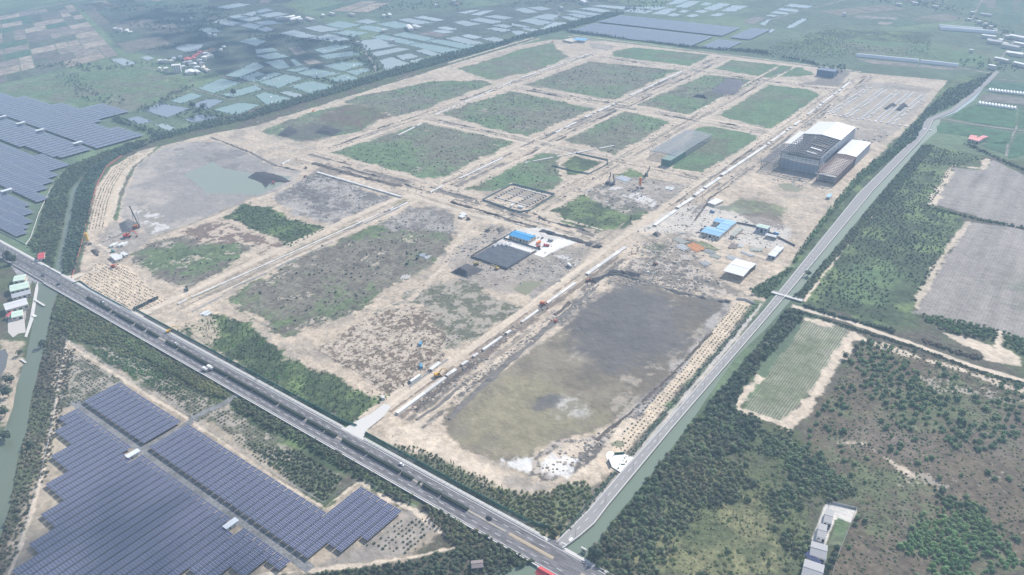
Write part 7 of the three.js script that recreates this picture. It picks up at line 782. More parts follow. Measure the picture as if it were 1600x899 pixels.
const cornerScrub = [[-16.4,-512.7],[13,-510.4],[45.2,-501],[60.2,-498.2],[65.3,-446.3],[-15.5,-387.6],[-19.3,-434.1],[-14.7,-475.5]];
// mangrove and scrub east of the canal
const mangrove = [[-179.1,-310.6],[-180.6,-348.6],[-181,-398.3],[-182.3,-461.1],[-190.7,-581.5],[-186.4,-648.3],[-181.8,-698.6],[-165.8,-694.8],[-166.2,-654.2],[-168.6,-587.4],[-168.6,-546.4],[-162.7,-512.9],[-139.9,-512.8],[-134.1,-484.3],[-149.1,-446.6],[-157.4,-399.2],[-156.1,-348.7],[-147.8,-316.2],[-146.8,-298.2]];
scatter('mangrove_thicket', 'dense dark mangrove thicket along the canal bank', 'tree', spread(mangrove, 2.7, 0.36, 1.05, 31, (x, z, q) => x > -183 && q < 0.85, 0.6, 1.3), 'mangrove');
scatter('mangrove_thicket', 'pale low growth filling the mangrove belt', 'bush2', spread(mangrove, 2.4, 0.6, 1.5, 131, (x, z, q) => x > -183 && q < 0.7), 'dull');
const meadow = [[-139.9,-512.8],[-118.6,-514.3],[-98.8,-500.5],[-52.2,-473.4],[-72.4,-445.1],[-65.3,-399.5],[-62.6,-359.3],[-142,-301.7],[-156.1,-348.7],[-157.4,-399.2],[-149.1,-446.6],[-134.1,-484.3]];
scatter('shrub_thicket', 'rounded green shrubs crowding the meadow beside the mangroves', 'bush', spread(meadow, 2.7, 0.7, 1.7, 32, (x, z, q) => nz(x, z, 45) + 0.6 * nz(x, z, 14) + 0.25 * sst(-100, -160, x) > -0.1 + 0.25 * (q - 0.5)), 'mangrove');
scatter('shrub_thicket', 'yellowish low shrubs between the meadow clearings', 'low', spread(meadow, 3.4, 0.6, 1.2, 33, (x, z, q) => nz(x, z, 45) + 0.6 * nz(x, z, 14) > -0.3 + 0.5 * (q - 0.5)), 'olive');
scatter('meadow_tufts', 'rough grass tufts all over the meadow', 'tuft', spread(meadow, 2.2, 0.4, 1.0, 133, (x, z, q) => q < 0.5 + 0.5 * nz(x, z, 18)), 'olive');
scatter('tree_belt', 'bushy belt between the canal and the sandy path', 'bush', spread([[-186.3,-720.7],[-185.7,-744.1],[-187,-1028.5],[-186.9,-1299.5],[-170.3,-1307],[-172.8,-1012.8],[-179.1,-801.1],[-177.1,-720.7]], 2.6, 0.7, 1.6, 34, (x) => x > -187), 'mangrove');
scatter('shrub_thicket', 'low green shrubs covering the field behind the sandy path', 'bush2', spread([[-172.9,-723.7],[-174.4,-808.1],[-176.1,-983.5],[-169,-1300.6],[-98.7,-1285.8],[-129.2,-1219.6],[-125.9,-1062.8],[-86.3,-1024.3],[-83.3,-765],[-85.3,-722.6],[-129.2,-720.6]], 4.2, 0.5, 1.25, 35, (x, z, q) => nz(x, z, 60) > -0.3 + 0.5 * (q - 0.4)), 'mangrove');
scatter('hedge_growth', 'dark hedge growth along the lane to the small bridge', 'bush', spread(stripPoly([[-172.7,-711.3],[-138.2,-709.8],[-97.3,-712.7],[-85.5,-711.3]], 2.6), 2.2, 0.9, 1.4, 36), 'dark');
scatter('hedge_growth', 'dark hedge growth beside the sandy clearing', 'bush', spread(stripPoly([[-63,-710.9],[-30.2,-708],[-12.1,-708.3]], 3), 2.4, 0.9, 1.4, 37), 'brown');
scatter('hedge_growth', 'ditch growth between the two pale lanes', 'low', spread(stripPoly([[-178.4,-698],[-122,-695.2],[-65,-694.9],[-16.1,-686.1],[41.3,-688.2]], 2.4), 2.0, 0.7, 1.1, 38), 'dark');
scatter('tree_belt', 'green tree belt below the large ploughed field', 'tree', spread([[-74,-762.5],[-8.5,-771.2],[-6.6,-750.7],[-35.8,-739.6],[-64.9,-746.9]], 3.2, 0.5, 0.8, 39), 'fresh');
scatter('tree_belt', 'green tree belt right of the sandy clearing', 'tree', spread([[-3.9,-768.9],[33.9,-762.4],[38.5,-716.6],[16.8,-736.3],[0.1,-747.6]], 3.4, 0.5, 0.8, 40), 'fresh');
scatter('hedge_growth', 'hedge between the two ploughed fields', 'bush', spread(stripPoly([[-118.4,-1047.8],[-75,-1041.4],[-20.2,-1042.7],[5.8,-1045.3]], 3), 3, 0.8, 1.4, 41), 'mangrove');
scatter('hedge_growth', 'hedge along the far edge of the notched ploughed field', 'bush', spread(stripPoly([[-133.8,-1342.5],[-83.5,-1296],[-12.6,-1229.9]], 4), 3.4, 0.8, 1.4, 42), 'dark');
scatter('shrub_thicket', 'dense bright green shrubs in the lower right corner', 'bush', spread(cornerScrub, 2.5, 0.8, 1.5, 43, (x, z, q) => nz(x, z, 40) + 0.4 * nz(x, z, 12) > -0.2 + 0.4 * (q - 0.5) - Math.min(0, edgeDist(cornerScrub, x, z) / 25 - 0.9) * 0.5), 'fresh');
scatter('heath_tufts', 'small dull tufts dotted over the brown heath', 'tuft', spread(heathField, 2.6, 0.6, 1.3, 44, (x, z, q) => q < 0.5 + 0.6 * nz(x, z, 30)), 'olive');
{ // single bushes of the heath, the ones the eye can count
  const r = rng(45), spots = spread(heathField, 5.6, 1.0, 2.0, 46, (x, z, q) => (nz(x + 33, z, 55) + 0.4 * nz(x, z, 16) > 0.06 + 0.4 * (q - 0.5)));
  const mats3 = [[0.1, 0.165, 0.078], [0.12, 0.18, 0.08], [0.085, 0.14, 0.07]].map(c => mat(...c, 0.95)), lead = {};
  spots.sort((a, b) => b[2] - a[2]); const one = spots.slice(0, 260), rest = spots.slice(260);
  one.forEach(([x, z, s, t], i) => { const k = i % 3, b = shade(new THREE.Mesh(geo[k ? 'bush' : 'bush2'], mats3[k])); b.name = numbered('bush'); b.position.set(x, -0.05, z); b.rotation.y = r() * 6.28; b.scale.set(s * 1.15, s * t, s * 1.15); b.userData = { label: 'rounded green bush standing on the brown heath', category: 'bush', group: 'single bushes on the brown heath' }; scene.add(b); });
  scatter('shrub_thicket', 'smaller bushes between the large ones on the heath', 'bush', rest, 'fresh');
}
// south of the highway
scatter('shrub_thicket', 'mixed shrubs on the river bank left of the sand track', 'bush2', spread([[-801.7,-268.5],[-828.9,-292.6],[-725.2,-244.9],[-668,-208.2],[-608.4,-173.8],[-553.7,-138.7],[-490,-93.6],[-452.6,-58.9],[-472.5,-55.9],[-505.7,-89],[-538.1,-109.4],[-575.4,-131.7],[-615.6,-156.7],[-653.8,-178.3],[-679.1,-194.4],[-711.8,-214.3],[-753.6,-238.9]], 2.9, 0.6, 1.3, 47), 'dull');
scatter('shrub_thicket', 'green thicket between the highway and the sand track', 'bush', spread([[-820.4,-281.6],[-791.6,-282.1],[-651.4,-283.5],[-535.9,-283.6],[-523.4,-281.3],[-529.9,-269.9],[-598.1,-264],[-676.3,-259.2],[-725.2,-244.9],[-784.7,-261.6]], 2.4, 0.6, 1.25, 48, (x, z, q) => q < 0.9), 'olive');
scatter('shrub_thicket', 'tall grass and shrubs above the solar fence', 'low', spread([[-701.8,-247.8],[-650,-263.3],[-551.5,-265.7],[-514,-268.3],[-512.4,-257.9],[-584.1,-249.3],[-674.6,-245.8]], 2.6, 0.6, 1.2, 148, (x, z, q) => nz(x, z, 30) > -0.2 + 0.5 * (q - 0.5)), 'fresh');
scatter('hedge_growth', 'tall green hedge along the highway parapet, left part', 'bush', spread([[-675,-277.7],[-621.5,-278.4],[-521.3,-280.5],[-517,-274.8],[-559.8,-271.1],[-661.2,-269.8]], 2.0, 0.9, 1.3, 49), 'olive');
scatter('tree_belt', 'dark tree belt along the highway above the solar farm', 'tree', spread([[-517.3,-278.9],[-503,-282.6],[-422.2,-283.5],[-364,-283.6],[-306.6,-283.9],[-305.3,-277.2],[-329.1,-275.6],[-353.1,-274.5],[-369.2,-275.5],[-412.6,-275.4],[-497.1,-271.9]], 2.7, 0.45, 0.75, 50), 'mangrove');
scatter('tree_belt', 'dark tree belt from the track entrance to the ditch', 'tree', spread([[-299.8,-281.2],[-282.8,-285.8],[-242.9,-285.9],[-221.1,-285.4],[-202.6,-288.4],[-213,-274.5],[-236.2,-264.1],[-270.4,-271.6]], 2.7, 0.45, 0.75, 51), 'mangrove');
scatter('shrub_thicket', 'green growth in the notch of the solar farm', 'bush2', spread([[-459.8,-250.9],[-433,-260.8],[-413.1,-269.6],[-364.5,-268],[-356.4,-244.2],[-397.4,-244.4]], 2.4, 0.6, 1.2, 52), 'mangrove');
scatter('shrub_thicket', 'dark growth at the bottom edge below the track', 'bush', spread([[-316.4,-194],[-293.9,-217.2],[-271,-240.8],[-246.4,-273.2],[-222.6,-280.4],[-213,-274.5],[-217.5,-241.1],[-326.4,-162]], 2.6, 0.7, 1.4, 53), 'dark');
for (const [i, p, c] of [[0, [[-705.8,-231.5],[-675.4,-240.1],[-614.4,-237],[-613.1,-201.8],[-622.2,-184.7]], 'dull'], [1, [[-691.7,-254.9],[-669,-271],[-531.5,-271],[-507.3,-266.7],[-510,-244.2],[-594,-249.2]], 'dull'], [2, [[-508.7,-255.3],[-504.4,-274.1],[-448.7,-273.2],[-417.9,-258],[-409.6,-242.3],[-453.4,-246.1]], 'dull'], [3, [[-303.4,-232],[-299,-270.5],[-276.9,-279.1],[-274.3,-244.3]], 'dark']]) {
  const rows = []; const r = rng(60 + i), [a, b, cc, d] = bounds(p); for (let x = a; x < cc; x += 3.6) for (let z = b; z < d; z += 3.2) { const X = x + (r() - 0.5) * 0.8, Z = z + (r() - 0.5) * 0.8; if (inside(p, X, Z) && r() < 0.8) rows.push([X, Z, 0.6 + 0.7 * r(), 0.9]); }
  scatter('planted_rows', ['rows of small shrubs left of the small solar block', 'rows of small shrubs between the hedge and the solar fence', 'rows of small shrubs right of the access lane', 'rows of dark shrubs at the tip of the solar farm'][i], 'tuft', rows, c);
}
scatter('shrub_thicket', 'green shrubs in the left corner of the solar farm', 'bush2', spread([[-713.9,-232.5],[-699,-239],[-659.5,-214.3],[-595.8,-172.8],[-537.3,-133.8],[-547.4,-134.8],[-615.7,-178.8]], 3.2, 0.6, 1.2, 64), 'dull');
// tree belts round the site
scatter('tree_belt', 'tree belt on the left bank of the narrow canal', 'tree', spread([[-971.9,-321.3],[-888,-309.3],[-993.6,-373.3],[-1114.7,-443.5],[-1156.3,-483.3],[-1178.5,-504.7],[-1213.4,-559.2],[-1223.6,-628.2],[-1234.8,-620.7],[-1226.3,-550.5],[-1210.2,-491.5],[-1160.4,-445.6],[-1098.1,-402.2],[-1001.7,-344.6]], 3.3, 0.55, 0.95, 65), 'mangrove');
scatter('tree_belt', 'dark tree belt on the right bank of the narrow canal', 'tree', spread([[-862.1,-306.4],[-862.9,-322.1],[-920.3,-357.1],[-977.8,-396],[-1114.8,-480.6],[-1183,-539.8],[-1204.4,-616.7],[-1237,-599.6],[-1171.7,-501.1],[-1104.1,-447.1],[-1000.9,-386.1],[-918.8,-337.2]], 3.3, 0.55, 0.95, 66), 'sea');
scatter('tree_belt', 'long dark tree belt between the fish ponds and the perimeter track', 'tree2', spread([[-1208.2,-619],[-1205.3,-696.6],[-1179.7,-805],[-1183,-810.9],[-1183.7,-1131.9],[-1170,-1550.6],[-1181.2,-1572.1],[-1151.4,-1740.5],[-1145.4,-1922.1],[-1140.6,-2055.2],[-1179.6,-2031.6],[-1191.2,-1839.3],[-1206.5,-1606],[-1198.2,-1588.3],[-1230.1,-1387.9],[-1229.9,-1178.2],[-1221.9,-1056.3],[-1220.8,-839.6],[-1210.5,-828.2],[-1234.7,-747.9],[-1235.9,-670.8],[-1316.5,-659.8],[-1413.1,-675.7],[-1379.8,-651.2],[-1248.6,-652]], 5, 0.75, 1.3, 67), 'sea');
scatter('tree_belt', 'tree line between the site and the distant solar field', 'tree2', spread([[-1135,-1745.7],[-791.7,-1751],[-613.3,-1770.6],[-488.4,-1727.3],[-494.4,-1745.9],[-607.4,-1764.8],[-625.1,-1801.9],[-785,-1736.7],[-1144.8,-1764.4]], 5, 0.8, 1.3, 68), 'dark');
scatter('tree_belt', 'pale green tree rows between the hall and the east road', 'tree2', spread([[-211.4,-797.1],[-219.5,-956],[-220.8,-1087.6],[-201.2,-1323.3],[-209.1,-1333.4],[-232.6,-1130.5],[-227.7,-982.6],[-217,-800.8]], 3.6, 0.5, 0.85, 69), 'fresh');
scatter('tree_belt', 'broad tree plantation in front of the far lane', 'tree2', spread([[-202.7,-1330],[-210.9,-1237],[-230.8,-1173.1],[-222.5,-1125.1],[-224.1,-1465.4],[-222.1,-1666.2],[-179.5,-1809.9],[-172.2,-1852],[-172.2,-1726.7],[-185.9,-1585.4],[-212,-1455.6]], 5, 0.6, 1.0, 70), 'sea');
scatter('shrub_thicket', 'bank growth between the planted bank and the east road', 'bush', spread(stripPoly([[-211.1,-687.3],[-209,-626.7],[-207.8,-526.4],[-205,-429.8],[-204.3,-371.1],[-201.4,-324.3]], 2.2), 2.6, 0.4, 0.85, 71), 'mangrove');
scatter('shrub_thicket', 'green corner growth beside the lane to the east road', 'bush2', spread([[-229.5,-713.3],[-210.5,-790.2],[-208.7,-775],[-207.5,-705.8],[-219,-704.1]], 3, 0.6, 1.1, 72), 'fresh');
scatter('shrub_thicket', 'scrub at the southern corner of the site', 'bush', spread([[-241.1,-312.2],[-272.3,-324.5],[-245.9,-334],[-232.8,-348.9],[-222,-368.9],[-202.6,-368.3],[-203.6,-319.9],[-203.4,-310.3],[-211.6,-308.6]], 2.6, 0.7, 1.2, 73, (x, z, q) => q < 0.75), 'olive');
scatter('shrub_thicket', 'bushes in the green plot below the grey pond', 'bush', spread(fields.block_bushy, 4, 0.6, 1.4, 74, (x, z, q) => q < 0.6), 'fresh');
// tussocks on the plots
let tseed = 80; for (const [k, words] of [['block_mid_west', 'large plot north of the grey pond'], ['block_mid', 'middle plot'], ['block_far_west', 'largest far plot'], ['block_stack', 'plot with the purple stacks'], ['block_centre', 'plot left of the steel frame'], ['block_rough', 'broad rough plot'], ['block_tower', 'plot by the container camp'], ['block_south', 'plot beside the drilling yard'], ['block_office', 'plot behind the foundation pit'], ['strip_mid', 'strip along the tree belt'], ['pale_field', 'pale scrubby plot'], ['speckled_field', 'speckled plot']])
  scatter('tussocks', `scattered tussocks on the ${words}`, k.includes('field') ? 'tuft' : 'bush2', spread(fields[k], k.includes('field') ? 3.6 : 6.5, 0.5, 1.2, tseed++, (x, z, q) => q < 0.3 + 0.5 * nz(x, z, 40)), k.includes('field') ? 'brown' : k === 'block_rough' || k === 'block_tower' ? 'dark' : 'mangrove');
// planted banks: rows of saplings
{
  const rowsOn = (line, w0, w1, gap, step, seed) => { const r = rng(seed), out = []; for (let o = w0; o <= w1; o += gap) for (const [x, z, a] of along(line, step)) { const X = x + Math.cos(a) * o + (r() - 0.5) * 0.5, Z = z - Math.sin(a) * o + (r() - 0.5) * 0.8; if (r() < 0.88) out.push([X, Z, 0.5 + 0.45 * r(), 0.9]); } return out; };
  scatter('planted_rows', 'rows of saplings on the sandy bank beside the east road', 'tuft', rowsOn([[-222.7,-676],[-220.9,-595.1],[-218.3,-525.8],[-216.2,-450.4],[-214.9,-415.4]], -6, 8, 3.5, 4, 90), 'dark');
  scatter('planted_rows', 'curving rows of saplings on the bank of the grey pond', 'tuft', rowsOn([[-953.1,-394.4],[-1024.4,-439.5],[-1080.6,-479.2],[-1135.1,-526],[-1170.5,-577.4]], -7, 9, 3.8, 3.4, 91), 'dark');
  const p = [[-833.7,-310.4],[-859.6,-344.5],[-835.1,-361.6],[-735.4,-344.7],[-713.3,-343.6],[-717.2,-312.2]], r = rng(92), o = []; const [a, b, c, d] = bounds(p); for (let x = a; x < c; x += 3.4) for (let z = b; z < d; z += 3.8) if (inside(p, x, z) && r() < 0.85) o.push([x + r() - 0.5, z + r() - 0.5, 0.55 + 0.5 * r(), 0.9]);
  scatter('planted_rows', 'rows of saplings on the sandy plot by the highway bridge', 'tuft', o, 'brown');
}
// young trees of the nursery plot and the corner strip
{
  const r = rng(95), dk = [mat(0.04, 0.062, 0.036, 0.95), mat(0.05, 0.075, 0.04, 0.95)], put = (pts, gap, label, group, most) => {
    const sp = spread(pts, gap, 0.8, 1.35, most, null, 0.9, 1.2); const step = Math.max(1, sp.length / most); for (let i = 0; i < sp.length; i += step) { const [x, z, s, t] = sp[i | 0], y = thing('young_tree', label, 'tree', [x, 0, z], r() * 6.28, group); y.scale.set(s, s * t, s); part('crown', geo.sapling, dk[r() * 2 | 0], y); part('trunk', cyl(0.09, 0.06, 1, 0, 0.5, 0, 5), bark, y); } };
  put([[-638.6,-323.1],[-642.1,-354.5],[-595.6,-362.1],[-532.5,-346.7],[-482.8,-349.5],[-433.7,-349.6],[-406.1,-360.4],[-403,-334.9],[-407,-315.8],[-518.5,-307.5]], 5.2, 'slim dark young tree in the green nursery plot', 'young trees in the nursery plot', 230);
  put([[-366.1,-316.2],[-343.5,-324.9],[-312.8,-327.3],[-259.8,-329.5],[-239.3,-317.3],[-299.2,-311.6]], 4.6, 'slim young tree on the grassy strip between the highway and the pond', 'young trees between the highway and the pond', 70);
  scatter('shrub_thicket', 'leafy undergrowth of the nursery plot', 'low', spread(fields.nursery, 2.4, 0.6, 1.2, 96, (x, z, q) => q < 0.3 + 0.4 * nz(x, z, 20)), 'fresh');
  scatter('shrub_thicket', 'leafy growth on the strip between highway and pond', 'bush2', spread([[-368.1,-314.7],[-344.6,-326.1],[-313.7,-328.4],[-256,-332.2],[-233.6,-340.4],[-224.6,-335.4],[-204.7,-312.2],[-240.7,-311.7],[-304.8,-310.9]], 2.7, 0.5, 1.0, 97, (x, z, q) => q < 0.7), 'olive');
}
// trees that stand alone
{
  const r = rng(98); const lone = (p, s, label, c = [0.05, 0.075, 0.045]) => { const t = thing('tree', label, 'tree', [p[0], 0, p[1]], r() * 6.28); t.scale.setScalar(s); part('crown', leafMass(r() * 999 | 0, 190, 2.6, 3.6, 0.5, 1.3), mat(...c, 0.95), t); part('trunk', trunkGeo(2.6, 0.22, r() * 999 | 0), bark, t); };
  lone([-939.6,-288.7], 2.2, 'large dark tree overhanging the highway at the left edge', [0.04, 0.062, 0.04]); lone([-957.9,-291.7], 1.8, 'dark tree beside the large one at the left edge', [0.045, 0.066, 0.04]);
  lone([-733.5,-204.1], 1.1, 'small dark tree on the sandy quay'); lone([-692.9,-178.7], 1.7, 'round dark tree on the left river bank, upper one'); lone([-674.9,-168.7], 1.9, 'round dark tree on the left river bank, lower one'); lone([-649.6,-154.6], 1.7, 'spreading tree on the left river bank above the corner'); lone([-615,-139.7], 1.8, 'lowest tree on the left river bank'); lone([-729.7,-224], 1.5, 'dark tree on the right river bank'); lone([-590.2,-148], 1.2, 'small round tree between river and sand track');
  lone([-205.9,-314], 0.9, 'small dark tree at the junction corner', [0.035, 0.055, 0.03]); lone([-175.9,-314.2], 1.7, 'dark tree at the end of the canal', [0.045, 0.07, 0.045]); lone([-111.8,-640.1], 1.1, 'lone bush-like tree left on the heath'); lone([-107.6,-660.8], 1.0, 'second lone tree on the heath');
  lone([-50.2,-411.7], 0.9, 'small palm-like tree beside the grey-roofed houses, top one'); lone([-49.9,-404.1], 0.9, 'small tree beside the grey-roofed houses, second'); lone([-50,-398.9], 0.9, 'small tree beside the grey-roofed houses, third'); lone([-50,-392.6], 0.9, 'small tree beside the grey-roofed houses, lowest'); lone([-190.1,-775.4], 1.3, 'dark tree at the canal above the small bridge'); lone([-1329.7,-779.9], 2.4, 'clump-like tree among the near fish ponds, left', [0.045, 0.06, 0.05]); lone([-1305,-786.3], 2.2, 'clump-like tree among the near fish ponds, middle', [0.045, 0.06, 0.05]); lone([-1340.8,-877.7], 2.6, 'big dark round tree on the fish pond dike', [0.04, 0.055, 0.045]);
}
// trees along the pond dikes and the far roads, seen as dark specks
{
  const r = rng(101), s = []; for (const p of fishPonds) for (let i = 0; i < p.length; i++) { const a = p[i], b = p[(i + 1) % p.length], L = Math.hypot(b[0] - a[0], b[1] - a[1]); for (let t = 0; t < L; t += 7) { if (nz(a[0] + t, a[1], 90) + 0.5 * (r() - 0.5) < 0.05) continue; const q = t / L; s.push([a[0] + (b[0] - a[0]) * q + (r() - 0.5) * 6, a[1] + (b[1] - a[1]) * q + (r() - 0.5) * 6, 0.6 + 0.6 * r(), 0.7]); } }
  scatter('dike_trees', 'dark trees and bushes along the fish pond dikes', 'bush', s, 'sea');
  const f = []; for (const [L, n, w, sc] of [[[[-2573.1,-1268.8],[-2457.7,-1406.9],[-2267.6,-1452.9],[-1971.2,-1225.9],[-2091.2,-1230.3],[-2330.1,-1225.6]], 0, 60, 1.6], [[[-1508.2,-2010.3],[-1344.8,-2212.8],[-1145.7,-2261],[-1147,-2066.5]], 0, 40, 1.5], [[[-560.3,-2643.9],[-466.6,-2682.9],[-379.3,-2561.3]], 0, 50, 1.6], [[[-320.7,-2454.4],[-278.2,-2401.3],[-204.8,-2289.2]], 0, 30, 1.6], [[[-227.8,-1908.3],[-177,-1949.5],[-167.1,-1880.8]], 0, 40, 1.7], [[[-1925.1,-782.2],[-1903.1,-833],[-1777.9,-841.6],[-1762.1,-923.5]], 0, 22, 1.5], [[[-1873.6,-1030.8],[-1873.3,-1137],[-1878.6,-1197]], 0, 14, 1.6], [[[-1801.3,-775.1],[-1584.1,-717.9],[-1490.4,-725.2]], 0, 20, 1.3], [[[-1731.4,-952.5],[-1670.2,-982.6],[-1725.6,-1083],[-1692.3,-1104.2]], 0, 40, 1.4], [[[-1482,-871.6],[-1421.9,-770.3],[-1397.5,-710.2]], 0, 14, 1.5], [[[-1288.2,-735.1],[-1308.7,-781.4],[-1261.7,-776.3],[-1237.1,-792.6]], 0, 18, 1.9], [[[-1309.9,-1061],[-1251.1,-1052.5],[-1227.3,-1083.3]], 0, 10, 1.7], [[[-1386.1,-1192.4],[-1369.4,-1240.7],[-1321.9,-1215.1]], 0, 8, 1.8], [[[-1569.2,-1402.5],[-1455.1,-1316.9],[-1321.5,-1224.6],[-1241.6,-1170.7]], 0, 16, 1.7], [[[-1794.1,-1273.9],[-1697.8,-1274.9],[-1601,-1312.7],[-1506.2,-1327.7]], 0, 26, 1.7], [[[-1790.9,-1740.4],[-1766.4,-1855.8],[-1638.9,-1898.1]], 0, 60, 1.8], [[[-477.4,-1713.9],[-446.9,-1733.5],[-434.5,-1692.1]], 0, 18, 1.7]])
    for (const [x, z] of along(L, 6)) for (let k = 0; k < 2; k++) f.push([x + (r() - 0.5) * w * 2, z + (r() - 0.5) * w * 2, sc * (0.4 + 0.4 * r()), 0.8]);
  scatter('far_trees', 'distant trees round the village and far lanes', 'tree2', f, 'sea');
  scatter('far_trees', 'scattered scrub on the far land right of the distant solar field', 'bush', spread([[-634.2,-1757.3],[-634.6,-1964.1],[-580.6,-2139],[-361.1,-2245.9],[-316.5,-1959.5],[-430.3,-1778.4],[-461.1,-1704.3]], 8, 0.8, 1.7, 102, (x, z, q) => nz(x, z, 130) + 0.4 * nz(x, z, 40) > -0.05 + 0.4 * (q - 0.5), 0.5, 0.8), 'fresh');
}


// ---------- clods, rubble and building clutter that nobody could count ----------
{
  const clod = new THREE.IcosahedronGeometry(1, 1), cp = clod.attributes.position; for (let i = 0; i < cp.count; i++) { const x = cp.getX(i), y = cp.getY(i), z = cp.getZ(i), k = 1 + 0.7 * nz(x * 5 + 3, z * 5 + y * 4, 6); cp.setXYZ(i, x * k, y * k * 0.55, z * k); } clod.computeVertexNormals();
  const slab = joined([bx(1, 0.5, 1, 0, 0.2, 0), bx(0.5, 0.3, 1.5, 0.5, 0.5, 0.2, 0.5)]);
  const plain = new THREE.MeshStandardMaterial({ roughness: 1 });
  function litter(name, label, g, areas, gap, s0, s1, pal, keep, seed) {
    const r = rng(seed), spots = []; for (const p of areas) { const [a, b, c, d] = bounds(p); for (let x = a; x < c; x += gap) for (let z = b; z < d; z += gap) { const X = x + (r() - 0.5) * gap * 1.6, Z = z + (r() - 0.5) * gap * 1.6; if (inside(p, X, Z) && r() < keep * (0.55 + 1.5 * nz(X + seed, Z, 40))) spots.push([X, Z]); } }
    const m = new THREE.InstancedMesh(g, plain, spots.length); shade(m); m.name = numbered(name); m.userData = { kind: 'stuff', label, category: 'rubble' }; const M = new THREE.Matrix4(), q = new THREE.Quaternion(), e = new THREE.Euler(), c = new THREE.Color();
    spots.forEach(([x, z], i) => { const s = s0 + (s1 - s0) * r() * r(); e.set((r() - 0.5) * 0.3, r() * 6.28, (r() - 0.5) * 0.3); q.setFromEuler(e); M.compose(new THREE.Vector3(x, 0.02, z), q, new THREE.Vector3(s * (0.7 + 0.6 * r()), s * (0.5 + 0.5 * r()), s * (0.7 + 0.6 * r()))); m.setMatrixAt(i, M); const k = pal[r() * pal.length | 0], v = 0.8 + 0.4 * r(); c.setRGB(k[0] * v, k[1] * v, k[2] * v); m.setColorAt(i, c); }); scene.add(m);
  }
  const soil = [[0.3, 0.26, 0.21], [0.2, 0.175, 0.15], [0.42, 0.36, 0.29], [0.15, 0.13, 0.115]], odds = [[0.7, 0.69, 0.66], [0.4, 0.4, 0.4], [0.12, 0.12, 0.13], [0.3, 0.22, 0.16], [0.55, 0.5, 0.44], [0.25, 0.3, 0.34]], grey = [[0.24, 0.23, 0.215], [0.16, 0.155, 0.15], [0.34, 0.32, 0.295]];
  const cor = [rect(-958, -928, -1560, -770), rect(-708, -660, -1690, -700), rect(-553, -518, -1690, -700), rect(-412, -360, -1690, -860), rect(-920, -405, -990, -962), rect(-920, -405, -1248, -1208), rect(-915, -400, -1565, -1532), rect(-950, -420, -755, -700), rect(-1172, -1146, -1640, -780)];
  litter('soil_clods', 'lumps of soil along the road corridors', clod, cor, 5, 0.5, 1.9, soil, 0.5, 601);
  litter('building_debris', 'loose slabs, forms and parts along the road corridors', slab, cor, 10, 0.7, 2.6, odds, 0.4, 602);
  litter('soil_clods', 'rough spoil along the brown pond', clod, [[[-350.7,-363.1],[-369,-409.3],[-365.7,-479.2],[-367.4,-568],[-368,-643.8],[-361.1,-659.3],[-351.5,-573],[-355.9,-517.3],[-359.8,-461.6],[-354,-399.8],[-342.7,-361.8]], [[-379.5,-355.9],[-385.6,-411.5],[-390.6,-512.6],[-380.2,-514.2],[-371,-433.8],[-370.9,-394.4],[-371.3,-358.7]], [[-249.4,-353.3],[-262.6,-370.4],[-259.7,-386.9],[-237.1,-416.1],[-227.3,-426.9],[-228.9,-402.6],[-228.5,-379.2],[-232.2,-363.2]], [[-234.7,-672.3],[-224.9,-582.9],[-223.8,-522],[-224.9,-466.4],[-229.4,-417.8],[-238.7,-418.7],[-230,-459.6],[-229.1,-520.5],[-230.5,-588.2]], [[-373.4,-633],[-369.6,-681],[-336.3,-685.7],[-238.4,-680.9],[-245.2,-664.9],[-316.3,-662.6],[-348.1,-636.9]]], 2.2, 0.5, 1.7, grey.concat(soil), 0.75, 603);
  litter('soil_clods', 'lumpy soil of the grey plots', clod, [[[-854.6,-583.1],[-875.8,-670.6],[-872.4,-688.7],[-725.3,-678.7],[-711.8,-671.1],[-718.4,-575.5],[-773.3,-567.7]], [[-671.8,-607.8],[-673.6,-667.9],[-610.1,-680.4],[-575.6,-640],[-648.2,-600.9]], [[-546.6,-586.5],[-552.8,-690],[-433.7,-695.6],[-421.3,-725.3],[-398.6,-615.3],[-402.8,-562],[-488.9,-552]]], 3.2, 0.5, 2.0, grey, 0.6, 604);
  litter('building_debris', 'scrap and stored parts on the yard ground', slab, [[[-398.5,-769.5],[-379.9,-852.7],[-328.3,-913.3],[-242.4,-882.1],[-232.4,-821.4],[-263.5,-813.9],[-321.4,-801.1]], [[-374.9,-683],[-380.9,-753.3],[-333.8,-792.5],[-289,-782],[-281.9,-714.7],[-220.1,-703.4],[-268.7,-685.8],[-342,-681.7]]], 3.6, 0.5, 2.2, odds, 0.55, 605);
  litter('soil_clods', 'rubble mounds round the white-roofed shed', clod, [[[-374.9,-683],[-378.4,-748.7],[-330.7,-786],[-289,-782],[-293.9,-724.5],[-220.1,-703.4],[-290.5,-670.5]]], 2.6, 0.5, 2.0, soil.concat(grey), 0.6, 606);
  litter('building_debris', 'parts and casings in the drilling yard', slab, [[[-518.3,-835.8],[-508.1,-912.2],[-406.5,-946.2],[-406.6,-834.3],[-459.3,-828.3]]], 4, 0.6, 2.4, odds, 0.5, 607);
  litter('building_debris', 'parts lying round the steel hall', slab, [[[-357.2,-1064.6],[-364.5,-1161.6],[-373.6,-1321.7],[-384.3,-1617],[-362.2,-1602.6],[-350.3,-1315.8],[-336.4,-1152.2],[-327.2,-1059.9],[-247.9,-1049],[-256.2,-1021],[-329.3,-1028.2]], [[-332.9,-1327.4],[-239.5,-1336.5],[-240.5,-1281.8],[-267.8,-1241.3]]], 5, 0.7, 2.6, odds, 0.5, 608);
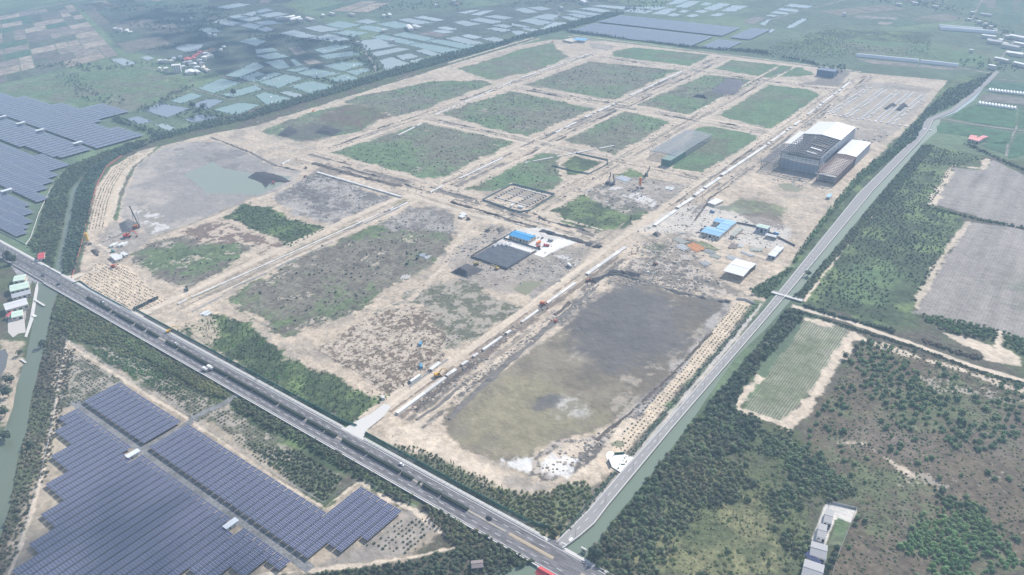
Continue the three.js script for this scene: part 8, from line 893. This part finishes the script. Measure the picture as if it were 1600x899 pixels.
  litter('building_debris', 'pipes and parts on the haul yard', slab, [[[-527.4,-474.4],[-525.7,-562.5],[-572.6,-676.4],[-521.9,-688.5],[-509.9,-555.2],[-505.6,-489.7]]], 5, 0.5, 2.2, odds, 0.45, 609);
  litter('soil_clods', 'clumps on the speckled plot', clod, [fields.speckled_field], 2.6, 0.4, 1.1, [[0.15, 0.115, 0.085], [0.12, 0.1, 0.075]], 0.75, 610);
}


// ---------- fair-weather clouds above the drone; only their shade reaches the picture ----------
{
  const puff = mat(0.9, 0.9, 0.9, 1), r = rng(501), sunDir = sun.position.clone().sub(sun.target.position).normalize();
  const base = new THREE.IcosahedronGeometry(1, 2), bp = base.attributes.position; for (let i = 0; i < bp.count; i++) { const x = bp.getX(i), y = bp.getY(i), z = bp.getZ(i), k = 1 + 0.3 * nz(x * 10 + 5, z * 10 + y * 7, 12); bp.setXYZ(i, x * k, y * k * (y < 0 ? 0.5 : 0.8), z * k); } base.computeVertexNormals();
  function cloud(outline, height, gap, size, label) {   // outline: where its shade lies on the ground
    const [a, b, c, d] = bounds(outline), t = height / sunDir.y, g = []; for (let x = a; x < c; x += gap) for (let z = b; z < d; z += gap) { const X = x + (r() - 0.5) * gap, Z = z + (r() - 0.5) * gap; if (!inside(outline, X, Z)) continue; const e = Math.min(1, edgeDist(outline, X, Z) / (gap * 2.2)); if (r() > 0.35 + 0.6 * e) continue; const s = size * (0.55 + 0.45 * e) * (0.8 + 0.5 * r()); const q = base.clone(); q.rotateY(r() * 6.28); q.scale(s, s * 0.7, s); q.translate(X + sunDir.x * t, height + (r() - 0.3) * 25, Z + sunDir.z * t); g.push(q); }
    single('cloud', g, puff, label, 'cloud');
  }
  cloud([[-532.4,-83.8],[-515.2,-141.6],[-515,-202],[-463.6,-207.7],[-394,-213.2],[-335.9,-205.1],[-293.1,-216.5],[-229.5,-268.9],[-167.9,-265.7],[-299.5,-99.5],[-430.5,-22.7]], 900, 17, 8, 'small white cloud shading the lower left corner');
  cloud([[-2488.4,-1253.7],[-2366.8,-1532.5],[-1884.4,-1498.1],[-1482.4,-1342.8],[-1312.9,-1107.8],[-1343.5,-932.6],[-1548.1,-922.6],[-1940.6,-1053.9]], 1100, 60, 30, 'broad white cloud shading the village land');
}


// ---------- tell alike things apart by their place, counted across the picture ----------
{
  scene.updateMatrixWorld(true); camera.updateMatrixWorld(true); camera.updateProjectionMatrix();
  const byLabel = new Map(); for (const o of scene.children) if (o.userData.label && o.userData.category && o.userData.kind !== 'stuff' && o.userData.kind !== 'structure') { if (!byLabel.has(o.userData.label)) byLabel.set(o.userData.label, []); byLabel.get(o.userData.label).push(o); }
  const word = i => i < 10 ? ord[i] : nth(i);
  for (const [label, list] of byLabel) { if (list.length < 2) continue; const v = new THREE.Vector3(); list.map(o => [v.copy(o.position).project(camera).x, o]).sort((a, b) => a[0] - b[0]).forEach(([, o], i) => { o.userData.label = `${label.split(' ').slice(0, 11).join(' ')}, ${word(i)} from the left`; o.userData.group ??= label; }); }
}


renderer.render(scene, camera);
